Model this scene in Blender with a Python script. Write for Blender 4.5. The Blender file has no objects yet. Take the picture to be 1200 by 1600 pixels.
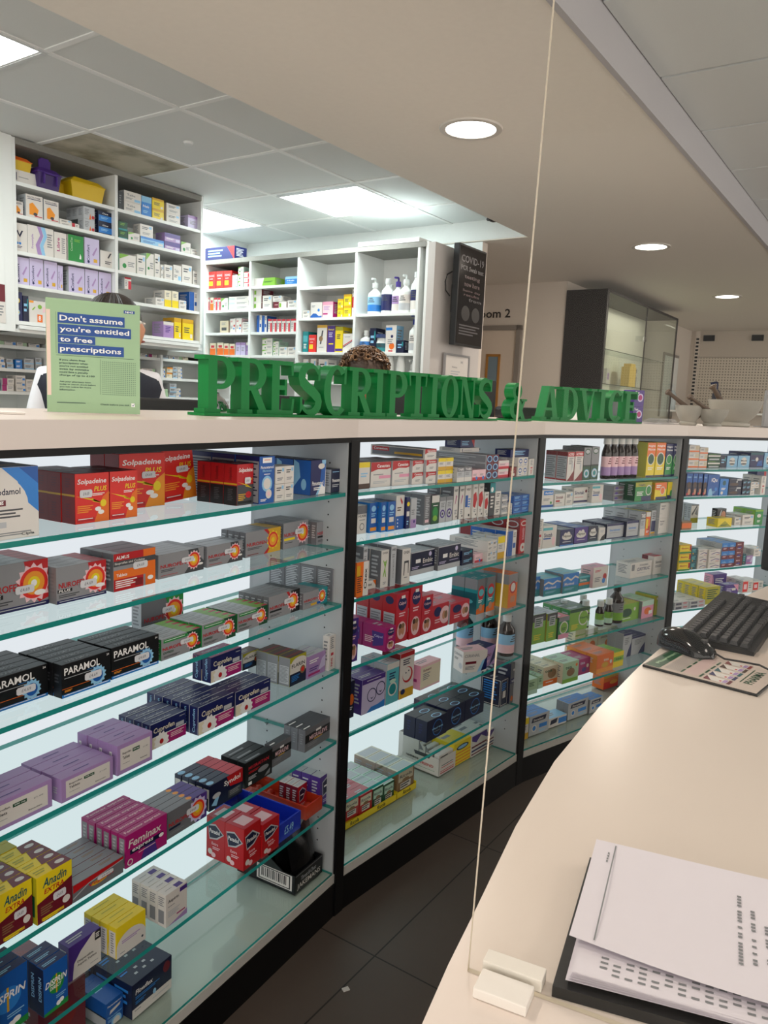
import bpy, bmesh, math, random
from mathutils import Vector, Matrix
random.seed(7)
sc = bpy.context.scene
COL = sc.collection
R_ = math.radians

# ------------------------------------------------------------------ camera
EYE = 1.35
pitch, roll = R_(8.15), R_(2.5)
fwd = Vector((0, math.cos(pitch), -math.sin(pitch)))
r0, u0 = Vector((1, 0, 0)), Vector((0, math.sin(pitch), math.cos(pitch)))
right = r0 * math.cos(roll) + u0 * math.sin(roll)
up = u0 * math.cos(roll) - r0 * math.sin(roll)
cam = bpy.data.cameras.new('camera')
co = bpy.data.objects.new('camera', cam)
COL.objects.link(co)
co.matrix_world = Matrix(((right.x, up.x, -fwd.x, 0), (right.y, up.y, -fwd.y, 0), (right.z, up.z, -fwd.z, EYE), (0, 0, 0, 1)))
cam.sensor_fit = 'VERTICAL'
cam.sensor_height = 24.0
cam.lens = 24.0 * 1222 / 1600
cam.clip_start = 0.02
sc.camera = co

# room axes: s runs down the room, t across it
TH = R_(34)
def W(s, t, z=0.0):
    return Vector((s * math.sin(TH) + t * math.cos(TH), s * math.cos(TH) - t * math.sin(TH), z))
ROOMROT = math.pi / 2 - TH          # z rotation that maps local x to s

# ------------------------------------------------------------------ world, exposure
world = bpy.data.worlds.new('world')
sc.world = world
world.use_nodes = True
bg = world.node_tree.nodes['Background']
bg.inputs[0].default_value = (1.0, 0.94, 0.87, 1)
bg.inputs[1].default_value = 1.95
sc.view_settings.view_transform = 'Standard'
sc.view_settings.look = 'None'
sc.view_settings.gamma = 1.0
sc.view_settings.exposure = 0.12
sc.view_settings.use_curve_mapping = False

def area_light(name, loc, rot, sx, sy, power, color, shape='RECTANGLE', spread=180):
    l = bpy.data.lights.new(name, 'AREA')
    l.shape = shape; l.size = sx; l.size_y = sy; l.energy = power; l.color = color; l.spread = R_(spread)
    o = bpy.data.objects.new(name, l)
    COL.objects.link(o)
    o.location = loc; o.rotation_euler = rot
    return o
COOL = (0.88, 1.0, 0.98); WARM = (1.0, 0.89, 0.79)
PANELS = [(1.44, -2.97), (3.875, -2.98), (3.875, -4.19)]      # lit ceiling tiles over the dispensary
for i, (s, t) in enumerate(PANELS):
    area_light('ceiling_panel_lamp', W(s, t, 2.485), (0, 0, ROOMROT), 0.56, 0.56, [11, 11, 8][i], COOL)
DOWNS = [(0.35, -1.535), (2.75, -1.535), (5.153, -1.535), (7.516, -1.535)]
for s, t in DOWNS:
    area_light('downlight_lamp', W(s, t, 2.368), (0, 0, 0), 0.19, 0.19, 13, (1.0, 0.88, 0.76), 'DISK')
for s, t in [(-0.6, 0.3), (1.8, 1.5), (4.5, 1.2), (7.6, 0.8)]:                 # ceiling panels of the shop behind and beside the camera
    area_light('shop_panel_lamp', W(s, t, 2.485), (0, 0, ROOMROT), 0.56, 0.56, 10, WARM)

# ------------------------------------------------------------------ materials
def lin(h):
    h = h.lstrip('#')
    out = []
    for i in (0, 2, 4):
        c = int(h[i:i + 2], 16) / 255
        out.append(c / 12.92 if c <= 0.04045 else ((c + 0.055) / 1.055) ** 2.4)
    return (*out, 1.0)
PAL = dict(white='f2f0ee', offwh='ddd8d2', cream='e6ddc4', beige='cdbfa4', silver='8f8f93', dsilver='6c6d72', lgrey='b9bcc0', grey='85878b', dgrey='44464a',
           black='0f1013', red='b9151d', dred='7c0f16', bred='e02a22', orange='e86f1c', yellow='eed31e', gold='d6a520', olive='a9a41c', green='1f8a3c', dgreen='0e4a2b',
           lgreen='7fb43a', pgreen='a9c8a2', mint='bfe0cc', teal='128a90', dteal='0c5560', lteal='58b7c2', blue='1557a8', bblue='2b7fd0', lblue='8ec3e6', navy='171f58',
           dnavy='0e1638', purple='4a2d84', lilac='a888bd', lav='c9bfe0', mag='a8186e', pink='e59ab4', lpink='efc7cd', crimson='c4283a', brown='4a3226', wood='8a6a48',
           maroon='6a1526', skin='c58b6c', amber='f0982a')
MATS = {}
def mat(c, rough=0.42, metal=0.0, name=None, noise=0.0, spec=0.5, bump=0.0, nscale=60.0):
    key = (c, rough, metal, noise, bump, nscale)
    if key in MATS: return MATS[key]
    m = bpy.data.materials.new(name or ('card_' + str(c)))
    m.use_nodes = True
    nt = m.node_tree
    b = nt.nodes['Principled BSDF']
    col = lin(PAL.get(c, c))
    b.inputs['Base Color'].default_value = col
    b.inputs['Metallic'].default_value = metal
    b.inputs['Roughness'].default_value = rough
    b.inputs['Specular IOR Level'].default_value = spec
    if noise or bump:
        tc = nt.nodes.new('ShaderNodeTexCoord')
        n = nt.nodes.new('ShaderNodeTexNoise'); n.inputs['Scale'].default_value = nscale; n.inputs['Detail'].default_value = 6
        nt.links.new(tc.outputs['Object'], n.inputs['Vector'])
        if noise:
            mx = nt.nodes.new('ShaderNodeMix'); mx.data_type = 'RGBA'
            mx.inputs[6].default_value = tuple(x * (1 - noise) for x in col[:3]) + (1,)
            mx.inputs[7].default_value = tuple(min(1, x * (1 + noise)) for x in col[:3]) + (1,)
            nt.links.new(n.outputs['Fac'], mx.inputs[0]); nt.links.new(mx.outputs[2], b.inputs['Base Color'])
        if bump:
            bp = nt.nodes.new('ShaderNodeBump'); bp.inputs['Strength'].default_value = bump; bp.inputs['Distance'].default_value = 0.002
            nt.links.new(n.outputs['Fac'], bp.inputs['Height']); nt.links.new(bp.outputs['Normal'], b.inputs['Normal'])
    MATS[key] = m
    return m
def card(c): return mat(c, 0.38)
def emis(name, col, strength):
    m = bpy.data.materials.new(name); m.use_nodes = True
    nt = m.node_tree; nt.nodes.clear()
    o = nt.nodes.new('ShaderNodeOutputMaterial'); e = nt.nodes.new('ShaderNodeEmission')
    e.inputs[0].default_value = (*col, 1); e.inputs[1].default_value = strength
    nt.links.new(e.outputs[0], o.inputs[0])
    return m
def glassmat(name, tint, gloss=1.0, haze=0.0, rough=0.01):
    m = bpy.data.materials.new(name); m.use_nodes = True
    nt = m.node_tree; nt.nodes.clear()
    o = nt.nodes.new('ShaderNodeOutputMaterial')
    t = nt.nodes.new('ShaderNodeBsdfTransparent'); t.inputs[0].default_value = (*tint, 1)
    g = nt.nodes.new('ShaderNodeBsdfGlossy'); g.inputs['Roughness'].default_value = rough
    f = nt.nodes.new('ShaderNodeFresnel'); f.inputs[0].default_value = 1.45
    mu = nt.nodes.new('ShaderNodeMath'); mu.operation = 'MULTIPLY'; mu.inputs[1].default_value = gloss; mu.use_clamp = True
    mx = nt.nodes.new('ShaderNodeMixShader')
    ge = nt.nodes.new('ShaderNodeNewGeometry'); inv = nt.nodes.new('ShaderNodeMath'); inv.operation = 'SUBTRACT'; inv.inputs[0].default_value = 1.0
    m3 = nt.nodes.new('ShaderNodeMath'); m3.operation = 'MULTIPLY'
    nt.links.new(ge.outputs['Backfacing'], inv.inputs[1]); nt.links.new(f.outputs[0], m3.inputs[0]); nt.links.new(inv.outputs[0], m3.inputs[1])
    nt.links.new(m3.outputs[0], mu.inputs[0]); nt.links.new(mu.outputs[0], mx.inputs[0])
    nt.links.new(t.outputs[0], mx.inputs[1]); nt.links.new(g.outputs[0], mx.inputs[2])
    last = mx
    if haze:
        d = nt.nodes.new('ShaderNodeBsdfDiffuse'); d.inputs[0].default_value = (.8, .8, .8, 1)
        m2 = nt.nodes.new('ShaderNodeMixShader'); m2.inputs[0].default_value = haze
        nt.links.new(mx.outputs[0], m2.inputs[1]); nt.links.new(d.outputs[0], m2.inputs[2]); last = m2
    nt.links.new(last.outputs[0], o.inputs[0])
    return m
M_WALL = mat('d9cfc4', 0.8, 0, 'warm_wall_paint', 0.03, bump=0.15, nscale=90)
M_COOLWALL = mat('e4e8e6', 0.8, 0, 'white_wall_paint', 0.02, bump=0.15, nscale=90)
M_PLASTER = mat('ece6dc', 0.85, 0, 'soffit_plaster_paint', 0.03, bump=0.12, nscale=40)
M_LAM = mat('d8ccc4', 0.3, 0, 'counter_laminate', 0.02, nscale=8)
M_DESK = mat('e6d9cf', 0.25, 0, 'desk_laminate', 0.025, nscale=6)
M_WHITE = mat('e9ecea', 0.4, 0, 'white_melamine', 0.015, nscale=12)
M_BLACK = mat('0d0d0f', 0.4, 0, 'black_laminate', 0.1, nscale=20, spec=.2)
M_SIDE = mat('b4b8ba', 0.4, 0, 'shaded_white_side_panel', 0.02, nscale=12)  # white panels with shade put into the colour, as sides get less light
def edge_mat():
    m = bpy.data.materials.new('green_glass_edge'); m.use_nodes = True
    nt = m.node_tree; nt.nodes.clear()
    o = nt.nodes.new('ShaderNodeOutputMaterial'); t = nt.nodes.new('ShaderNodeBsdfTranslucent'); t.inputs[0].default_value = lin('2fa79c')
    p = nt.nodes.new('ShaderNodeBsdfPrincipled'); p.inputs['Base Color'].default_value = lin('2a9c92'); p.inputs['Roughness'].default_value = .15
    mx = nt.nodes.new('ShaderNodeMixShader'); mx.inputs[0].default_value = .5
    nt.links.new(t.outputs[0], mx.inputs[1]); nt.links.new(p.outputs[0], mx.inputs[2]); nt.links.new(mx.outputs[0], o.inputs[0]); return m
M_EDGE = edge_mat()
M_GLASS = glassmat('shelf_glass', (0.93, 0.985, 0.97))
M_CLEAR = glassmat('clear_acrylic', (0.985, 0.985, 0.975), 0.25, 0.001)
M_CABGLASS = glassmat('cabinet_glass', (0.93, 0.96, 0.93), 1.2, 0.01)
M_GREEN = mat('077837', 0.38, 0, 'green_sign_gloss', spec=.22)
M_DARKPL = mat('0d0e10', 0.4, 0, 'black_plastic', 0.1, bump=0.1, nscale=300)
M_HOLE = mat('15161a', 0.8, 0, 'pin_hole_dark')

def tile_mat(name, base, line, size, off, lw, rough, rot=0.0, spot=0.0):
    m = bpy.data.materials.new(name); m.use_nodes = True
    nt = m.node_tree; b = nt.nodes['Principled BSDF']; b.inputs['Roughness'].default_value = rough
    tc = nt.nodes.new('ShaderNodeTexCoord')
    sep = nt.nodes.new('ShaderNodeSeparateXYZ'); nt.links.new(tc.outputs['Object'], sep.inputs[0])
    facs = []
    for ax, o in ((0, off[0]), (1, off[1])):
        a = nt.nodes.new('ShaderNodeMath'); a.operation = 'SUBTRACT'; a.inputs[1].default_value = o - lw / 2
        nt.links.new(sep.outputs[ax], a.inputs[0])
        md = nt.nodes.new('ShaderNodeMath'); md.operation = 'FLOORED_MODULO'; md.inputs[1].default_value = size
        nt.links.new(a.outputs[0], md.inputs[0])
        lt = nt.nodes.new('ShaderNodeMath'); lt.operation = 'LESS_THAN'; lt.inputs[1].default_value = lw
        nt.links.new(md.outputs[0], lt.inputs[0]); facs.append(lt)
    mxm = nt.nodes.new('ShaderNodeMath'); mxm.operation = 'MAXIMUM'
    nt.links.new(facs[0].outputs[0], mxm.inputs[0]); nt.links.new(facs[1].outputs[0], mxm.inputs[1])
    n = nt.nodes.new('ShaderNodeTexNoise'); n.inputs['Scale'].default_value = 3.0; n.inputs['Detail'].default_value = 9; n.inputs['Roughness'].default_value = .7
    nt.links.new(tc.outputs['Object'], n.inputs['Vector'])
    c1 = nt.nodes.new('ShaderNodeMix'); c1.data_type = 'RGBA'
    bc = lin(base); c1.inputs[6].default_value = tuple(x * (1 - spot) for x in bc[:3]) + (1,); c1.inputs[7].default_value = tuple(min(1, x * (1 + spot)) for x in bc[:3]) + (1,)
    nt.links.new(n.outputs['Fac'], c1.inputs[0])
    c2 = nt.nodes.new('ShaderNodeMix'); c2.data_type = 'RGBA'; c2.inputs[7].default_value = lin(line)
    nt.links.new(mxm.outputs[0], c2.inputs[0]); nt.links.new(c1.outputs[2], c2.inputs[6])
    nt.links.new(c2.outputs[2], b.inputs['Base Color'])
    return m

# ------------------------------------------------------------------ mesh helpers
class MB:
    def __init__(s): s.v = []; s.f = []; s.m = []; s.mats = []
    def mi(s, m):
        if m not in s.mats: s.mats.append(m)
        return s.mats.index(m)
    def add(s, vs, fs, m):
        o = len(s.v); s.v += [tuple(v) for v in vs]; k = s.mi(m)
        for f in fs: s.f.append(tuple(o + i for i in f)); s.m.append(k)
        return s
    def box(s, x0, y0, z0, x1, y1, z1, m, mats=None, ch=0.0):
        if ch:
            bm = bmesh.new(); bmesh.ops.create_cube(bm, size=1)
            for v in bm.verts: v.co = Vector(((x0 + x1) / 2 + v.co.x * (x1 - x0), (y0 + y1) / 2 + v.co.y * (y1 - y0), (z0 + z1) / 2 + v.co.z * (z1 - z0)))
            bmesh.ops.bevel(bm, geom=list(bm.edges), offset=ch, segments=2, affect='EDGES', profile=.6)
            bm.verts.ensure_lookup_table()
            vs = [v.co.copy() for v in bm.verts]; fs = [[v.index for v in f.verts] for f in bm.faces]
            bm.free(); return s.add(vs, fs, m)
        vs = [(x0, y0, z0), (x1, y0, z0), (x1, y1, z0), (x0, y1, z0), (x0, y0, z1), (x1, y0, z1), (x1, y1, z1), (x0, y1, z1)]
        F = dict(b=(0, 3, 2, 1), t=(4, 5, 6, 7), f=(0, 1, 5, 4), r=(1, 2, 6, 5), k=(2, 3, 7, 6), l=(3, 0, 4, 7))
        for k, f in F.items(): s.add(vs, [f], (mats or {}).get(k, m))
        return s
    def prism(s, poly, z0, z1, m, top=None, side=None):
        n = len(poly)
        vs = [(x, y, z0) for x, y in poly] + [(x, y, z1) for x, y in poly]
        s.add(vs, [tuple(range(n - 1, -1, -1)), tuple(range(n, 2 * n))], top or m)
        s.add(vs, [(i, (i + 1) % n, n + (i + 1) % n, n + i) for i in range(n)], side or m)
        return s
    def lathe(s, prof, m, n=28, cx=0, cy=0, cap=True):
        vs = []; fs = []
        for r, z in prof:
            for k in range(n):
                a = 2 * math.pi * k / n; vs.append((cx + r * math.cos(a), cy + r * math.sin(a), z))
        for i in range(len(prof) - 1):
            for k in range(n): fs.append((i * n + k, i * n + (k + 1) % n, (i + 1) * n + (k + 1) % n, (i + 1) * n + k))
        if cap: fs.append(tuple(range(n - 1, -1, -1))); fs.append(tuple((len(prof) - 1) * n + k for k in range(n)))
        return s.add(vs, fs, m)
    def tube(s, pts, r, m, n=10):
        pts = [Vector(p) for p in pts]; vs = []; fs = []
        rr = r if isinstance(r, (list, tuple)) else [r] * len(pts)
        for i, p in enumerate(pts):
            d = (pts[min(i + 1, len(pts) - 1)] - pts[max(i - 1, 0)]).normalized()
            a = d.cross(Vector((0, 0, 1)) if abs(d.z) < .9 else Vector((1, 0, 0))).normalized(); b = d.cross(a)
            for k in range(n):
                t = 2 * math.pi * k / n; vs.append(p + (a * math.cos(t) + b * math.sin(t)) * rr[i])
        for i in range(len(pts) - 1):
            for k in range(n): fs.append((i * n + k, i * n + (k + 1) % n, (i + 1) * n + (k + 1) % n, (i + 1) * n + k))
        fs.append(tuple(range(n))); fs.append(tuple((len(pts) - 1) * n + k for k in range(n)))
        return s.add(vs, fs, m)
    def ball(s, c, rx, ry, rz, m, n=16):
        vs = []; fs = []
        for i in range(n // 2 + 1):
            p = math.pi * i / (n // 2)
            for k in range(n):
                a = 2 * math.pi * k / n; vs.append((c[0] + rx * math.sin(p) * math.cos(a), c[1] + ry * math.sin(p) * math.sin(a), c[2] - rz * math.cos(p)))
        for i in range(n // 2):
            for k in range(n): fs.append((i * n + k, i * n + (k + 1) % n, (i + 1) * n + (k + 1) % n, (i + 1) * n + k))
        return s.add(vs, fs, m)
    def mesh(s, name, smooth=False):
        me = bpy.data.meshes.new(name)
        me.from_pydata(s.v, [], s.f)
        for m in s.mats: me.materials.append(m)
        me.polygons.foreach_set('material_index', s.m)
        bm = bmesh.new(); bm.from_mesh(me)
        bmesh.ops.remove_doubles(bm, verts=bm.verts, dist=1e-6) if smooth else None
        if smooth: bmesh.ops.recalc_face_normals(bm, faces=bm.faces)
        bm.to_mesh(me); bm.free()
        if smooth:
            me.polygons.foreach_set('use_smooth', [True] * len(me.polygons))
            try: me.set_sharp_from_angle(angle=R_(40))
            except Exception: pass
        me.update()
        return me
    def build(s, name, parent=None, loc=None, rz=0.0, smooth=False, kind=None):
        o = bpy.data.objects.new(name, s.mesh(name, smooth))
        COL.objects.link(o)
        if parent: o.parent = parent
        if loc is not None: o.location = loc
        o.rotation_euler = (0, 0, rz)
        if kind: o['kind'] = kind
        return o
def tag(o, label, cat, group=None):
    o['label'] = label; o['category'] = cat
    if group: o['group'] = group
    return o
def empty(name, loc, rz, label, cat, group=None):
    o = bpy.data.objects.new(name, None); COL.objects.link(o)
    o.location = loc; o.rotation_euler = (0, 0, rz); o.empty_display_size = .05
    return tag(o, label, cat, group)

# ------------------------------------------------------------------ flat graphics on box faces
TXT = {}
def text_shape(s):
    """flat outline of a word, scaled into a unit box"""
    if s in TXT: return TXT[s]
    cu = bpy.data.curves.new('word', 'FONT'); cu.body = s; cu.size = 1; cu.offset = 0.018; cu.resolution_u = 2; cu.fill_mode = 'FRONT'
    o = bpy.data.objects.new('word', cu); COL.objects.link(o)
    dg = bpy.context.evaluated_depsgraph_get(); dg.update()
    me = bpy.data.meshes.new_from_object(o.evaluated_get(dg))
    vs = [(v.co.x, v.co.y) for v in me.vertices]; fs = [tuple(p.vertices) for p in me.polygons]
    bpy.data.objects.remove(o); bpy.data.meshes.remove(me); bpy.data.curves.remove(cu)
    x0 = min(v[0] for v in vs); x1 = max(v[0] for v in vs); y0 = min(v[1] for v in vs); y1 = max(v[1] for v in vs)
    TXT[s] = ([((x - x0) / (x1 - x0), (y - y0) / (y1 - y0)) for x, y in vs], fs, (x1 - x0) / (y1 - y0))
    return TXT[s]
def graphics(mb, spec, W_, H_, to3, step=0.00005, mf=card):
    """draws the element list spec on a W_ x H_ face; to3(x, y, off) gives the 3D point"""
    if not spec: return
    lv = 1
    for el in spec.split(';'):
        if not el: continue
        c, a = el[0], el[1:].split(',')
        off = 0.0002 + lv * step; lv += 1
        def put(pts, fs, col): mb.add([to3(min(max(x, .004), .996) * W_, min(max(y, .004), .996) * H_, off) for x, y in pts], fs, mf(col))
        if c == 'R':
            x0, y0, x1, y1 = map(float, a[:4]); put([(x0, y0), (x1, y0), (x1, y1), (x0, y1)], [(0, 1, 2, 3)], a[4])
        elif c == 'P':
            p = list(map(float, a[1:])); pts = list(zip(p[::2], p[1::2])); put(pts, [tuple(range(len(pts)))], a[0])
        elif c in 'CE':
            cx, cy = float(a[0]), float(a[1])
            if c == 'C': r = float(a[2]) * min(W_, H_); rx, ry, col = r / W_, r / H_, a[3]
            else: rx, ry, col = float(a[2]), float(a[3]), a[4]
            n = 24; put([(cx + rx * math.cos(2 * math.pi * k / n), cy + ry * math.sin(2 * math.pi * k / n)) for k in range(n)], [tuple(range(n))], col)
        elif c == 'X':
            cx, cy, r = float(a[0]), float(a[1]), float(a[2]) * min(W_, H_); n = int(a[4]) * 2
            put([(cx, cy)] + [(cx + (r if k % 2 else r * .8) / W_ * math.cos(2 * math.pi * k / n), cy + (r if k % 2 else r * .8) / H_ * math.sin(2 * math.pi * k / n)) for k in range(n)],
                [(0, 1 + k, 1 + (k + 1) % n) for k in range(n)], a[3])
        elif c == 'B':
            x, y, w, n, h = float(a[0]), float(a[1]), float(a[2]), int(a[3]), float(a[4])
            vs = []; fs = []
            for i in range(n):
                yy = y - i * h / n; ww = w * (1.0, .82, .93, .7, .88)[i % 5]; hh = h / n * .5; b = len(vs)
                vs += [(x, yy - hh), (x + ww, yy - hh), (x + ww, yy), (x, yy)]; fs.append((b, b + 1, b + 2, b + 3))
            put(vs, fs, a[5])
        elif c in 'TI':
            x, y, w, h = map(float, a[:4]); vs, fs, asp = text_shape(a[5])
            sl = 0.18 * h * H_ / W_ if c == 'I' else 0
            put([(x + px * w + sl * py, y + py * h) for px, py in vs], fs, a[4])
        elif c == 'V':   # word running upwards along the face
            x, y, w, h = map(float, a[:4]); vs, fs, asp = text_shape(a[5])
            put([(x + (1 - py) * w, y + px * h) for px, py in vs], [f for f in fs], a[4])

KINDS = {}
def K(name, base, desc, F='', S=None, T=None, side=None, top=None, nm='medicine_box', stick=False):
    KINDS[name] = dict(base=base, desc=desc, F=F, S=S, T=T, side=side or base, top=top or base, nm=nm, stick=stick)
def box_mesh(kind, w, h, d, nm):
    k = KINDS[kind]
    mb = MB()
    b = min(.0007, w * .05)
    mb.box(0, 0, 0, w, d, h, card(k['base']), ch=b)
    # printed panels: side and top colour
    fx = lambda x, y, o: (x, -o, y)
    lx = lambda x, y, o: (-o, d - x, y)
    rx = lambda x, y, o: (w + o, x, y)
    tx = lambda x, y, o: (x, y, h + o)
    if k['side'] != k['base']:
        graphics(mb, 'R0.01,0.01,0.99,0.99,' + k['side'], d, h, lx, 0); graphics(mb, 'R0.01,0.01,0.99,0.99,' + k['side'], d, h, rx, 0)
    if k['top'] != k['base']:
        graphics(mb, 'R0.01,0.01,0.99,0.99,' + k['top'], w, d, tx, 0)
    graphics(mb, k['F'], w, h, fx)
    dark = k['side'] in ('navy', 'dnavy', 'black', 'blue', 'red', 'dred', 'purple', 'dgreen', 'green', 'mag', 'maroon', 'teal', 'dteal', 'crimson', 'dsilver', 'brown')
    S = k['S'] if k['S'] is not None else 'B.15,.85,.6,6,.6,' + ('lgrey' if dark else 'grey')
    graphics(mb, S, d, h, lx); graphics(mb, S, d, h, rx)
    T = k['T'] if k['T'] is not None else 'B.1,.65,.5,2,.4,' + ('lgrey' if dark else 'grey')
    graphics(mb, T, w, d, tx)
    return mb.mesh(nm)
# ------------------------------------------------------------------ carton designs (front, side and top printing)
BURST = 'X.77,.52,.43,lpink,14;C.77,.52,.33,bred;C.77,.52,.25,amber;C.77,.52,.14,yellow;C.77,.52,.07,white;'
K('codamol', 'offwh', 'white tablet box with blue corner', 'P bblue,0.45,1,1,1,1,.35,.8,.52,.68,.8;P blue,.7,1,1,1,1,.75;E.42,.45,.42,.42,offwh;T.3,.62,.42,.09,dnavy,Codamol;R.25,.47,.5,.55,maroon;T.3,.49,.17,.05,white,mg;B.15,.42,.6,3,.14,dgrey;R.1,.17,.5,.25,lgrey;B.12,.1,.75,2,.06,grey;T.72,.03,.2,.05,dgrey,Cipla'.replace('P ', 'P'), side='offwh', top='offwh', T='R.0,.0,1,.25,bblue')
SOLF = 'R.0,.0,1,1,bred;P%s,.55,0,1,0,1,.62,.8,.5;I.06,.76,.84,.13,white,Solpadeine;I.55,.63,.36,.1,yellow,PLUS;B.5,.59,.36,2,.06,white;Pyellow,.02,.56,.55,.44,.48,.5,.86,.36,.5,.43,.56,.47;C.82,.38,.09,yellow;E.66,.27,.09,.045,white;E.75,.2,.09,.045,white;B.06,.36,.45,4,.16,amber;R.05,.04,.55,.11,red;B.08,.1,.42,1,.03,white'
K('solp', 'red', 'red painkiller box with yellow lightning', SOLF % 'orange', 'R0,.55,1,.59,gold;B.3,.9,.4,4,.2,maroon;B.3,.4,.35,6,.3,maroon', side='dred', top='dred', stick=True)
K('solp2', 'red', 'red painkiller box with orange glow', SOLF % 'orange', 'R0,.55,1,.59,gold', side='dred', top='dred')
K('solpt', 'red', 'taller red soluble tablet box', SOLF % 'amber', 'R0,.55,1,.59,gold', side='dred', top='dred', stick=True)
K('paraeff', 'blue', 'tall blue effervescent tablet box', 'R.2,.86,.8,.97,white;B.3,.93,.4,1,.03,orange;T.08,.74,.84,.06,white,Paracetamol;T.2,.67,.6,.05,lblue,Effervescent;B.3,.63,.4,1,.03,white;C.5,.42,.34,lblue;C.5,.42,.24,offwh;C.62,.2,.2,offwh;C.62,.2,.1,lpink;B.08,.1,.4,2,.06,white', 'R.03,.03,.97,.9,silver;B.08,.86,.84,14,.78,dnavy;R0,.93,1,1,navy', side='navy', top='dgrey', T='R0,0,1,.12,navy')
K('solmax', 'red', 'red and black painkiller box', 'R0,0,1,.5,dgrey;I.08,.78,.84,.13,white,Solpadeine;I.66,.6,.26,.07,yellow,Max;Pyellow,.02,.58,.55,.48,.5,.53,.92,.4,.5,.46,.55,.5;E.7,.25,.18,.08,red;B.08,.28,.45,4,.18,gold;R.04,.04,.9,.1,black', 'R0,0,1,.48,black;R0,.5,1,.54,gold;V.35,.6,.3,.32,dred,Solpadeine;B.3,.4,.4,7,.3,dgrey', side='red', top='maroon', stick=True)
K('parablue', 'navy', 'blue tablet box with white crescent', 'Plblue,.35,0,.75,0,1,.45,1,1,.72,1,.86,.5;Pwhite,.5,0,1,0,1,.9,.9,.5;Pblue,.62,.35,.95,.2,1,.9,.7,.75;E.7,.82,.22,.08,offwh;T.1,.28,.75,.12,white,Paracetamol;B.2,.22,.5,2,.1,white', 'Plblue,0,.2,.4,.5,.3,.9,0,1;E.6,.3,.15,.16,lblue', side='blue', top='navy')
K('paradk', 'dnavy', 'small dark navy tablet box', 'T.1,.45,.75,.14,white,Paracetamol;E.85,.7,.1,.16,lblue;B.1,.9,.5,1,.06,lblue;B.1,.35,.5,2,.14,lgrey', side='lgrey', top='dnavy')
N1 = 'T.04,.42,.55,.15,red,NUROFEN;'
K('nurplus', 'silver', 'silver box with red starburst end', 'Pred,.62,1,1,1,1,.16,.85,.1,.72,.3;' + BURST + 'R.02,.3,.3,.39,black;I.04,.31,.22,.07,white,PLUS;' + N1 + 'E.86,.3,.09,.06,white;B.04,.24,.4,2,.1,dgrey;R0,0,1,.1,navy;B.05,.07,.9,1,.04,lgrey', side='silver', top='lgrey', T='R.7,0,1,1,red;B.1,.8,.4,3,.5,grey', stick=True)
K('almus', 'silver', 'grey and red ibuprofen codeine box', 'R.0,.8,1,1,red;R.7,.8,1,1,orange;R0,.66,1,.8,dgrey;R0,0,.7,.32,red;R0,.32,.75,.56,orange;R.75,0,1,.66,orange;T.06,.84,.3,.09,white,ALMUS;T.03,.69,.7,.08,offwh,Ibuprofen and Codeine;T.06,.38,.25,.08,white,Tablets;B.04,.28,.5,4,.22,white;R.5,.06,.68,.25,dred;E.87,.2,.07,.06,white', side='dsilver', top='maroon', T='R0,0,.15,1,silver', stick=True)
CAP = 'Pdgrey,.64,1,.86,1,.92,.6,1,.4,1,0,.55,0,.7,.4;' + BURST
K('nurcap', 'silver', 'slim silver box with black rays', CAP + N1 + 'B.05,.36,.3,2,.12,dgrey;E.92,.3,.06,.05,white;B.05,.13,.35,1,.04,red', side='silver', top='lgrey', T='R.8,0,.98,1,silver', stick=True)
K('nurgold', 'silver', 'silver box with gold end', 'Pgold,.6,1,1,1,1,0,.55,0,.68,.4;Pred,.5,1,.6,1,.74,.7,.7,.66;Pred,.5,0,.6,0,.74,.36,.7,.34;X.77,.52,.4,yellow,10;C.77,.52,.32,bred;C.77,.52,.24,amber;C.77,.52,.1,yellow;T.03,.42,.55,.14,red,NUROFEN;B.05,.36,.4,2,.1,dgrey;B.05,.1,.3,1,.05,dred', side='dsilver', top='silver', T='R.72,0,1,1,gold')
K('nurmig', 'silver', 'silver box with yellow strip', 'Pdsilver,.6,0,.75,.4,.9,0;' + BURST + 'T.03,.46,.55,.14,red,NUROFEN;R.03,.32,.45,.41,yellow;B.06,.24,.3,1,.05,dgrey', side='dsilver', top='silver', T='B.1,.8,.4,2,.3,grey', stick=True)
K('nurblk', 'silver', 'silver box with black end', 'Pblack,.7,1,1,1,1,0,.7,0,.8,.5;Pred,.55,1,.63,1,.75,.62,.72,.55;' + BURST + 'T.03,.42,.55,.14,red,NUROFEN;R.03,.3,.4,.38,black;E.9,.3,.06,.05,white;B.05,.2,.35,2,.1,dgrey', side='dsilver', top='silver', T='R.8,0,1,1,dgrey', stick=True)
K('nurgs', 'dsilver', 'lone silver and green box', 'Pgreen,.55,1,1,1,1,.3,.85,.2,.72,.45;' + BURST + 'T.06,.36,.55,.13,red,NUROFEN;T.08,.22,.3,.08,dgreen,EXPRESS', side='lgrey', top='dgrey', stick=True)
K('nurgreen', 'silver', 'slim silver and green box', 'Pdgreen,.62,1,1,1,1,0,.7,0,.8,.5;R.05,.8,.65,.95,green;B.08,.9,.5,1,.05,white;' + BURST + 'T.03,.44,.55,.15,red,NUROFEN;I.04,.28,.25,.1,dgreen,EXPRESS;E.93,.28,.05,.07,crimson;B.05,.18,.4,2,.1,dgrey', side='green', top='lgrey', T='R.62,0,1,1,lgreen;R.82,0,1,.5,crimson;B.1,.7,.4,2,.4,grey', stick=True)
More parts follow.
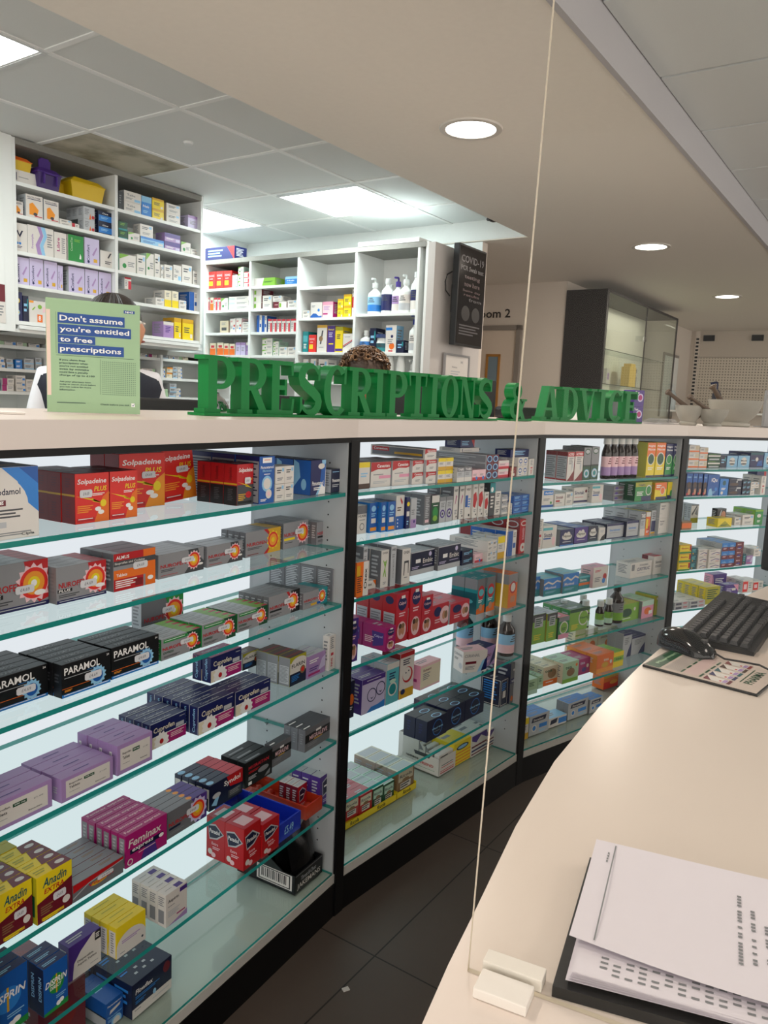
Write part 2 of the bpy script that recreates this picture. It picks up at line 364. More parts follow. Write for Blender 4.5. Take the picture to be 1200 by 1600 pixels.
K('nurteal', 'silver', 'silver cold relief box with teal corner', 'Pteal,.6,1,1,1,1,0,.7,0,.8,.5;' + BURST + 'T.03,.42,.55,.15,red,NUROFEN;R.3,.12,.55,.25,gold;R.55,.1,.7,.25,blue;B.05,.36,.3,1,.05,dteal', side='dsilver', top='silver', T='R.7,0,1,1,teal')
K('nurtall', 'silver', 'upright silver tablet carton', 'V.25,.45,.3,.5,red,NUROFEN;C.5,.3,.32,bred;C.5,.3,.2,amber;E.5,.1,.2,.05,white', 'B.1,.92,.75,16,.88,lgrey', side='dsilver', top='dgrey', T='')
K('paramol', 'black', 'black tablet box with blue strip', 'R0,0,1,.1,bblue;B.04,.08,.92,1,.04,white;T.05,.66,.72,.22,white,PARAMOL;B.05,.58,.62,1,.03,lgrey;B.5,.64,.25,1,.025,bblue;R0,.26,.66,.275,orange;B.05,.22,.15,2,.07,amber;X.72,.36,.32,lblue,14;C.72,.36,.19,blue;C.72,.36,.03,orange;T.91,.88,.05,.06,white,24', 'B.2,.7,.5,3,.3,dgrey', 'T.15,.25,.5,.4,grey,PARAMOL', stick=True)
IB = 'R.08,.14,.93,.86,offwh;T.14,.62,.24,.1,black,Ibuprofen;T.14,.48,.2,.1,black,Tablets;R.42,.6,.62,.72,dgreen;T.44,.63,.16,.06,white,200 mg;B.14,.34,.2,1,.03,grey;T.64,.24,.2,.05,dgrey,Relonchem;T.72,.58,.14,.05,grey,£1.60'
K('ibuw', 'lilac', 'wide lilac ibuprofen box', IB, 'B.2,.6,.4,3,.3,lgrey', 'B.3,.5,.3,1,.2,purple')
K('ibub', 'lilac', 'taller lilac ibuprofen box', IB, 'R.2,.35,.45,.75,white;V.25,.4,.15,.3,navy,iF', 'B.3,.5,.3,1,.2,purple')
CUP = 'R0,0,1,.44,mag;Pcream,0,0,.1,0,.45,.2,.42,.44,0,.44;R0,.44,1,.47,white;X.3,.2,.4,white,12;C.3,.2,.1,red;T.08,.55,.58,.26,cream,Cuprofen;R.7,.5,.93,.66,lgrey;B.8,.9,.15,1,.05,lgrey;B.55,.36,.38,3,.2,lpink'
K('cupro', 'navy', 'navy and magenta ibuprofen box', CUP, 'V.3,.08,.4,.84,lblue,Cuprofen;R.93,.0,1,1,lgrey', 'T.15,.25,.5,.4,lgrey,Cuprofen;R0,0,1,.1,lgrey')
K('cuprot', 'navy', 'navy and magenta box stacked on top', CUP, 'V.3,.08,.4,.84,lblue,Cuprofen', 'T.15,.25,.5,.4,lgrey,Cuprofen', top='mag')
FLA = 'Pdnavy,0,.0,1,0,1,.42,0,.42;E.55,.75,.48,.2,offwh;R0,.42,1,.8,offwh;T.1,.62,.8,.13,black,FLARIN;C.78,.45,.16,wood;C.78,.45,.09,bred;B.1,.34,.5,4,.22,bblue'
K('flarin', 'olive', 'tan and white capsule box', FLA, 'R.1,.08,.9,.7,lgrey;B.15,.66,.7,12,.55,grey', side='grey', top='brown', T='R0,.3,1,.5,dred')
K('flarint', 'olive', 'tilted tan capsule box', FLA, side='grey', top='brown')
K('purpsm', 'lilac', 'small mauve tablet box', 'Plav,.6,.2,1,.3,1,.8,.8,.7;B.1,.8,.5,2,.2,white;R.05,.1,.7,.2,mag;B.1,.45,.5,2,.2,purple', side='lilac', top='lgrey')
K('whitetall', 'offwh', 'tall narrow white carton', 'B.2,.95,.5,6,.35,grey;R.3,.42,.7,.5,crimson;V.3,.1,.3,.25,crimson,NHS', top='white')
AN = 'Pmaroon,0,0,1,0,1,.66,.55,.55,0,.44;R0,0,1,.08,maroon;I.16,.72,.66,.19,dteal,Anadin;I.2,.58,.56,.1,red,EXTRA;B.1,.34,.35,4,.2,wood;E.82,.22,.11,.08,offwh;R.12,.04,.75,.1,gold;B.16,.1,.5,2,.1,yellow'
K('anadin', 'yellow', 'yellow and maroon tablet box', AN, 'R.2,.15,.8,.6,dgreen;B.25,.6,.4,4,.3,black', 'Pmaroon,.45,0,1,0,1,1,.55,1;B.08,.7,.3,2,.5,olive;E.78,.5,.13,.2,offwh', side='olive', stick=True)
K('anadint', 'yellow', 'yellow tablet box at the back', AN, 'R.2,.15,.8,.6,dgreen', 'R0,0,1,1,olive')
K('veganin', 'dsilver', 'low grey box with red sweep', 'Pred,0,.55,.5,.75,1,.85,1,1,0,1;Plgrey,0,.2,.3,.62,1,.82,1,.86,.3,.67,0,.28;I.28,.32,.5,.26,red,Veganin;E.5,.42,.16,.13,gold;I.28,.34,.5,.22,crimson,Veganin;R0,.93,1,1,red', 'B.2,.6,.4,2,.3,grey', 'B.6,.7,.25,2,.3,wood;B.1,.7,.4,1,.2,grey', top='grey', stick=True)
K('feminax', 'mag', 'magenta tablet box', 'Ppurple,.35,0,.75,0,.7,.4,.45,.35;I.06,.58,.78,.24,offwh,Feminax;R.1,.36,.9,.5,dnavy;I.14,.38,.5,.12,white,express;B.3,.3,.4,1,.05,lpink;C.1,.15,.1,offwh;C.1,.15,.07,mag;E.85,.42,.06,.06,white', 'R.15,.05,.85,.9,silver;B.3,.8,.4,6,.6,lgrey', 'T.06,.25,.85,.45,lpink,Feminax express')
K('nurpurp', 'dsilver', 'slim silver and purple box', 'Ppurple,.6,1,1,1,1,0,.7,0,.8,.5;X.76,.5,.5,lav,12;C.76,.5,.34,bred;C.76,.5,.26,amber;C.76,.5,.14,yellow;T.04,.42,.55,.15,red,NUROFEN;R.04,.3,.32,.38,dnavy;B.05,.2,.35,2,.1,grey', side='dsilver', top='grey', T='R.6,0,1,1,purple;E.6,.5,.06,.3,amber', stick=True)
K('syndol', 'dnavy', 'navy and red headache tablet box', 'Pred,.5,1,1,1,1,.45,.6,.55;R.55,.1,.95,.4,dgrey;T.42,.62,.5,.24,white,Syndol;Plblue,.05,.2,.25,.55,.3,.5,.2,.1;E.2,.5,.12,.1,lgrey;B.6,.36,.3,3,.2,grey', 'R.1,.05,.9,.85,offwh;R.5,.05,.8,.5,black', 'R.6,0,1,1,crimson;E.1,.5,.09,.35,lblue', side='dnavy')
K('migtan', 'black', 'black and red migraine box', 'T.12,.66,.74,.13,crimson,MIGRAITAN;B.12,.58,.4,2,.1,red;E.66,.42,.2,.11,grey;B.12,.38,.3,3,.15,lgrey;R.12,.06,.24,.18,white;Pgrey,.7,.06,.8,.2,.92,.28,.9,.1', 'B.2,.8,.5,5,.5,dgrey', 'R.1,.2,.6,.45,grey')
K('migleve', 'dsilver', 'grey and black migraine box', 'R.0,.38,1,.75,black;T.16,.45,.68,.2,lpink,MIGRALEVE;Pgold,.3,.38,.62,.38,.66,.42,.34,.42;R.4,.7,.6,.8,white;B.1,.3,.4,2,.14,grey', 'B.3,.8,.4,5,.5,grey', 'R.0,.2,.3,.6,black;R.03,.3,.27,.5,white', top='dgrey')
DIS = 'Pgreen,0,0,1,0,1,.12,0,.06;E.52,.56,.32,.2,%s;R.5,.36,.55,.76,gold;I.06,.56,.86,.13,white,DISPRIN;%sB.5,.3,.4,2,.08,lblue;E.6,.12,.1,.05,white;E.72,.15,.1,.05,white'
K('disprin', 'blue', 'blue and green soluble aspirin box', DIS % ('green', 'I.25,.47,.45,.07,white,DIRECT;'), 'V.3,.3,.4,.5,lblue,DISPRIN', 'B.1,.6,.6,2,.4,lblue', side='dnavy', top='navy')
K('disp2', 'blue', 'blue soluble aspirin box cut by the frame', DIS % ('bblue', ''), 'V.3,.3,.4,.5,lblue,DISPRIN', 'B.1,.6,.6,2,.4,lblue', top='navy')
K('dispasp', 'purple', 'purple and cream aspirin box', 'Poffwh,.1,0,1,0,1,.96,.75,1,.35,.7,.15,.45;R.8,.72,1,.98,black;B.83,.92,.12,3,.15,white;T.25,.4,.5,.08,black,Dispersible;T.25,.29,.6,.08,black,Aspirin Tablets;B.65,.15,.25,1,.03,grey', top='purple')
K('yelbox', 'yellow', 'yellow and white tablet box', 'E.5,.3,.5,.42,offwh;R0,0,1,.3,offwh;B.18,.48,.62,2,.12,lilac;C.88,.18,.04,dnavy;B.12,.12,.15,1,.05,grey', 'R.1,.02,.9,.86,offwh;B.3,.8,.4,9,.7,grey', 'B.2,.6,.5,1,.15,olive')
K('aspirin', 'offwh', 'small cream aspirin box', 'R.65,.82,1,.95,purple;T.1,.68,.5,.12,dgrey,Aspirin;B.1,.6,.3,1,.04,grey;B.1,.45,.55,4,.2,lgrey;Plilac,.1,0,1,.18,1,0;Pmag,.5,.2,.9,.2,.9,.24,.5,.24', 'B.15,.9,.7,5,.3,grey;R.15,.1,.8,.5,grey', 'R.55,.1,.85,.6,purple;B.15,.5,.3,1,.1,grey')
PAN = 'Plgrey,.07,.8,.5,.86,.95,.66,.6,.5,.18,.45;Pdnavy,.1,.77,.5,.82,.88,.66,.55,.53,.2,.49;T.18,.62,.55,.1,white,Panadol;T.3,.34,.35,.07,lpink,Extra;B.35,.3,.4,2,.08,lpink;E.22,.16,.12,.07,offwh;E.4,.1,.12,.06,lpink'
K('panadol', 'red', 'red painkiller carton with dark triangle logo', PAN, PAN, 'R.2,.2,.8,.8,lpink', top='crimson')
K('panred', 'red', 'small red painkiller box in the red tray', 'Plgrey,.15,.8,.5,.9,.9,.7,.6,.35,.2,.3;Pdnavy,.2,.77,.5,.84,.84,.68,.58,.4,.25,.35;B.3,.6,.35,1,.1,white;B.3,.2,.5,2,.12,lpink', side='maroon', top='offwh')
K('pannight', 'purple', 'purple night painkiller box', 'Plgrey,.2,.8,.55,.9,.9,.7,.6,.35,.25,.3;Pdnavy,.25,.77,.55,.84,.84,.68,.58,.4,.3,.35;B.35,.65,.35,1,.1,white;B.3,.2,.5,2,.12,lav', top='lgrey')
K('maroon', 'maroon', 'maroon carton on the cabinet floor', 'E.5,.6,.3,.2,dred;B.2,.3,.6,3,.2,lpink', T='E.5,.5,.3,.3,dred;T.2,.2,.5,.2,lgrey,HRI')
K('greystack', 'lgrey', 'pale grey carton with printed lines', 'B.05,.9,.9,10,.8,grey', T='B.05,.9,.9,10,.8,grey', S='B.05,.9,.9,10,.8,grey')
K('paralow', 'blue', 'blue paracetamol carton with white tablet', 'T.1,.8,.8,.07,white,Paracetamol;Poffwh,.2,.5,.8,.62,.85,.72,.25,.64;T.1,.36,.8,.07,lblue,Paracetamol;B.1,.3,.7,3,.12,lblue;C.6,.1,.3,lblue;C.6,.1,.2,offwh', 'R0,.0,1,.4,lgrey;R0,.4,1,.45,black', 'B.2,.6,.5,2,.2,lblue')
K('flow', 'dnavy', 'large navy test kit carton', 'R0,0,1,.28,offwh;I.08,.66,.42,.14,white,Flowflex;B.08,.6,.6,2,.1,bblue;B.08,.46,.25,2,.1,bblue;E.55,.34,.04,.08,lblue;E.86,.78,.09,.16,maroon;B.06,.22,.15,1,.05,grey;B.5,.16,.42,1,.04,lgrey', 'B.1,.8,.7,3,.5,bblue', 'R.25,.35,.32,.45,lgrey;R.45,.35,.52,.45,lgrey;R.65,.35,.72,.45,lgrey;R.35,.6,.42,.7,lgrey;R.55,.6,.62,.7,lgrey;B.05,.9,.2,2,.3,bblue')
# second to fourth bay, and the shelves behind
def G(name, base, desc, band=None, txt=None, tc='dnavy', acc=None, low=None, nm='medicine_box', side=None, top=None, S=None, T=None):
    F = ''
    if band: F += 'R0,.7,1,1,%s;' % band
    if low: F += 'R0,0,1,.3,%s;' % low
    if txt: F += 'T.1,%s,.8,.16,%s,%s;' % ('.76' if band else '.66', tc, txt)
    F += 'B.12,.62,.55,3,.2,%s;' % ('lgrey' if base in ('navy', 'dnavy', 'black', 'blue', 'red', 'dred', 'purple', 'dgreen', 'green', 'mag', 'maroon', 'teal', 'dteal') else 'grey')
    if acc: F += 'C.62,.22,.17,%s;' % acc
    K(name, base, desc, F, S, T, side, top, nm)
CN = 'Pred,0,.62,.35,.72,.8,.7,1,.75,1,1,0,1;T.3,.78,.62,.13,white,Canesten;B.12,.52,.5,1,.06,grey;R.4,.34,1,.46,%s;B.12,.24,.7,2,.12,lgrey'
K('canes', 'offwh', 'white cream box with red top', CN % 'pink', side='lgrey', top='lgrey')
K('canessm', 'offwh', 'small white cream box with red corner', 'Pred,0,.5,.3,.7,1,.72,1,1,0,1;T.2,.78,.7,.15,white,Canesten;B.3,.4,.4,2,.2,grey', side='lgrey')
K('canesl', 'offwh', 'long white cream box laid on top', 'Pred,0,.5,.3,.7,1,.72,1,1,0,1;T.2,.74,.7,.17,white,Canesten;B.2,.4,.6,2,.2,grey', 'R.03,.12,.97,.9,dsilver;R.03,.5,.35,.9,red;T.06,.6,.26,.22,white,Canesten;R.45,.3,.95,.5,gold')
K('canesbr', 'offwh', 'brown and white cream box', 'R0,.8,1,1,yellow;R0,0,1,.2,brown;B.2,.6,.6,2,.2,lblue', side='brown', top='maroon')
G('yelsm', 'offwh', 'small white and yellow cream box', band='yellow', low='gold', side='lgrey')
G('gwsm', 'lgrey', 'small grey and white carton', band='dsilver', txt='TABS', tc='white', low='offwh')
G('pinksm', 'lpink', 'small pink and blue carton', low='crimson', acc='bblue')
K('tubes', 'lgrey', 'long silver tube carton end on', 'R0,0,1,1,maroon;E.5,.5,.42,.42,lblue;E.5,.5,.3,.3,navy', 'R.02,.1,.98,.9,grey;B.1,.7,.7,2,.4,lgrey')
G('pinkst', 'lpink', 'pink and white carton', band='offwh', low='crimson')
G('redsm', 'dred', 'small dark red carton', acc='offwh')
K('ovalw', 'offwh', 'small white carton with blue oval', 'E.5,.6,.34,.26,blue;E.5,.6,.25,.14,offwh;B.25,.2,.5,1,.1,blue')
K('navyred', 'navy', 'navy carton with red corner', 'Pred,.75,1,1,1,1,0;B.1,.8,.5,3,.6,lblue')
K('whitelong', 'offwh', 'long flat white carton', 'B.2,.7,.6,1,.4,grey')
K('huxin', 'offwh', 'grey and white eye drop carton', 'R0,.7,1,1,dsilver;T.1,.58,.8,.09,dgrey,HUXIN;C.5,.25,.25,dgrey;C.5,.25,.2,offwh;B.2,.5,.6,1,.05,grey', side='dsilver')
K('oral', 'bblue', 'blue toothcare carton', 'R0,.15,1,1,blue;E.5,.8,.3,.1,lblue;B.2,.65,.6,2,.14,lblue;R.2,.32,.8,.48,offwh;R.1,.06,.9,.18,amber', top='navy')
K('sensod', 'offwh', 'white and blue carton with red arc', 'R0,0,1,.4,blue;Pred,.5,.95,.8,.8,.7,.72,.5,.85;B.15,.66,.5,2,.14,brown;C.25,.3,.06,white;C.25,.2,.06,white;C.25,.1,.06,white', side='lgrey')
K('navyyel', 'navy', 'narrow navy carton with yellow disc', 'C.5,.78,.4,yellow;R.1,.4,.9,.55,offwh;B.2,.25,.5,2,.15,lblue')
G('purplegrey', 'lgrey', 'grey and mauve carton', acc='purple', low='lilac')
K('greytall', 'dsilver', 'tall grey carton', 'B.2,.92,.6,12,.7,lgrey;R.2,.08,.8,.18,lpink', side='dsilver')
K('greenbot', 'dgreen', 'dark green carton with leaf panel', 'R0,.75,1,1,offwh;E.5,.4,.35,.2,green;E.5,.2,.3,.1,lgreen;B.2,.66,.6,1,.06,white', side='dsilver', top='maroon')
K('eyebox', 'lgrey', 'pale carton with dark eye drawing', 'R0,.85,1,1,grey;B.2,.78,.6,3,.2,grey;C.5,.35,.4,purple;C.5,.35,.26,lgrey;C.5,.35,.12,dnavy', side='dsilver')
K('whmag', 'offwh', 'tall white carton with magenta swirl', 'T.15,.84,.7,.07,black,VISIT;Pmag,.3,.45,.55,.75,.7,.7,.45,.5;B.3,.3,.5,3,.15,grey;C.7,.1,.12,black', side='dsilver')
K('whblue', 'offwh', 'tall white carton with blue stripe', 'T.15,.84,.7,.07,black,VISIT;R0,.35,.45,.7,blue;B.5,.6,.4,4,.3,bblue;C.7,.1,.12,black')
K('whred', 'offwh', 'tall white carton with red panel', 'T.15,.86,.7,.06,black,DRY;Pred,0,.35,.5,.3,.9,.55,.6,.78,0,.7;B.2,.25,.5,2,.1,grey;C.7,.1,.12,black')
K('tealblk', 'dgrey', 'dark carton with teal top', 'R0,.7,1,1,teal;B.2,.6,.6,4,.4,offwh;C.4,.8,.25,white')
K('whitest', 'offwh', 'flat white carton', 'B.2,.7,.6,2,.5,dgrey')
K('whitesm', 'offwh', 'plain white medicine carton', 'B.15,.8,.5,2,.25,dgrey;B.2,.35,.6,2,.2,grey;R.7,.7,.9,.9,lblue', top='white')
K('bluesm', 'blue', 'small blue carton', 'B.15,.8,.6,2,.4,lblue;R.1,.1,.9,.3,bblue')
K('otex', 'orange', 'orange and white ear drop carton', 'R.55,0,1,1,offwh;R0,.6,.3,.9,gold;B.05,.6,.4,8,.5,brown;V.62,.2,.24,.6,black,Otex', top='lgrey')
K('ovex', 'lgrey', 'grey and white worm tablet carton', 'T.15,.88,.7,.06,dgrey,OVEX;V.4,.2,.2,.5,grey,OVEX;B.2,.8,.5,2,.1,grey', side='dsilver')
K('ovexman', 'offwh', 'white carton with green leaping figure', 'T.15,.9,.7,.05,dgrey,OVEX;Plgreen,.5,.55,.25,.72,.3,.74,.5,.62,.7,.74,.75,.72,.56,.5,.7,.28,.6,.28,.5,.42,.35,.28,.28,.3;C.5,.68,.08,lgreen;B.3,.15,.4,2,.08,grey', side='dsilver')
K('ovex2', 'offwh', 'white carton with black drawing', 'T.15,.86,.7,.08,dgrey,OVEX;Pdgrey,.2,.25,.3,.25,.35,.6,.7,.6,.75,.3,.82,.3,.8,.66,.25,.66;B.3,.2,.4,1,.05,grey', 'V.3,.1,.3,.4,lgrey,OVEX', side='dsilver')
K('otexlie', 'offwh', 'white ear drop box with orange corner', 'Porange,.75,1,1,1,1,.3;T.2,.4,.5,.35,black,Otex')
K('embic', 'lgrey', 'grey box with dark purple panel', 'R0,.22,1,.95,dnavy;T.5,.45,.42,.2,offwh,Embic;R.2,.5,.4,.66,white;C.8,.8,.1,lav;B.5,.36,.4,1,.05,lav;B.05,.36,.3,2,.12,lav', side='dsilver', top='grey')
K('navysm', 'dnavy', 'small navy carton', 'B.15,.7,.6,2,.4,lblue;E.8,.7,.1,.2,teal')
K('bluetall', 'offwh', 'tall blue and white carton', 'R0,0,.55,1,blue;R.6,.3,.9,.5,blue;B.6,.9,.3,3,.2,grey', side='blue')
K('redtall', 'red', 'tall red lozenge carton', 'E.5,.88,.4,.08,offwh;E.5,.88,.3,.05,red;V.35,.4,.25,.35,lpink,SUDAFED;E.5,.18,.35,.13,offwh;C.5,.18,.1,red', 'E.5,.85,.4,.1,lgrey;E.5,.85,.32,.07,dred', side='dred')
CAL = 'E.5,.78,.36,.14,navy;T.22,.74,.56,.08,lpink,Calpol;R.4,.88,.7,.94,white;B.25,.6,.5,2,.1,lpink;E.5,.24,.36,.18,lpink;E.38,.25,.13,.11,skin;E.6,.25,.13,.11,skin;E.38,.33,.13,.05,brown;E.6,.33,.14,.05,wood'
K('calpolp', 'purple', 'purple and magenta child medicine carton', CAL, top='mag')
K('calpolm', 'mag', 'wide magenta child medicine box', CAL, 'Ppurple,.4,.75,.9,.75,.9,.25,.45,.1;T.5,.5,.35,.12,lav,Calpol;B.1,.5,.4,4,.3,lpink')
K('calpolr', 'crimson', 'tall red child medicine carton', CAL, 'R.1,.15,.9,.6,lgrey;B.15,.55,.7,8,.4,grey;E.5,.85,.3,.08,navy', side='red')
K('calpols', 'crimson', 'low red child medicine box', 'E.35,.7,.22,.2,navy;B.2,.4,.35,2,.2,lpink;C.78,.5,.36,lpink;E.72,.5,.1,.18,skin;E.84,.5,.09,.16,wood', side='lgrey')
K('soltab', 'teal', 'teal and orange sachet carton', 'R0,.7,1,1,dsilver;Porange,0,0,1,0,1,.25,0,.15;E.5,.6,.4,.2,red;E.5,.6,.3,.1,lteal;B.2,.4,.5,2,.1,white;E.5,.18,.2,.1,skin', 'R0,.7,1,1,grey;R0,0,1,.6,dteal;E.4,.35,.3,.06,lteal')
K('orangebox', 'orange', 'orange child sachet carton', 'R0,.72,1,1,grey;C.5,.6,.36,red;C.5,.6,.26,offwh;E.4,.25,.15,.1,skin;E.65,.25,.15,.1,skin', 'R0,.7,1,1,grey;B.1,.5,.7,5,.4,gold', side='gold')
K('calpold', 'dnavy', 'narrow dark blue carton', 'E.5,.5,.4,.15,orange;B.2,.3,.5,2,.1,white')
K('smilep', 'lav', 'lavender baby drops box with smiley faces', 'R0,.85,1,1,purple;B.2,.93,.6,1,.03,white;C.42,.48,.2,navy;C.42,.48,.17,lav;C.8,.58,.2,navy;C.8,.58,.17,lav;Pnavy,.35,.42,.42,.36,.5,.42,.42,.4;Pnavy,.72,.52,.8,.46,.88,.52,.8,.5;Pbblue,.2,0,1,0,1,.22,.7,.15,.4,.14', side='purple', top='purple')
K('tealwh', 'lteal', 'teal and white drops carton', 'R0,.85,1,1,offwh;B.2,.76,.5,3,.2,navy;C.5,.35,.36,offwh;C.5,.35,.28,teal;E.5,.55,.25,.05,mint', side='lgrey', top='lgrey')
K('redtop', 'offwh', 'white carton with red lid', 'R0,.9,1,1,red;C.55,.5,.36,red;C.5,.52,.3,offwh;R0,0,1,.2,gold;E.25,.15,.16,.06,navy;B.2,.85,.5,3,.14,dnavy;C.42,.55,.04,dnavy;C.62,.58,.04,dnavy', side='dred', top='red')
K('pinkcube', 'cream', 'pink and cream ear plug box', 'R0,0,1,.08,lpink;R.0,.9,1,1,lpink;T.12,.72,.4,.1,maroon,Sumatri;B.12,.64,.35,4,.3,grey', 'R0,0,1,1,pink;R.05,.3,.7,.42,mag', side='pink', top='lpink')
K('curanail', 'offwh', 'angled white nail treatment box', 'Pnavy,.72,0,1,.1,1,.7,.85,.45;Plblue,.6,0,.75,0,.92,.6,.8,.5;T.06,.72,.62,.14,grey,CURANAIL;R.1,.4,.55,.52,maroon;B.1,.3,.4,3,.18,grey', 'T.06,.72,.85,.12,grey,CURANAIL;B.1,.6,.4,2,.12,dgrey;E.75,.3,.18,.14,lgrey', top='lpink')
K('menobox', 'lilac', 'pink and navy cream carton', 'Pnavy,.5,0,1,.3,1,.9,.7,.4;T.15,.5,.5,.14,maroon,MENO;B.1,.3,.4,2,.12,lpink', top='navy')
K('durex', 'dnavy', 'glossy black and blue round logo box', 'C.52,.5,.42,navy;C.52,.5,.38,bblue;C.52,.5,.35,dnavy;T.25,.46,.55,.1,lblue,durex;B.35,.36,.3,1,.05,grey', 'B.3,.8,.3,4,.5,navy', 'E.6,.3,.2,.3,lblue;E.6,.3,.17,.22,dnavy', top='black')
K('navyframe', 'dnavy', 'navy box with white frame and barcode', 'R.04,.04,.96,.06,offwh;R.04,.94,.96,.96,offwh;R.04,.04,.08,.96,offwh;R.92,.04,.96,.96,offwh;R.3,.3,.7,.55,offwh;B.15,.85,.6,4,.3,bblue', 'R.03,.04,.97,.06,offwh;R.03,.94,.97,.96,offwh;R.03,.04,.05,.96,offwh;R.95,.04,.97,.96,offwh;B.12,.88,.7,8,.7,bblue')
K('greyfig', 'dsilver', 'tall grey carton with orange figures', 'R0,.5,1,.62,navy;T.15,.52,.7,.06,white,WELL;E.3,.12,.14,.07,orange;E.6,.12,.14,.07,orange;R.3,.8,.7,.85,offwh', side='dnavy')
RIC = 'R.08,.5,.92,.9,%s;T.15,.64,.7,.14,dgrey,Ricola;E.5,.52,.2,.08,wood;R.2,.16,.8,.42,offwh;B.22,.38,.5,2,.2,black'
K('ricred', 'red', 'red and cream lozenge box', RIC % 'cream', top='crimson', nm='lozenge_box')
K('ricgreen', 'dgreen', 'green and cream lozenge box', RIC % 'mint', top='mint', T='R.1,.1,.9,.9,lgrey', nm='lozenge_box')
K('ricbrown', 'wood', 'brown lozenge box', RIC % 'beige', top='cream', T='R.1,.1,.9,.9,lgrey', nm='lozenge_box')
K('ffyel', 'yellow', 'yellow striped lozenge packet box', 'E.5,.75,.36,.12,dnavy;E.5,.75,.28,.07,lblue;R0,.5,1,.54,orange;R0,.36,1,.4,orange;R0,.22,1,.26,orange;R0,.08,1,.12,orange', 'R0,.1,1,.5,orange', nm='lozenge_box')
K('ffstripe', 'offwh', 'white box with purple stripes', 'Ppurple,.0,.75,.3,.6,.6,.85,1,.6,1,.95,0,.95;Rzz'.replace(';Rzz', '') + ';R0,.4,1,.48,maroon;R0,.22,1,.3,navy;R0,.08,1,.14,maroon', nm='lozenge_box')
K('actifed', 'offwh', 'white and maroon cough medicine carton', 'R0,.84,1,1,red;T.1,.87,.8,.08,white,ACTIFED;Pdred,0,0,1,0,1,.35,.6,.2,.35,.1;B.2,.8,.6,4,.25,grey;E.7,.5,.1,.14,lgrey', 'R.04,.06,.96,.9,lgrey;R0,.85,1,1,dred;B.1,.8,.8,10,.7,grey', side='red')
K('covonia', 'dgreen', 'green and silver cough medicine carton', 'R0,.42,1,1,grey;E.5,.87,.35,.09,dgreen;E.5,.87,.28,.06,lgrey;R0,.42,1,.46,black;C.5,.2,.36,lblue;C.5,.2,.28,offwh;C.5,.2,.2,teal', side='dsilver', top='lgrey')
NG = 'T.1,.86,.8,.07,%s,Night;T.1,.77,.8,.07,%s,Nurse;C.5,.52,.4,offwh;C.5,.52,.34,%s;B.2,.28,.6,2,.1,white;R0,0,1,.05,navy'
K('nightor', 'yellow', 'tall orange and yellow flu carton', 'Porange,0,1,.0,.6,.6,.5,1,.6,1,1;' + NG % ('white', 'white', 'dgreen'), 'B.1,.9,.7,10,.7,olive', side='olive')
K('nightgr', 'navy', 'tall navy and green flu carton', 'Pgreen,0,0,1,0,1,.6,.5,.7,0,.5;' + NG % ('white', 'white', 'green'))
K('bluewh', 'offwh', 'white and blue flu tablet box', 'R.2,.7,.95,.95,bblue;T.3,.76,.6,.12,white,Actifed;R0,0,1,.14,blue;B.2,.5,.5,2,.15,grey;C.8,.25,.08,green', top='bblue')
K('sinusm', 'offwh', 'small white sinus tablet box', 'T.1,.62,.7,.22,maroon,Sinutab;R.1,.36,.5,.5,red;B.1,.3,.6,1,.08,grey')
K('sinutab', 'offwh', 'white sinus box with navy strip', 'T.06,.56,.66,.22,navy,Sinutab;Ccc'.replace(';Ccc', '') + ';C.86,.75,.1,maroon;B.08,.4,.6,1,.05,crimson;R.02,.06,.98,.18,navy')
K('sinuwh', 'offwh', 'white sinus box with blue band', 'R0,.8,.7,.92,lteal;T.08,.5,.6,.18,navy,Sinutab;R.05,.4,.6,.46,blue;E.8,.3,.12,.2,lpink')
K('greystk', 'dsilver', 'flat grey carton end on', 'E.3,.5,.15,.3,purple;R.1,.2,.9,.3,lgrey;B.5,.8,.4,2,.4,maroon', side='silver')
K('nightgrw', 'green', 'wide green and navy flu box', 'R0,.75,1,1,olive;T.2,.78,.4,.12,navy,Night;C.82,.55,.28,offwh;C.82,.55,.22,green;R.4,0,1,.25,navy;B.1,.5,.4,3,.25,white', side='dgreen')
K('nightorw', 'yellow', 'orange and yellow flu box', 'Porange,0,1,.0,.6,.6,.5,1,.6,1,1;C.65,.5,.25,offwh;C.65,.5,.2,orange;R.1,0,1,.15,navy;B.1,.85,.4,2,.2,white', side='gold')
K('greenor', 'lgreen', 'small green and orange flu box', 'Porange,.5,.3,1,.3,1,1,.5,1;R0,0,1,.2,navy;Pyellow,0,.2,.4,.2,.5,1,0,1;E.4,.3,.14,.2,green')
def cloud(c): return 'E.5,.55,.36,.2,offwh;C.38,.68,.14,offwh;C.6,.7,.16,offwh;T.22,.48,.56,.2,black,Nytol;B.2,.26,.6,1,.06,white;R0,.02,1,.08,' + c
K('nytol', 'navy', 'navy sleep tablet box with cloud', cloud('bblue'), side='grey', top='dgrey')
K('nytol2', 'purple', 'violet sleep tablet box with cloud', cloud('navy'), side='navy', top='blue')
K('nytol3', 'dnavy', 'dark sleep tablet box with cloud', cloud('dteal'), side='blue', top='dnavy')
K('whdark', 'offwh', 'small white and black carton', 'Pblack,.2,0,1,0,1,.5,.5,.3;B.2,.8,.6,2,.2,lgrey')
K('sominex', 'lgrey', 'pale grey sleep aid box', 'R0,.85,1,1,navy;T.15,.5,.65,.15,bblue,Sominex;B.15,.4,.6,1,.05,grey;R0,0,1,.08,navy', side='dnavy', top='navy')
K('orangestr', 'orange', 'narrow orange and yellow carton', 'R0,.8,1,1,offwh;R.1,.3,.5,.7,yellow;R.5,.1,.9,.4,red;B.2,.2,.6,2,.1,white', side='olive', top='yellow')
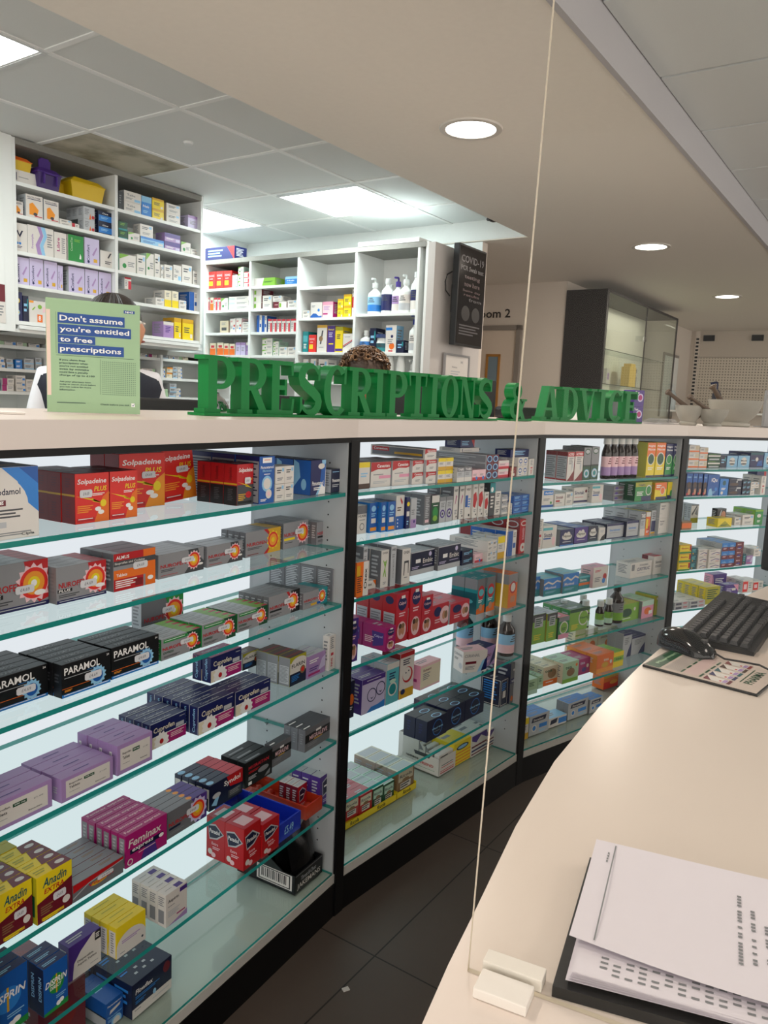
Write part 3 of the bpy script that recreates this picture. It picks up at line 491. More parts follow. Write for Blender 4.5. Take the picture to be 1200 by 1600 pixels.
K('navytube', 'lgrey', 'narrow navy and silver carton', 'R.1,.1,.9,.55,navy;B.2,.9,.6,4,.3,dgrey;R.1,0,.9,.08,gold', side='grey')
K('white22', 'offwh', 'plain white nasal spray carton', 'T.15,.74,.5,.1,dgrey,Relief;B.15,.66,.4,2,.15,grey;C.15,.3,.03,grey', side='lgrey')
K('stripe', 'offwh', 'white laxative box with red end', 'R.8,0,1,1,red;T.1,.6,.5,.16,dgrey,Senokot;B.1,.5,.5,2,.15,grey;C.86,.15,.05,amber', 'R0,0,.5,1,maroon;B.1,.8,.3,4,.5,crimson', top='crimson')
K('tealbox', 'bblue', 'blue teal laxative box with waves', 'R0,0,1,.35,teal;Poffwh,0,.72,.25,.85,.5,.7,.75,.85,1,.75,1,.66,.75,.76,.5,.6,.25,.75,0,.62;T.1,.4,.6,.14,white,Movicol;B.1,.25,.6,2,.12,lblue', side='grey', top='lteal')
K('tealor', 'teal', 'teal and orange laxative box', 'R0,.3,1,.5,orange;T.1,.6,.6,.2,white,Senna;R0,.85,1,1,lteal', side='bblue')
K('pinkwh', 'offwh', 'white and pink pill box with dots', 'C.78,.5,.15,red;C.72,.3,.13,bblue;B.1,.85,.4,2,.12,crimson;B.1,.5,.4,3,.25,grey', side='lpink', top='pink')
K('dulco', 'offwh', 'wide white suppository box', 'T.42,.72,.4,.14,grey,PHARMA;I.3,.42,.6,.22,navy,OXITRUC;R.05,.5,.18,.9,grey;B.3,.3,.4,1,.07,lgrey')
K('greenyel', 'lgreen', 'olive green herbal carton', 'R0,.75,1,1,dgrey;R.2,.55,.8,.9,lgrey;B.25,.85,.5,4,.28,dgreen;B.2,.3,.5,3,.2,yellow', side='olive', top='lgrey')
K('greenpk', 'green', 'green and pink herbal carton', 'R0,.8,1,1,grey;C.5,.5,.4,offwh;C.5,.5,.32,lgreen;R0,0,1,.22,pink;B.3,.5,.4,2,.14,dgreen', side='dgreen', top='crimson')
K('kwells', 'lgreen', 'green herbal carton with white badge', 'C.7,.55,.36,offwh;C.7,.55,.3,lgreen;T.5,.5,.4,.1,dgreen,Herb;R0,.85,1,1,dgreen;B.1,.3,.35,4,.25,yellow', side='green', top='dgreen')
K('greentea', 'lgreen', 'green herbal tea box', 'E.4,.5,.25,.25,dgreen;C.78,.65,.1,offwh;B.1,.2,.5,1,.08,white', side='dgrey', top='olive')
K('pinktea', 'pink', 'pink and green tea box', 'R0,.7,1,1,mint;E.5,.4,.3,.2,orange;R.6,.2,.9,.4,white', side='grey', top='pgreen')
K('yelgreen', 'olive', 'green and yellow herbal carton', 'Pyellow,.4,0,1,0,1,.4,.7,.5;E.3,.6,.2,.2,lgreen;B.1,.9,.5,2,.1,white', side='olive', top='green')
K('palegreen', 'pgreen', 'pale green carton', 'B.2,.8,.5,3,.3,dgreen;R0,0,1,.3,mint', top='mint')
K('teaor', 'beige', 'beige tea box with orange leaves', 'E.6,.6,.3,.25,wood;R0,0,1,.3,orange;T.1,.7,.5,.14,dgreen,tea;B.2,.2,.5,1,.08,white', side='cream', top='cream')
K('teagr', 'pgreen', 'pale green tea box', 'E.5,.5,.25,.2,wood;R0,0,1,.2,lgreen;T.15,.68,.4,.14,dgreen,tea;C.85,.8,.08,orange', side='cream', top='mint')
K('teapur', 'mag', 'magenta tea box', 'C.8,.5,.12,offwh;T.15,.65,.4,.16,lav,tea;E.5,.3,.2,.15,purple', side='purple')
K('teaoran', 'orange', 'orange tea box', 'C.85,.5,.1,offwh;R0,0,1,.25,amber;T.4,.6,.3,.14,cream,tea;E.5,.4,.2,.15,gold', 'B.1,.8,.5,3,.3,offwh', side='amber', top='orange')
K('teayel', 'yellow', 'yellow and green tea box', 'R0,.4,1,.7,lgreen;T.2,.48,.6,.14,dgreen,tea', side='olive', top='lgreen')
K('beigetall', 'cream', 'tall cream herbal carton', 'R0,.75,1,.8,lgreen;E.6,.3,.25,.2,orange;B.1,.65,.5,2,.1,wood', top='beige')
K('navywh', 'lgrey', 'pale carton with navy top', 'R0,.9,1,1,navy;B.2,.8,.5,4,.3,grey;Pnavy,.5,0,1,0,1,.6,.7,.3', top='navy', side='silver')
K('beigesm', 'beige', 'beige remedy carton', 'B.2,.85,.5,3,.25,grey;R.2,.2,.8,.45,dgrey', top='cream')
K('dentist', 'lgrey', 'white and blue denture tablet box', 'Pdnavy,.1,.65,.15,.88,.85,.9,.8,.66;T.2,.7,.5,.12,offwh,Steradent;C.25,.35,.18,offwh;C.25,.35,.12,bblue;R.5,.3,.9,.5,bblue;B.5,.2,.4,2,.12,lblue', side='grey', top='bblue')
K('dentlie', 'offwh', 'white and blue box lying flat', 'Pdnavy,.1,.3,.15,.8,.5,.9,.45,.4;R.55,.2,1,.8,bblue', top='lblue')
K('orlow', 'orange', 'orange box on the cabinet floor', 'R0,0,1,.5,bred;R0,.8,1,1,gold;E.5,.4,.2,.15,amber')
K('whor', 'offwh', 'white and orange plaster box', 'R0,.1,1,.3,orange;R.6,.4,1,.9,beige;B.1,.8,.4,3,.3,grey', side='lgrey')
K('dkgreen', 'dgreen', 'dark green support box', 'R0,.55,1,.75,offwh;R.1,.1,.9,.3,lgrey;B.1,.9,.5,1,.08,lgreen')
K('bluew', 'lblue', 'white and blue box with round label', 'C.5,.5,.36,offwh;T.25,.5,.5,.14,dnavy,Medi;E.5,.3,.25,.06,dgrey', side='blue', top='blue')
K('navyb', 'navy', 'wide navy box with white disc', 'R0,.85,1,1,dteal;C.5,.55,.14,offwh;Pblue,.5,.1,.95,.1,.9,.5,.6,.4;B.1,.5,.25,1,.06,lblue', top='dteal')
K('blubrown', 'dnavy', 'dark blue box with picture', 'R0,.6,1,1,blue;T.15,.8,.6,.1,lblue,Seven;E.5,.5,.3,.14,brown;E.6,.2,.22,.14,skin;E.3,.1,.15,.06,crimson', top='blue')
K('iqu', 'blue', 'bright blue box with big letters', 'T.3,.62,.5,.22,white,iQu;Plblue,.1,0,.5,0,.35,.35,.15,.3;C.75,.3,.12,bblue;B.3,.2,.4,2,.12,lblue')
K('iqu2', 'bblue', 'blue box with penguin logo', 'C.5,.75,.2,dteal;B.2,.45,.5,2,.15,white;C.3,.15,.14,offwh')
K('navybr', 'dnavy', 'navy and brown flat box', 'E.4,.3,.35,.18,brown;C.6,.6,.12,lgrey;B.1,.9,.5,1,.06,grey;R.6,.75,.95,.95,lgrey')
K('orwood', 'wood', 'orange brown display base', 'R0,.2,1,.8,orange')
K('packrow', 'offwh', 'clear and yellow teeth kit packet', 'R0,0,1,.28,olive;Pdgrey,.2,.4,.8,.9,.7,.95,.1,.5;Pgrey,.5,.5,.9,.4,.85,.9;R0,.95,1,1,dgrey', top='lgrey', side='lgrey')
K('blackpack', 'black', 'black packet with face picture', 'E.7,.55,.25,.3,skin;Plgrey,.1,.2,.3,.2,.5,.9,.4,.9;R0,.9,1,1,dgrey')
K('yelarr', 'yellow', 'yellow arrow shaped pack', 'Polive,0,0,1,0,.5,.7;B.2,.3,.5,2,.2,dgreen')
K('greenbx', 'green', 'bright green carton', 'E.5,.6,.25,.12,offwh;R0,.88,1,1,lgreen;B.3,.3,.4,2,.15,white', side='lgreen')
K('yelst', 'yellow', 'yellow and red plaster box', 'R0,0,1,.2,green;T.15,.5,.6,.18,red,Balm;R.85,.3,1,.9,red;R0,.88,1,1,gold')
K('tealst', 'dteal', 'dark teal carton', 'B.15,.8,.6,3,.5,lteal;C.3,.2,.1,gold')
K('whpur', 'offwh', 'white carton with purple wave', 'Ppurple,.2,.2,.6,.45,.9,.3,.95,.4,.6,.55,.2,.3;B.1,.85,.5,2,.2,grey;Pred,.6,.1,.9,.1,.9,.16,.6,.16')
K('purblu', 'bblue', 'blue and purple gel carton end on', 'R0,0,1,.5,maroon;T.2,.55,.6,.2,lblue,GEL;B.2,.4,.5,2,.2,lpink', side='lgrey')
K('darkpur', 'maroon', 'dark purple gel carton end on', 'T.2,.6,.5,.18,lpink,MAX;E.5,.3,.25,.14,purple;B.2,.2,.4,1,.1,white', side='grey', top='lgrey')
K('purpsm', 'lilac', 'small mauve tablet box', 'Plav,.6,.2,1,.3,1,.8,.8,.7;B.1,.8,.5,2,.2,white;R.05,.1,.7,.2,mag;B.1,.45,.5,2,.2,purple', side='lilac', top='lgrey')
K('silvt', 'lgrey', 'flat silver tube carton', 'R.1,.2,.5,.8,dsilver;B.6,.8,.3,2,.5,crimson;T.12,.3,.34,.4,navy,ACE', top='offwh')
K('yeldisp', 'olive', 'yellow green packet', 'B.15,.85,.7,5,.6,dgreen', side='yellow', top='yellow')
K('purpdisp', 'purple', 'purple display card with pink edge', 'Ppink,0,0,.15,0,.1,.5,0,1;B.2,.75,.6,3,.3,white', side='pink')
K('purpdisp2', 'purple', 'purple packet in front of display card', 'Ppink,.6,1,1,.4,1,1;R.5,.5,.8,.7,offwh;B.1,.7,.4,3,.4,lav')
K('orwhs', 'offwh', 'small orange and white carton', 'R.0,.1,.5,.9,bred;R.1,.3,.4,.7,lpink;B.6,.8,.3,3,.5,grey')
K('accu', 'offwh', 'white and orange test strip carton', 'T.08,.86,.8,.07,dnavy,ACCU-CHEK;R.1,.8,.9,.83,navy;Pamber,.2,.15,.65,.15,.75,.4,.4,.68,.2,.6;E.55,.2,.12,.07,dgrey;R.5,.1,.95,.14,crimson', side='lgrey')
K('redwsm', 'offwh', 'tiny red and white carton', 'R.0,.0,.4,1,crimson;B.5,.7,.3,2,.4,grey')
K('greyor', 'lgrey', 'grey and orange meter carton', 'Porange,.5,0,.7,0,.6,.5;B.1,.8,.4,4,.5,grey;C.85,.2,.14,red', side='lgrey')
K('navyblue', 'dnavy', 'navy carton with bright blue panel', 'R.05,.15,.95,.65,bblue;T.3,.75,.4,.12,white,One;B.2,.5,.5,2,.2,lblue')
K('veebox', 'offwh', 'tall white stoma carton with black V', 'Pdnavy,.15,.75,.3,.75,.42,.6,.58,.75,.7,.75,.45,.5;C.25,.3,.09,bblue;C.45,.3,.09,bblue;B.2,.2,.4,2,.08,navy')
K('wavy', 'offwh', 'white carton with mauve and blue wave', 'Plilac,.38,0,.55,0,.45,.35,.6,.7,.5,1,.36,1,.48,.7,.3,.35;Plblue,.55,0,.68,0,.6,.35,.75,.7,.66,1,.5,1,.62,.7,.46,.35;V.14,.2,.1,.5,lilac,Freestyle;B.75,.8,.2,6,.5,grey', side='lgrey')
K('whpink', 'offwh', 'white carton with pink writing', 'V.2,.3,.25,.5,mag,Libre;B.6,.8,.3,8,.6,grey')
K('greenbig', 'green', 'large green carton', 'V.15,.4,.14,.5,pgreen,ConvaTec;Pwhite,.72,.15,.85,.15,.85,.25,.78,.35;B.4,.85,.4,3,.1,lgreen', side='offwh')
K('lilac', 'lav', 'pale lilac catheter carton', 'V.14,.15,.18,.6,navy,Comfort;Plilac,.5,.4,.8,.7,.85,.65,.6,.35;R.6,.12,.85,.25,gold;C.25,.12,.08,navy', side='lgrey', top='lgrey')
K('whmark', 'offwh', 'white carton with ink dashes', 'Pdgrey,.45,.6,.55,.6,.72,.9,.62,.9;B.3,.4,.4,2,.2,dgrey', side='lgrey')
K('navyyel2', 'navy', 'navy carton with yellow rings', 'C.3,.7,.36,yellow;C.3,.7,.26,offwh;C.3,.3,.36,lblue;C.3,.3,.24,yellow', side='blue')
K('lancet', 'offwh', 'wide white needle box with orange panel', 'R.45,.05,.75,.4,orange;T.52,.12,.14,.22,white,8;Pamber,0,.9,.25,.9,.25,1,0,1;Plgreen,.2,.55,.35,.7,.33,.75,.15,.6;E.6,.75,.12,.1,lgreen;Plpink,.75,.5,.95,.55,.95,.8,.8,.75', side='lgrey')
K('whitelong', 'offwh', 'long flat white carton', 'R.1,.2,.13,.8,navy;B.2,.5,.4,1,.1,grey')
K('blackbx', 'dgrey', 'narrow black carton', 'B.2,.8,.5,4,.5,grey')
K('whbl', 'offwh', 'white carton with light blue mark', 'T.15,.55,.5,.2,grey,Tabs;R.6,.1,.95,.35,lblue;B.1,.4,.4,2,.2,grey', side='lgrey')
K('bluew2', 'bblue', 'bright blue carton', 'R0,.7,1,1,lblue;T.15,.45,.6,.12,white,Neb;B.15,.3,.5,2,.15,lblue')
K('yelbk', 'yellow', 'yellow medicine carton', 'R.0,.8,1,1,gold;B.15,.6,.5,3,.3,dgrey;R.7,.1,.9,.3,offwh', side='gold')
K('whpurp', 'lav', 'white and lilac carton', 'R0,.8,1,1,lilac;B.2,.6,.5,3,.3,grey')
K('greend', 'dgreen', 'dark green carton', 'B.2,.8,.5,2,.3,lgreen;R0,0,1,.2,teal')
K('greenw', 'offwh', 'green and white carton', 'Plgreen,0,.7,.6,1,0,1;C.3,.35,.14,green;B.5,.6,.4,3,.3,grey', side='mint')
K('blulong', 'lblue', 'long pale blue carton', 'R0,.7,1,1,bblue;B.1,.5,.5,2,.3,blue;R.75,.2,.95,.5,offwh', side='grey')
K('purst', 'lilac', 'mauve carton', 'R0,.5,1,1,purple;B.1,.4,.5,2,.2,white;R.7,.1,.95,.4,lav')
K('redw', 'offwh', 'red and white carton', 'R.55,0,1,.7,crimson;R0,.85,1,1,crimson;B.1,.7,.35,4,.5,grey', side='lgrey')
K('whyel', 'cream', 'white and yellow carton', 'R0,0,1,.45,yellow;B.2,.85,.5,3,.25,grey', side='offwh')
K('purplesm2', 'lilac', 'lilac medicine carton', 'R0,.8,1,1,offwh;B.2,.7,.5,4,.4,purple')
K('redbox', 'bred', 'bright red nutrition carton', 'R.1,.2,.6,.45,yellow;T.1,.7,.7,.12,lpink,ENSHAKE;B.2,.6,.4,1,.06,white', side='red')
K('greenlong', 'lgreen', 'long lime green carton', 'Poffwh,0,0,.4,0,.5,1,0,1;B.5,.6,.4,2,.2,dgreen')
K('orangesm', 'cream', 'orange and white tube carton', 'R0,0,1,.55,orange;R.2,.6,.8,.8,crimson')
K('whpile', 'offwh', 'long flat white and green carton', 'R.0,.3,.3,.7,mint;B.4,.7,.5,2,.4,grey')
K('maroonst', 'offwh', 'white carton with maroon end', 'R0,0,.42,1,maroon;R.45,.2,.6,.8,lgreen;B.1,.6,.25,1,.15,lpink', side='maroon')
K('wavesq', 'offwh', 'square white carton with blue wave', 'Pblue,0,0,1,0,1,.15,.75,.12,.5,.28,.25,.3,0,.12;C.72,.5,.1,bblue;B.1,.8,.3,2,.15,grey')
K('pinkbig', 'lpink', 'large pink carton', 'R.0,.8,1,1,pink;R.05,.2,.5,.3,mag;B.1,.7,.6,3,.25,lilac', side='mag')
K('tealsm', 'teal', 'teal medicine carton', 'R.1,.5,.9,.8,lteal;B.2,.4,.5,3,.25,white')
K('whyelt', 'offwh', 'tall white carton with yellow top', 'R0,.9,1,1,gold;Pdgrey,.3,.3,.45,.3,.65,.8,.5,.8;E.4,.5,.2,.1,wood;B.2,.2,.5,1,.05,grey', side='gold')
K('purplet', 'purple', 'tall purple carton with yellow print', 'T.15,.82,.7,.07,yellow,Benyl;B.2,.75,.5,3,.2,lav;R.2,.3,.8,.35,yellow', side='yellow')
K('yellowt', 'yellow', 'tall yellow carton', 'R0,.85,1,1,olive;B.2,.7,.5,3,.2,dnavy;R0,.05,1,.15,purple')
K('whredline', 'offwh', 'white carton with red diagonal', 'Pcrimson,0,.3,1,.7,1,.76,0,.36;Pnavy,0,.24,1,.64,1,.68,0,.28;T.15,.8,.5,.08,grey,Locor', side='lgrey')
K('whorange', 'offwh', 'tall white cream carton with orange dot', 'R0,.82,.6,.92,bblue;C.6,.6,.12,navy;E.6,.25,.25,.12,orange;B.2,.5,.5,3,.2,grey;R.3,.05,.7,.1,crimson', side='lblue')
# ================================================================== ROOM
def rm(): return MB()
def rbuild(mb, name, kind='structure', smooth=False, s=0, t=0, z=0):
    """room-frame mesh: local x = s, local y = -t"""
    o = mb.build(name, None, W(s, t, z), ROOMROT, smooth, kind)
    return o
CZ_ = 2.505; SZ_ = 2.38
M_FLOOR = tile_mat('dark_vinyl_floor_tiles', '5c5149', '241f1c', 0.6, (1.46, 0.955), 0.004, 0.45, spot=0.22)
M_GRID = tile_mat('grey_ceiling_tiles', 'bfc3c2', 'a0a4a3', 0.605, (2.335, 2.675 - .605 * 3), 0.001, 0.7, spot=0.04)
# floor
rbuild(MB().box(-3, -5, -0.02, 11.2, 5, 0, M_FLOOR), 'floor')
# ceiling tiles over the dispensary (left) and over the shop (right), plaster soffit between them
panel_cells = [(1.135, 2.67), (3.57, 2.68), (3.57, 3.885)]
# grid ceiling on the left: built tile by tile inside one ceiling mesh, with T bars
ce = MB(); M_TILE = mat('dde1e0', 0.75, 0, 'perforated_ceiling_tile', 0.03, bump=0.3, nscale=400); M_TBAR = mat('eceeed', 0.5, 0, 'ceiling_t_bar')
s0 = 2.33 - 0.605 * 9; rows = [2.13, 2.675, 3.28, 3.885, 4.49]
for j in range(len(rows) - 1):
    k = 0; s = s0
    while s < 4.61:
        e = min(s + 0.605, 4.61)
        if not any(abs(s - a) < .1 and abs(rows[j] - b) < .1 for a, b in panel_cells):
            ce.box(s + .008, rows[j] + .008, 0.0, e - .008, rows[j + 1] - .008, .012, M_TILE)
        ce.box(s - .012, rows[j], -.004, s + .012, rows[j + 1], 0.006, M_TBAR)
        s += 0.605
for y in rows[1:]: ce.box(s0, y - .012, -.0045, 4.61, y + .012, 0.006, M_TBAR)
ce.box(s0, 2.13, .03, 4.61, 4.5, .05, M_TILE)
rbuild(ce, 'ceiling', z=CZ_)
ce = MB()
cs = [2.932 + 0.61 * i for i in range(-9, 14)]
for i in range(len(cs) - 1):
    for j in range(8):
        a = .90 - .61 * j
        if (round(cs[i] + .305, 1), round(a - .305, 1)) in []: continue
        ce.box(cs[i] + .009, a - .61 + .009, 0, cs[i + 1] - .009, a - .009, .012, M_TILE)
ce.box(cs[0], -5, .03, cs[-1], .90, .05, mat('4a4642', .8))
y_ = -.915
rbuild(ce, 'ceiling', z=CZ_)
# lit shop ceiling panels (flush fittings)
# soffit
so = MB()
so.box(-3, .915, 0, 10.6, 2.13, .125, M_PLASTER); so.box(4.61, 2.13, 0, 10.6, 4.6, .125, M_PLASTER)
rbuild(so, 'ceiling', z=SZ_)
rbuild(MB().box(-3, .895, 0, 10.6, .9148, .145, mat('b9b7bb', .6, 0, 'soffit_fascia_paint')), 'trim_soffit', z=SZ_ - .004)
# walls
rbuild(MB().box(4.61, 2.44, 0, 4.68, 4.6, 2.375, M_COOLWALL, dict(f=M_WALL, r=M_WALL)).box(4.605, 2.13, 2.385, 4.609, 4.6, 2.515, M_COOLWALL), 'wall_back')
rbuild(MB().box(-3, 4.5, 0, 4.61, 4.56, 2.56, M_COOLWALL), 'wall_left')
rbuild(MB().box(6.3, 2.53, 0, 6.38, 4.6, SZ_, M_WALL), 'wall_room')
rbuild(MB().box(6.38, 2.53, 0, 10.55, 2.61, SZ_, M_WALL), 'wall_passage')
rbuild(MB().box(10.57, -5, 0, 10.65, 2.6, 2.56, M_WALL), 'wall_far')
rbuild(MB().box(4.68, 4.3, 0, 6.3, 4.36, SZ_, M_WALL), 'wall_corridor')
# room 2 door with grey frame and a narrow glazed panel
dr = MB(); M_DOOR = mat('dccdbd', .45, 0, 'cream_door_paint', .02); M_FR = mat('8f8780', .5, 0, 'grey_door_frame')
dr.box(6.262, 2.903, 0, 6.3, 2.945, 2.03, M_FR).box(6.262, 3.84, 0, 6.3, 3.88, 2.03, M_FR).box(6.262, 2.903, 1.99, 6.3, 3.88, 2.03, M_FR)
dr.box(6.28, 2.945, .01, 6.299, 3.84, 1.99, M_DOOR)
d1 = rbuild(dr, 'door_1')
gl = MB(); MO = mat('b5803f', .5, 0, 'oak_bead', .1)
gl.box(6.272, 3.085, 1.0, 6.28, 3.105, 1.785, MO).box(6.272, 3.2, 1.0, 6.28, 3.222, 1.785, MO).box(6.272, 3.085, 1.765, 6.28, 3.222, 1.787, MO).box(6.272, 3.085, 1.0, 6.28, 3.222, 1.02, MO)
gl.box(6.277, 3.105, 1.02, 6.28, 3.2, 1.766, mat('7f93a0', .12, 0, 'blue_grey_door_glass'))
g_ = gl.build('door_panel', d1)
def flat_text(s, parent, name, col, loc, height, rot, width=None, depth=.0015):
    vs, fs, asp = text_shape(s); w = width or height * asp
    mb = MB(); mb.add([(x * w, -depth, y * height) for x, y in vs], fs, col if not isinstance(col, str) else card(col))
    o = mb.build(name, parent, loc, rot); return o
o = flat_text('Room 2', None, 'wall_sign', mat('3a3634', .5, 0, 'dark_sign_vinyl'), W(6.298, -3.385, 2.098), .075, ROOMROT - math.pi / 2, .36)
tag(o, 'dark lettering reading Room 2 on the cream wall above the door', 'wall sign')
# slatted perforated back wall at the far end
def perf():
    m = bpy.data.materials.new('perforated_metal_panel'); m.use_nodes = True; nt = m.node_tree; b = nt.nodes['Principled BSDF']; b.inputs['Roughness'].default_value = .5
    tc = nt.nodes.new('ShaderNodeTexCoord'); sp = nt.nodes.new('ShaderNodeSeparateXYZ'); nt.links.new(tc.outputs['Object'], sp.inputs[0]); fs = []
    for ax in (1, 2):
        md = nt.nodes.new('ShaderNodeMath'); md.operation = 'FLOORED_MODULO'; md.inputs[1].default_value = .034; nt.links.new(sp.outputs[ax], md.inputs[0])
        lt = nt.nodes.new('ShaderNodeMath'); lt.operation = 'LESS_THAN'; lt.inputs[1].default_value = .015; nt.links.new(md.outputs[0], lt.inputs[0]); fs.append(lt)
    mu = nt.nodes.new('ShaderNodeMath'); mu.operation = 'MULTIPLY'; nt.links.new(fs[0].outputs[0], mu.inputs[0]); nt.links.new(fs[1].outputs[0], mu.inputs[1])
    mx = nt.nodes.new('ShaderNodeMix'); mx.data_type = 'RGBA'; mx.inputs[6].default_value = lin('d9cfc0'); mx.inputs[7].default_value = lin('8c8478')
    nt.links.new(mu.outputs[0], mx.inputs[0]); nt.links.new(mx.outputs[2], b.inputs['Base Color']); return m
M_PERF = perf()
pf = empty('perforated_wall_panel', W(10.55, -2.45, 0), ROOMROT, 'cream perforated metal shop wall panel at the far end', 'wall panel')
MB().box(0, -4.4, .4, .016, -.03, 1.66, M_PERF).box(0, -4.4, 1.668, .016, -.03, 2.05, M_PERF).build('panel', pf)
MB().box(-.002, -4.4, 2.06, .018, -.03, 2.378, mat('c9bfb2', .6, 0, 'plain_header_panel', .03)).build('header_panel', pf)
up_ = MB().box(-.03, -.03, .1, .016, .02, 2.378, M_WALL)
for i in range(48): up_.box(-.0312, -.022, .15 + i * .045, -.03, .012, .175 + i * .045, M_HOLE)
up_.build('slotted_upright', pf)
for q in range(4):
    MB().box(-.03, -.2 - q * .56, 2.255, -.002, -.07 - q * .56, 2.325, M_HOLE).build('hook_plate', pf)

# ceiling fittings
M_PANEL = emis('ceiling_panel_glow', (0.93, 1.0, 1.0), 6.0)
names = ['nearest the camera at the left edge', 'above the middle of the shelves', 'partly behind the tall wall cabinet']
for i, (s, t) in enumerate(PANELS):
    e = empty('ceiling_light_panel', W(s, t, CZ_), ROOMROT, 'square white lit ceiling panel ' + names[i], 'ceiling light', 'square lit ceiling panels')
    MB().box(-.28, -.28, -.002, .28, .28, .004, M_PANEL).build('diffuser', e)
    f = MB(); w_ = mat('d4d8d8', .5, 0, 'white_trim')
    f.box(-.297, -.297, -.006, .297, -.281, .006, w_).box(-.297, .281, -.006, .297, .297, .006, w_).box(-.297, -.28, -.006, -.281, .28, .006, w_).box(.281, -.28, -.006, .297, .28, .006, w_)
    f.build('frame', e)
M_DL = emis('downlight_glow', (1.0, 0.98, 0.93), 9.0)
dn = ['behind the camera', 'largest and nearest', 'second, above the glass cabinet', 'farthest and smallest']
for i, (s, t) in enumerate(DOWNS):
    e = empty('downlight', W(s, t, SZ_), 0, 'round recessed ceiling downlight, ' + dn[i], 'ceiling light', 'round recessed downlights')
    MB().lathe([(0.001, -.003), (.094, -.003), (.094, .003)], M_DL, 40).build('lamp_lens', e)
    MB().lathe([(.095, 0), (.096, -.006), (.104, -.008), (.118, -.006), (.121, 0), (.12, .001)], mat('cfcac2', .4, 0, 'downlight_ring_paint'), 40, cap=False).build('ring', e, smooth=True)
e = MB().lathe([(.002, -.012), (.02, -.01), (.024, 0)], mat('dfe3e2', .4), 20)
tag(e.build('sprinkler_head', None, W(2.651, -2.985, CZ_), smooth=True), 'small round pale fitting in the grey ceiling tile', 'sprinkler')
cm = empty('security_camera', W(4.16, -2.135, 2.40), ROOMROT, 'small black dome camera on the ceiling edge', 'security camera')
MB().ball((0, .01, 0), .04, .03, .022, M_DARKPL, 20).build('housing', cm, smooth=True)
MB().ball((-.02, .03, -.008), .012, .012, .01, mat('55585c', .2), 12).build('lens', cm, smooth=True)
# water-stained ceiling tile
def stain():
    m = bpy.data.materials.new('stained_tile'); m.use_nodes = True; nt = m.node_tree; b = nt.nodes['Principled BSDF']; b.inputs['Roughness'].default_value = .8
    tc = nt.nodes.new('ShaderNodeTexCoord'); n = nt.nodes.new('ShaderNodeTexNoise'); n.inputs['Scale'].default_value = 4.5; n.inputs['Detail'].default_value = 5
    nt.links.new(tc.outputs['Object'], n.inputs['Vector'])
    r = nt.nodes.new('ShaderNodeValToRGB'); r.color_ramp.elements[0].position = .44; r.color_ramp.elements[0].color = lin('bdb8a6'); r.color_ramp.elements[1].position = .72; r.color_ramp.elements[1].color = lin('6a6852')
    nt.links.new(n.outputs['Fac'], r.inputs[0]); nt.links.new(r.outputs[0], b.inputs['Base Color']); return m
rbuild(MB().box(2.345, 3.29, -.001, 2.93, 3.68, -.0001, stain()), 'trim_stained_tile', z=CZ_ - .004)

# ================================================================== DISPLAY COUNTER (four backlit bays on an arc)
BP = [Vector(p) for p in [(-.573, 1.056), (-.083, 1.905), (.52, 2.66), (1.225, 3.24), (2.064, 3.686)]]
P_1 = BP[0] - Vector((math.sin(R_(19)), math.cos(R_(19)))) * .98
BP = [P_1] + BP
SH = {0: [1.12, .985, .846, .68, .49, .31], 1: [1.123, .988, .846, .677, .489, .309], 2: [1.12, .995, .848, .670, .489, .306], 3: [1.09, .997, .85, .672, .491, .315], 4: [1.117, 1.001, .86, .681, .511, .33]}
BAYN = ['zeroth', 'nearest', 'second', 'third', 'farthest']
M_BACKLIGHT = emis('backlit_panel_glow', (0.90, 0.955, 1.0), 0.78)
M_FLOORB = mat('d6d3cb', .12, 0, 'glossy_cabinet_floor', .03, nscale=4)
def bay_frame(k):
    p, q = BP[k], BP[k + 1]; d = (q - p).normalized(); return p, d, (q - p).length, math.atan2(d.y, d.x)
def off_line(dist):
    """the bay polyline moved back by dist, mitred"""
    out = []
    ns = []
    for k in range(5):
        p, d, L, a = bay_frame(k); ns.append(Vector((-d.y, d.x)))
    for i in range(6):
        if i == 0: out.append(BP[0] + ns[0] * dist)
        elif i == 5: out.append(BP[5] + ns[4] * dist)
        else:
            n = (ns[i - 1] + ns[i]).normalized(); out.append(BP[i] + n * dist / n.dot(ns[i]))
    return out
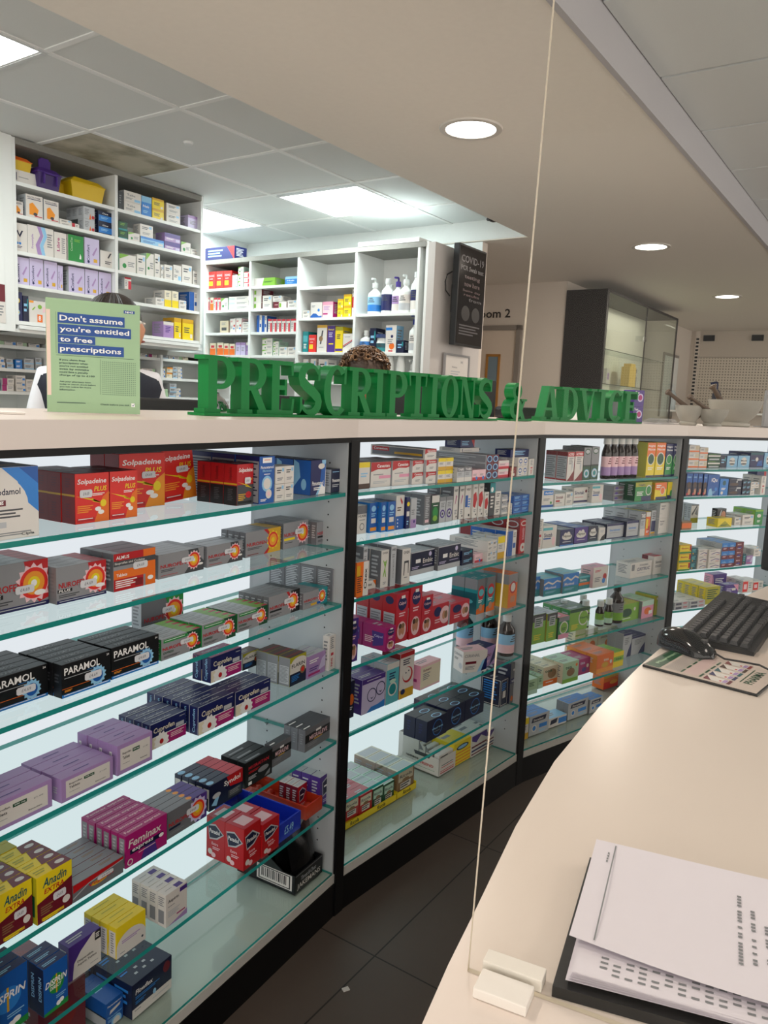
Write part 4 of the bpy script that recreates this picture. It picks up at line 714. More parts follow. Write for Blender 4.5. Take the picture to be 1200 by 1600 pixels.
for k in range(1, 5):
    p, d, L, a = bay_frame(k)
    e = empty('display_bay', (p.x, p.y, 0), a, '%s backlit glass shelved display bay under the white counter' % {1: 'nearest', 2: 'second nearest', 3: 'third', 4: 'farthest'}[k], 'display cabinet', 'backlit display bays')
    MB().box(.02, .30, .10, L - .02, .31, 1.25, M_WHITE).build('back_board', e)
    MB().box(.03, .288, .13, L - .03, .291, 1.243, M_BACKLIGHT).build('light_panel', e)
    for x0, x1 in ((.006, .022), (L - .022, L - .006)):
        s_ = MB().box(x0, .0, .10, x1, .3, 1.245, M_SIDE)
        xx = x1 + .0004 if x0 < .1 else x0 - .0004
        for zz in [.2 + i * .032 for i in range(32)]:
            for yy in (.05, .225):
                n = 8; s_.add([(xx, yy + .0022 * math.cos(6.283 * q / n), zz + .0022 * math.sin(6.283 * q / n)) for q in range(n)], [tuple(range(n))], M_HOLE)
        s_.build('side_panel', e)
    MB().box(.006, -.004, .094, L - .006, .3, .118, M_FLOORB).build('base_board', e)
    MB().box(.024, -.001, .1185, L - .024, .275, .1245, M_GLASS, dict(f=M_EDGE, l=M_EDGE, r=M_EDGE, k=M_EDGE)).build('base_glass', e)
    MB().box(.0, .03, 0, L, .06, .094, M_BLACK).box(0, -.006, 0, L, .03, .0935, M_BLACK).build('plinth', e)
    MB().box(0, -.008, 1.245, L, .3, 1.257, M_BLACK).build('top_rail', e)
    for z in SH[k]:
        MB().box(.025, .0, z - .009, L - .025, .275, z, M_GLASS, dict(f=M_EDGE, l=M_EDGE, r=M_EDGE, k=M_EDGE), ).build('glass_shelf', e)
        pn = MB()
        for xx in (.026, L - .026):
            for yy in (.05, .225): pn.box(xx - .005, yy - .003, z - .014, xx + .005, yy + .003, z - .0092, mat('a8acae', .3, .8))
        pn.build('shelf_pin', e)
# black posts between bays
for i in range(1, 6):
    p = BP[i]; d = (bay_frame(max(i - 1, 0))[1] + bay_frame(min(i, 4))[1]).normalized()
    _p = MB().box(-.017, -.010, 0, .017, .006, 1.25, M_BLACK).build('corner_post', None, (p.x, p.y, 0), math.atan2(d.y, d.x))
    tag(_p, 'black post at the %s corner between display bays' % ['', 'left edge', 'first', 'second', 'third', 'far right'][i], 'post', 'black corner posts')
# white counter slab following the arc
fr = off_line(-.014); bk = off_line(.46)
slab = MB(); poly = [(v.x, v.y) for v in fr] + [(v.x, v.y) for v in reversed(bk)]
slab.prism(poly, 1.2575, 1.30, M_LAM)
tag(slab.build('counter'), 'long white curved counter top above the lit display shelves', 'counter')
bb = off_line(.312); b2 = off_line(.33)
tag(MB().prism([(v.x, v.y) for v in bb] + [(v.x, v.y) for v in reversed(b2)], 0, 1.2565, M_WHITE).build('counter_back_panel'), 'white back panel behind the display bays on the staff side', 'panel')

# ------------------------------------------------------------------ boxes on the shelves
TABLE = """
B 1 1 codamol .016 .014 .1091 .1071 .05 2 1 1 1.123 -
B 1 1 solp .221 .054 .0707 .0847 .034 4 1 1 1.123 -
B 1 1 solp2 .293 .055 .0615 .0846 .034 3 1 1 1.123 -
B 1 1 solpt .379 .13 .1144 .1063 .04 2 1 1 1.123 -
B 1 1 solpt .511 .149 .0943 .1053 .04 1 1 1 1.123 t
B 1 1 paraeff .638 .008 .0507 .1 .066 4 1 1 1.123 -
B 1 1 solmax .585 .022 .0515 .0852 .036 3 1 1 1.123 -
B 1 1 whitesm .695 .011 .033 .0379 .04 1 2 2 1.123 -
B 1 1 parablue .839 .021 .0609 .0818 .05 3 1 1 1.123 -
B 1 1 paradk .921 .02 .0575 .0572 .02 3 1 1 1.123 -
B 1 2 nurplus .078 .091 .1186 .0792 .021 5 1 1 .988 -
B 1 2 nurplus .198 .074 .1032 .063 .021 4 1 1 .988 -
B 1 2 almus .312 .069 .0992 .0699 .03 3 1 1 .988 -
B 1 2 nurcap .431 .082 .1252 .0481 .017 6 1 1 .988 -
B 1 2 nurcap .568 .085 .1121 .0453 .022 3 1 1 .988 -
B 1 2 nurgold .697 .091 .1263 .0578 .018 4 1 1 .988 -
B 1 2 nurmig .83 .089 .1009 .0634 .018 5 1 1 .988 -
B 1 2 nurblk .9324 .065 .1111 .0577 .018 6 1 1 .988 -
B 1 3 paramol .057 .054 .108 .0555 .022 5 1 1 .846 -
B 1 3 paramol .1666 .023 .0994 .0574 .022 5 1 1 .846 -
B 1 3 paramol .271 .028 .1106 .0577 .022 4 1 1 .846 -
B 1 3 nurgs .474 .175 .1182 .0728 .03 1 1 1 .846 -
B 1 3 nurgreen .391 .032 .1057 .042 .018 5 1 1 .846 -
B 1 3 nurgreen .496 .029 .1014 .0463 .018 5 1 1 .846 -
B 1 3 nurgreen .613 .039 .1022 .0426 .018 5 1 1 .846 -
B 1 3 nurblk .727 .046 .1172 .0545 .018 5 1 1 .846 -
B 1 3 nurteal .8457 .037 .1021 .041 .018 4 1 1 .846 -
B 1 3 nurtall .954 .027 .0362 .0835 .05 4 1 1 .846 -
B 1 4 ibuw .018 .013 .1205 .0477 .026 3 1 1 .677 -
B 1 4 ibuw .15 .006 .1056 .0414 .026 4 1 1 .677 -
B 1 4 ibub .264 .006 .0814 .0558 .026 4 1 1 .677 -
B 1 4 cupro .366 .034 .0939 .0507 .022 4 1 1 .677 -
B 1 4 cupro .467 .009 .105 .058 .024 6 1 1 .677 -
B 1 4 cupro .579 .011 .1151 .0541 .024 3 1 1 .677 -
B 1 4 cuprot .567 .07 .0973 .0563 .026 2 1 1 .741 top
B 1 4 flarint .741 .13 .0607 .0399 .034 1 1 1 .706 top
B 1 4 flarin .783 .024 .0644 .0702 .034 3 1 1 .677 -
B 1 4 purpsm .849 .021 .0753 .056 .022 3 1 1 .677 -
B 1 4 whitetall .929 .014 .0292 .0888 .02 1 1 1 .677 -
B 1 5 anadin .04 .014 .0597 .0834 .026 4 1 1 .489 -
B 1 5 anadin .1012 .006 .0675 .0825 .026 4 1 1 .489 -
B 1 5 veganin .169 .006 .1081 .0321 .022 5 1 1 .489 -
B 1 5 feminax .284 .009 .1015 .0637 .02 6 1 1 .489 -
B 1 5 anadint .115 .15 .0528 .056 .026 2 1 1 .489 -
B 1 5 nurpurp .393 .017 .11 .056 .018 4 1 1 .489 -
B 1 5 syndol .516 .022 .1043 .057 .02 5 1 1 .489 -
B 1 5 migtan .631 .025 .0952 .0602 .024 3 1 1 .489 -
B 1 5 migleve .743 .039 .0755 .0533 .024 1 1 1 .489 -
B 1 5 migleve .851 .023 .1144 .0575 .022 3 1 1 .489 -
B 1 6 disp2 .027 .036 .0758 .1068 .02 3 1 1 .309 -
B 1 6 disprin .116 .014 .0475 .0883 .02 3 1 1 .309 -
B 1 6 dispasp .19 .046 .0693 .0675 .03 1 1 1 .309 -
B 1 6 yelbox .274 .023 .0712 .0626 .022 4 1 1 .309 -
B 1 6 aspirin .385 .012 .0586 .0699 .024 4 1 1 .309 -
B 1 6 panadol .612 .009 .0587 .099 .055 2 1 1 .309 -
B 1 6 panadol .6722 .006 .0615 .0816 .055 2 1 1 .309 -
B 1 6 panred .885 .065 .0407 .0629 .02 3 1 1 .309 -
B 1 6 pannight .9272 .027 .0546 .0824 .03 3 1 1 .309 -
B 1 7 maroon .16 .092 .1019 .1339 .09 2 1 1 .126 -
B 1 7 greystack .292 .177 .0579 .0558 .07 1 1 1 .126 -
B 1 7 paralow .292 .074 .0421 .0545 .09 1 1 1 .126 -
B 1 7 flow .3356 .051 .1067 .0741 .055 3 1 1 .126 -
B 1 7 jak .825 .032 .1569 .0863 .15 1 1 1 .126 -
B 2 1 canesbr .071 .039 .0463 .07 .05 1 1 1 1.12 -
B 2 1 canes .13 .047 .0846 .0673 .03 4 1 1 1.12 -
B 2 1 canes .2161 .043 .0759 .0684 .03 4 1 1 1.12 -
B 2 1 canessm .2935 .034 .0522 .0339 .05 2 2 1 1.12 -
B 2 1 canessm .3472 .026 .0496 .0342 .05 2 2 1 1.12 -
B 2 1 canesl .343 .03 .0557 .0311 .2 1 1 1 1.188 top
B 2 1 yelsm .3983 .021 .0382 .0363 .04 2 2 2 1.12 -
B 2 1 gwsm .4762 .007 .0402 .0442 .04 2 1 2 1.12 -
B 2 1 pinksm .56 .007 .0382 .0326 .04 2 1 2 1.12 -
B 2 1 tubes .638 .008 .036 .0251 .2 1 3 2 1.12 -
B 2 1 pinkst .727 .017 .0649 .0273 .05 2 2 1 1.12 -
B 2 1 redsm .7934 .013 .0436 .0307 .05 2 1 1 1.12 -
B 2 1 ovalw .8385 .009 .0325 .031 .05 2 2 2 1.12 -
B 2 1 whitetall .909 .006 .0336 .0554 .04 1 1 1 1.12 -
B 2 1 navyred .821 .03 .1639 .0264 .06 1 1 1 1.18 top
B 2 1 navyred .627 .1 .0826 .0267 .06 1 1 1 1.211 top
B 2 1 whitelong .627 .1 .1157 .0145 .08 1 1 1 1.196 top
B 2 2 huxin .11 .07 .039 .0768 .035 3 1 1 .995 -
B 2 2 oral .1506 .062 .0331 .0818 .04 2 1 1 .995 -
B 2 2 oral .1852 .051 .0223 .0825 .04 2 1 1 .995 -
B 2 2 oral .209 .047 .0333 .0828 .04 2 1 1 .995 -
B 2 2 sensod .248 .05 .0383 .0964 .04 2 1 1 .995 -
B 2 2 navyyel .2878 .044 .017 .0903 .04 2 1 1 .995 -
B 2 2 purplegrey .3064 .042 .0278 .0856 .05 2 1 1 .995 -
B 2 2 greytall .382 .051 .0313 .0891 .05 3 1 1 .995 -
B 2 2 greenbot .4148 .048 .0383 .0855 .05 2 1 1 .995 -
B 2 2 eyebox .457 .049 .0324 .0771 .05 2 1 1 .995 -
B 2 2 eyebox .491 .049 .0359 .0769 .05 2 1 1 .995 -
B 2 2 whmag .538 .055 .0264 .1044 .05 2 1 1 .995 -
B 2 2 whmag .5659 .052 .0267 .1041 .05 2 1 1 .995 -
B 2 2 whblue .5941 .049 .0349 .105 .05 2 1 1 .995 -
B 2 2 whred .6304 .043 .025 .107 .05 2 1 1 .995 -
B 2 2 whred .6568 .039 .0289 .1079 .05 2 1 1 .995 -
B 2 2 whred .6872 .035 .0231 .0799 .05 2 1 1 .995 -
B 2 2 tealblk .7118 .033 .0332 .1075 .05 2 1 1 .995 -
B 2 2 whitest .748 .034 .0354 .0262 .05 2 3 1 .995 -
B 2 2 gwsm .7849 .029 .0372 .0216 .04 2 3 1 .995 -
B 2 2 whitesm .8236 .016 .0069 .0178 .04 1 2 1 .995 -
B 2 2 bluesm .832 .013 .0537 .0199 .04 2 3 2 .995 -
B 2 3 otex .041 .006 .0473 .091 .04 1 1 1 .848 -
B 2 3 ovex .0899 .027 .0173 .1229 .05 1 1 1 .848 -
B 2 3 ovexman .1655 .028 .0332 .1035 .04 2 1 1 .848 -
B 2 3 ovex .2002 .022 .0234 .1118 .05 2 1 1 .848 -
B 2 3 ovex2 .241 .015 .0387 .0995 .06 2 1 1 .848 -
B 2 3 embic .345 .062 .119 .0701 .022 4 1 1 .848 -
B 2 3 embic .4654 .05 .1215 .0747 .022 4 1 1 .848 -
B 2 3 navysm .5883 .045 .0649 .0236 .05 1 2 1 .848 -
B 2 3 pinksm .6547 .04 .0481 .028 .04 1 1 1 .848 -
B 2 3 whitesm .7043 .024 .03 .0339 .15 1 2 2 .848 -
B 2 3 yelsm .7657 .023 .0452 .076 .05 2 1 1 .848 -
B 2 3 bluetall .832 .024 .0583 .0869 .05 3 1 1 .848 -
B 2 3 redtall .906 .023 .0535 .1196 .06 4 1 1 .848 -
B 2 3 otexlie .1087 .042 .0553 .0232 .06 1 1 1 .848 -
B 2 4 calpolp .038 .022 .0376 .1175 .05 2 1 1 .67 -
B 2 4 calpolm .182 .013 .0421 .0682 .085 2 1 1 .67 -
B 2 4 calpolr .256 .039 .0581 .1451 .05 3 1 1 .67 -
B 2 4 calpolr .3156 .035 .0572 .1563 .05 2 1 1 .67 -
B 2 4 calpolr .376 .037 .0562 .1175 .05 2 1 1 .67 -
B 2 4 calpols .437 .043 .0906 .0766 .05 2 1 1 .67 -
B 2 4 calpols .533 .041 .1089 .0647 .05 3 1 1 .67 -
B 2 4 soltab .691 .045 .0511 .1186 .05 2 1 1 .67 -
B 2 4 soltab .7436 .041 .0528 .1185 .05 2 1 1 .67 -
B 2 4 orangebox .84 .014 .0593 .1178 .05 3 1 1 .67 -
B 2 5 calpold .095 .064 .025 .1054 .05 1 1 1 .489 -
B 2 5 smilep .138 .053 .1014 .1018 .04 2 1 1 .489 -
B 2 5 tealwh .241 .05 .0582 .1222 .05 2 1 1 .489 -
B 2 5 redtop .3007 .049 .0684 .1387 .07 1 1 1 .489 -
B 2 5 pinkcube .406 .05 .1056 .0764 .045 1 1 1 .489 -
B 2 5 curanail .626 .042 .0922 .0719 .06 1 1 1 .489 r
B 2 5 menobox .7197 .022 .0731 .0668 .07 1 1 1 .489 -
B 2 6 durex .456 .051 .112 .0684 .045 2 1 1 .306 -
B 2 6 durex .5695 .055 .1077 .0738 .045 3 1 1 .306 -
B 2 6 durex .68 .057 .1195 .0722 .045 3 1 1 .306 -
B 2 6 navyframe .867 .033 .0497 .1013 .08 1 1 1 .306 -
B 2 6 greyfig .9182 .026 .0513 .1487 .06 2 1 1 .306 -
B 2 7 ricred .149 .11 .0652 .0624 .045 3 1 1 .147 top
B 2 7 ricred .215 .11 .0609 .0628 .045 3 1 1 .139 top
B 2 7 ricgreen .276 .11 .0517 .0669 .045 4 1 1 .133 top
B 2 7 ricgreen .328 .11 .0527 .0641 .045 4 1 1 .13 top
B 2 7 ricbrown .394 .11 .0895 .0781 .045 5 1 1 .134 top
B 2 7 ff .545 .072 .105 .1028 .2 1 1 1 .126 -
B 2 7 ffyel .691 .097 .1035 .081 .15 1 1 1 .126 -
B 2 7 ffstripe .796 .093 .0996 .0801 .15 1 1 1 .126 -
B 2 7 ffstripe .8971 .093 .0781 .0657 .12 1 1 1 .126 -
B 3 1 actifed .179 .019 .0386 .1053 .05 3 1 1 1.09 -
B 3 1 actifed .219 .017 .048 .1067 .05 3 1 1 1.09 -
B 3 1 covonia .279 .025 .045 .1203 .05 3 1 1 1.09 -
B 3 1 covonia .338 .034 .048 .1221 .05 2 1 1 1.09 -
B 3 1 nightor .68 .02 .0598 .1383 .05 3 1 1 1.09 -
B 3 1 nightor .744 .02 .0681 .1383 .05 3 1 1 1.09 -
B 3 1 nightgr .817 .02 .0507 .1334 .05 2 1 1 1.09 -
B 3 1 nightgr .871 .02 .0611 .1334 .05 2 1 1 1.09 -
B 3 2 bluewh .071 .039 .0703 .0628 .05 2 1 1 .997 -
B 3 2 sinusm .1428 .035 .0588 .0465 .05 2 1 1 .997 -
B 3 2 whitesm .214 .043 .0439 .0496 .05 2 1 1 .997 -
B 3 2 sinutab .29 .065 .0873 .0608 .03 2 1 1 .997 -
B 3 2 sinuwh .3788 .048 .0695 .0695 .05 2 1 1 .997 -
B 3 2 greystk .525 .055 .0705 .0197 .16 1 3 1 .997 -
B 3 2 nightgrw .61 .014 .1151 .0754 .04 2 1 1 .997 -
B 3 2 nightorw .754 .017 .089 .0692 .04 2 1 1 .997 -
B 3 2 greenor .857 .023 .0738 .0676 .04 2 1 1 .997 -
B 3 3 whitetall .051 .025 .027 .1084 .05 1 1 1 .85 -
B 3 3 sinuwh .085 .03 .0757 .0814 .05 2 1 1 .85 -
B 3 3 nytol .182 .029 .08 .061 .05 3 1 1 .85 -
B 3 3 nytol2 .271 .033 .0823 .0623 .05 3 1 1 .85 -
B 3 3 nytol3 .362 .039 .062 .0607 .05 2 1 1 .85 -
B 3 3 whdark .4255 .036 .0401 .051 .05 1 1 1 .85 -
B 3 3 sominex .486 .042 .1103 .0606 .06 2 1 1 .85 -
B 3 3 sominex .5978 .029 .0816 .0665 .06 2 1 1 .85 -
B 3 3 gwsm .6809 .023 .0359 .0994 .06 3 1 1 .85 -
B 3 3 orangestr .719 .023 .0338 .0971 .06 2 1 1 .85 -
B 3 3 navytube .782 .039 .0373 .0986 .06 2 1 1 .85 -
B 3 3 white22 .8208 .026 .065 .0644 .06 2 2 2 .85 -
B 3 4 stripe .835 .04 .1168 .0779 .06 1 1 1 .672 -
B 3 4 tealbox .046 .043 .0599 .0745 .03 2 1 1 .672 -
B 3 4 tealbox .1074 .027 .0994 .0647 .03 3 1 1 .672 -
B 3 4 tealbox .2083 .02 .0929 .0739 .03 3 1 1 .672 -
B 3 4 tealor .316 .03 .0683 .0515 .04 1 1 1 .672 -
B 3 4 pinkwh .3858 .017 .0951 .0807 .06 1 1 1 .672 -
B 3 4 dulco .674 .044 .1525 .0631 .07 1 1 1 .672 -
B 3 5 greenyel .08 .047 .0797 .1108 .05 3 1 1 .491 -
B 3 5 greenyel .1612 .042 .06 .1068 .05 2 1 1 .491 -
B 3 5 greenpk .2227 .036 .0642 .0848 .05 2 1 1 .491 -
B 3 5 kwells .337 .074 .1254 .0889 .045 3 1 1 .491 -
B 3 5 greentea .619 .047 .1468 .0733 .05 2 1 1 .491 -
B 3 5 pinktea .7672 .034 .0889 .0757 .06 2 1 1 .491 -
B 3 5 yelgreen .872 .039 .1012 .0835 .05 2 1 1 .491 -
B 3 6 palegreen .044 .019 .0592 .0574 .06 2 1 1 .315 -
B 3 6 palegreen .132 .041 .0306 .05 .06 2 1 1 .315 -
B 3 6 teaor .167 .046 .0846 .0741 .035 5 1 1 .315 -
B 3 6 teagr .253 .023 .0954 .0809 .05 2 1 1 .315 -
B 3 6 teapur .383 .049 .0761 .0652 .05 2 1 1 .315 -
B 3 6 teaoran .4606 .02 .1098 .0764 .05 3 1 1 .315 -
B 3 6 teayel .581 .026 .0714 .0644 .05 2 1 1 .315 -
B 3 6 beigetall .723 .2 .1354 .0929 .05 1 1 1 .315 -
B 3 6 beigetall .627 .2 .0862 .108 .05 1 1 1 .315 -
B 3 6 beigetall .555 .2 .0689 .1193 .05 1 1 1 .315 -
B 3 6 navywh .789 .08 .1073 .0823 .04 2 1 1 .315 -
B 3 6 navywh .724 .08 .0616 .1072 .04 2 1 1 .315 -
B 3 6 navywh .8978 .08 .0423 .0643 .05 1 1 1 .315 -
B 3 6 beigesm .963 .093 .0737 .0875 .05 2 1 1 .315 -
B 3 7 yelsm .07 .05 .0386 .0832 .05 1 1 1 .126 -
B 3 7 dentist .119 .056 .1161 .0782 .04 2 1 1 .126 -
B 3 7 dentlie .241 .064 .1128 .0372 .06 1 1 1 .126 -
B 3 7 dentist .37 .071 .132 .07 .03 2 1 1 .126 -
B 3 7 dentist .5035 .065 .086 .0588 .03 2 1 1 .126 -
B 3 7 orlow .782 .196 .1513 .0635 .06 1 1 1 .126 -
B 4 1 whor .095 .053 .0626 .0332 .05 2 3 1 1.117 -
B 4 1 whor .1591 .052 .0499 .0302 .05 2 3 1 1.117 -
B 4 1 dkgreen .223 .06 .0794 .0322 .05 2 2 1 1.117 -
B 4 1 navysm .327 .08 .0399 .0534 .05 2 1 1 1.117 -
B 4 1 bluew .381 .089 .0707 .0529 .05 2 1 1 1.117 -
B 4 1 bluew .453 .088 .0792 .0544 .05 2 1 1 1.117 -
B 4 1 navyb .5337 .087 .0902 .0681 .06 2 1 1 1.117 -
B 4 1 bluew .6254 .085 .0774 .0689 .05 2 1 1 1.117 -
B 4 2 blubrown .057 .02 .037 .0984 .05 2 1 1 1.001 -
B 4 2 blubrown .101 .024 .0297 .0976 .05 2 1 1 1.001 -
B 4 2 blubrown .136 .027 .0281 .0957 .05 2 1 1 1.001 -
B 4 2 blubrown .1656 .023 .024 .095 .05 2 1 1 1.001 -
B 4 2 iqu .196 .026 .073 .092 .05 2 1 1 1.001 -
B 4 2 iqu2 .2705 .024 .055 .0731 .05 2 1 1 1.001 -
B 4 2 navybr .328 .023 .0834 .0369 .05 2 2 1 1.001 -
B 4 2 navysm .413 .02 .0263 .0219 .04 2 3 2 1.001 -
B 4 2 whitesm .468 .02 .028 .0287 .04 2 2 2 1.001 -
B 4 2 whitetall .5254 .012 .0313 .0848 .05 2 1 1 1.001 -
B 4 2 navyred .563 .015 .0627 .1015 .05 2 1 1 1.001 -
B 4 3 orwood .039 .006 .0596 .0373 .08 1 1 1 .86 -
B 4 3 packrow .25 .145 .0488 .0846 .02 6 1 1 .86 -
B 4 3 blackpack .353 .089 .0608 .0715 .03 1 1 1 .86 -
B 4 3 yelarr .277 .02 .0918 .0398 .06 1 1 1 .86 -
B 4 3 whitesm .4153 .043 .0425 .0375 .05 2 1 1 .86 -
B 4 3 whitesm .4593 .037 .076 .0473 .05 2 1 1 .86 -
B 4 3 greenbx .5368 .033 .0546 .0696 .06 2 1 1 .86 -
B 4 3 beigesm .5929 .027 .05 .0582 .06 2 1 1 .86 -
B 4 4 yelst .047 .01 .0695 .038 .05 2 3 1 .681 -
B 4 4 tealst .13 .02 .0398 .032 .05 2 3 1 .681 -
B 4 4 whpur .1713 .016 .0568 .0288 .05 2 3 1 .681 -
B 4 4 whpur .2296 .009 .0744 .0282 .05 2 3 1 .681 -
B 4 4 purblu .3054 .006 .0435 .0366 .14 1 3 2 .681 -
B 4 4 darkpur .404 .013 .0523 .0364 .16 1 3 1 .681 -
B 4 4 tealst .468 .02 .0213 .0512 .05 1 1 1 .681 -
B 4 4 purpsm .497 .024 .044 .0407 .05 2 1 1 .681 -
B 4 4 whitesm .544 .024 .0485 .034 .05 2 2 2 .681 -
B 4 5 silvt .042 .006 .0894 .0173 .05 3 2 1 .511 -
B 4 5 silvt .134 .006 .0991 .016 .05 3 2 1 .511 -
B 4 5 yeldisp .257 .03 .095 .0793 .04 4 1 1 .511 -
B 4 5 purpdisp .507 .2 .0988 .0833 .05 1 1 1 .511 -
B 4 5 purpdisp2 .476 .1 .089 .0575 .05 1 1 1 .511 -
B 4 5 orwhs .629 .125 .0715 .063 .05 2 1 1 .511 -
B 4 5 orwhs .726 .141 .0733 .0466 .05 2 1 1 .511 -
L 0 1 whitelong .016 .03 .1268 .06 .1 1 1 1 2.305 -
L 0 2 accu .01 .03 .0518 .0659 .06 1 1 1 2.155 -
L 0 2 accu .076 .03 .0898 .1107 .06 2 1 1 2.155 -
L 0 2 accu .171 .03 .0821 .1065 .06 2 1 1 2.155 -
L 0 2 whitesm .256 .03 .0691 .0319 .06 1 1 1 2.155 -
L 0 2 redwsm .327 .03 .0429 .0239 .06 1 1 1 2.155 -
L 0 2 greyor .395 .03 .0675 .0615 .05 3 2 1 2.155 -
L 0 2 navyblue .482 .03 .0897 .0603 .06 2 2 1 2.155 -
L 0 3 veebox .011 .03 .0685 .135 .05 2 1 1 1.985 -
L 0 3 wavy .081 .03 .1413 .1389 .04 2 1 1 1.985 -
L 0 3 whpink .225 .03 .0686 .132 .06 2 1 1 1.985 -
L 0 3 greenbig .303 .03 .0905 .1353 .05 2 1 1 1.985 -
L 0 3 lilac .4 .03 .0884 .1381 .06 2 1 1 1.985 -
L 0 3 whmark .494 .03 .0977 .0896 .06 2 1 1 1.985 -
L 0 4 lilac .011 .03 .0757 .1319 .06 2 1 1 1.83 -
L 0 4 lilac .089 .03 .0733 .1364 .06 2 1 1 1.83 -
L 0 4 lilac .166 .03 .0725 .1358 .06 2 1 1 1.83 -
L 0 4 lilac .241 .03 .0303 .1256 .06 1 1 1 1.83 -
L 0 4 lilac .304 .03 .0933 .1311 .06 2 1 1 1.83 -
L 0 4 lilac .4 .03 .0798 .1324 .06 2 1 1 1.83 -
L 0 4 lilac .483 .03 .0789 .1312 .06 2 1 1 1.83 -
L 0 5 navyyel2 .01 .03 .0373 .1398 .08 1 1 1 1.655 -
L 0 5 navysm .05 .03 .0301 .1258 .08 1 1 1 1.655 -
L 0 5 lancet .082 .03 .0957 .1077 .1 1 1 1 1.655 -
L 0 1 blackbx .611 .03 .0273 .0979 .06 1 1 1 2.305 -
L 0 1 whbl .647 .03 .1137 .0555 .08 1 2 1 2.305 -
L 0 1 bluew2 .763 .03 .0696 .1089 .08 1 1 1 2.305 -
L 0 1 yelbk .837 .03 .0834 .0579 .08 1 2 1 2.305 -
L 0 1 whitesm .938 .03 .1017 .0542 .1 1 2 1 2.305 -
L 0 1 whpurp 1.098 .03 .083 .0765 .1 1 1 1 2.305 -
L 0 2 greend .611 .03 .0588 .0469 .1 1 2 1 2.155 -
L 0 2 greenw .674 .03 .0765 .0485 .1 1 1 1 2.155 -
L 0 2 whitesm .753 .03 .089 .066 .06 1 1 1 2.196 top
L 0 2 blulong .758 .03 .1642 .0421 .1 1 1 1 2.155 -
L 0 2 purst .926 .03 .1157 .0471 .08 1 2 1 2.155 -
L 0 2 greenw 1.048 .03 .0719 .0656 .1 1 1 1 2.155 -
L 0 2 whitesm 1.123 .03 .0636 .0383 .1 1 1 1 2.155 -
L 0 3 greenw .615 .03 .1099 .0935 .1 1 1 1 1.985 -
L 0 3 whitesm .732 .03 .0568 .1085 .1 1 1 1 1.985 -
L 0 3 greenw .795 .03 .0555 .1263 .1 1 1 1 1.985 -
L 0 3 whitesm .854 .03 .0381 .1325 .1 1 1 1 1.985 -
L 0 3 whitesm .896 .03 .0226 .0785 .1 1 1 1 1.985 -
L 0 3 whitesm .923 .03 .0609 .0848 .1 1 1 1 1.985 -
L 0 3 whbl .99 .03 .061 .0935 .1 1 1 1 1.985 -
L 0 3 whitesm 1.055 .03 .0768 .106 .1 1 1 1 1.985 -
L 0 3 whitesm 1.139 .03 .0466 .0823 .1 1 1 1 1.985 -
L 0 4 bluesm .612 .03 .0338 .0581 .1 1 1 1 1.83 -
L 0 4 redw .648 .03 .0454 .0645 .08 1 2 1 1.83 -
L 0 4 bluesm .698 .03 .0299 .0499 .1 1 1 1 1.83 -
L 0 4 whbl .733 .03 .0584 .0596 .1 1 1 1 1.83 -
L 0 4 redw .801 .03 .056 .0789 .1 1 1 1 1.83 -
L 0 4 whitesm .862 .03 .0613 .0461 .1 1 1 1 1.83 -
L 0 4 whyel .926 .03 .0503 .0959 .1 1 1 1 1.83 -
L 0 4 whyel .981 .03 .0485 .098 .1 1 1 1 1.83 -
L 0 4 whitesm 1.034 .03 .0565 .0533 .1 1 1 1 1.83 -
L 0 4 bluetall 1.115 .03 .0655 .1128 .1 1 1 1 1.83 -
L 0 5 whitesm .795 .03 .0482 .0594 .1 1 1 1 1.655 -
L 0 5 yelbk .847 .03 .0626 .1008 .1 1 1 1 1.655 -
L 0 5 purplesm2 .918 .03 .0766 .0927 .1 1 1 1 1.655 -
L 0 5 yelbk .999 .03 .0533 .1224 .1 1 1 1 1.655 -
L 0 5 yelbk 1.062 .03 .0865 .1228 .1 1 1 1 1.655 -
C 0 0 navyred -0.031 .03 .2927 .0916 .12 1 1 1 2.27 -
C 0 11 redbox .003 .03 .0779 .1229 .07 1 1 1 2.075 -
C 0 11 redbox .083 .03 .0746 .1231 .07 1 1 1 2.075 -
C 0 11 redbox .159 .03 .0776 .1219 .07 1 1 1 2.075 -
C 0 11 whbl .241 .03 .0538 .0444 .07 1 2 1 2.075 -
C 0 11 greenw .299 .03 .0491 .0468 .07 1 3 1 2.075 -
C 0 11 redw .354 .03 .0666 .0348 .07 1 3 1 2.075 -
C 0 12 greenlong .444 .03 .1955 .0558 .1 1 1 1 2.075 -
C 0 12 bluew2 .731 .03 .1077 .053 .08 1 1 1 2.075 -
C 0 21 redw -0.008 .03 .0262 .0957 .1 1 1 1 1.925 -
C 0 21 orangesm .025 .03 .0326 .0945 .1 1 1 1 1.925 -
C 0 21 redw .064 .03 .0323 .0916 .1 1 1 1 1.925 -
C 0 21 redw .101 .03 .03 .0903 .1 1 1 1 1.925 -
C 0 21 greenw .135 .03 .0678 .0862 .1 1 1 1 1.925 -
C 0 21 whpile .211 .03 .1936 .0308 .1 1 3 1 1.925 -
C 0 22 maroonst .4 .03 .1217 .0447 .12 1 3 1 1.925 -
C 0 22 whitesm .532 .03 .0819 .0893 .12 1 1 1 1.925 -
C 0 22 whitesm .624 .03 .0803 .0378 .1 1 1 1 1.97 top
C 0 22 maroonst .631 .03 .118 .0437 .1 1 1 1 1.925 -
C 0 22 whitesm .757 .03 .08 .0507 .1 1 1 1 1.925 -
C 0 31 beigesm .127 .03 .0829 .0851 .1 1 1 1 1.77 -
C 0 31 pinkwh .227 .03 .0523 .0978 .1 1 1 1 1.77 -
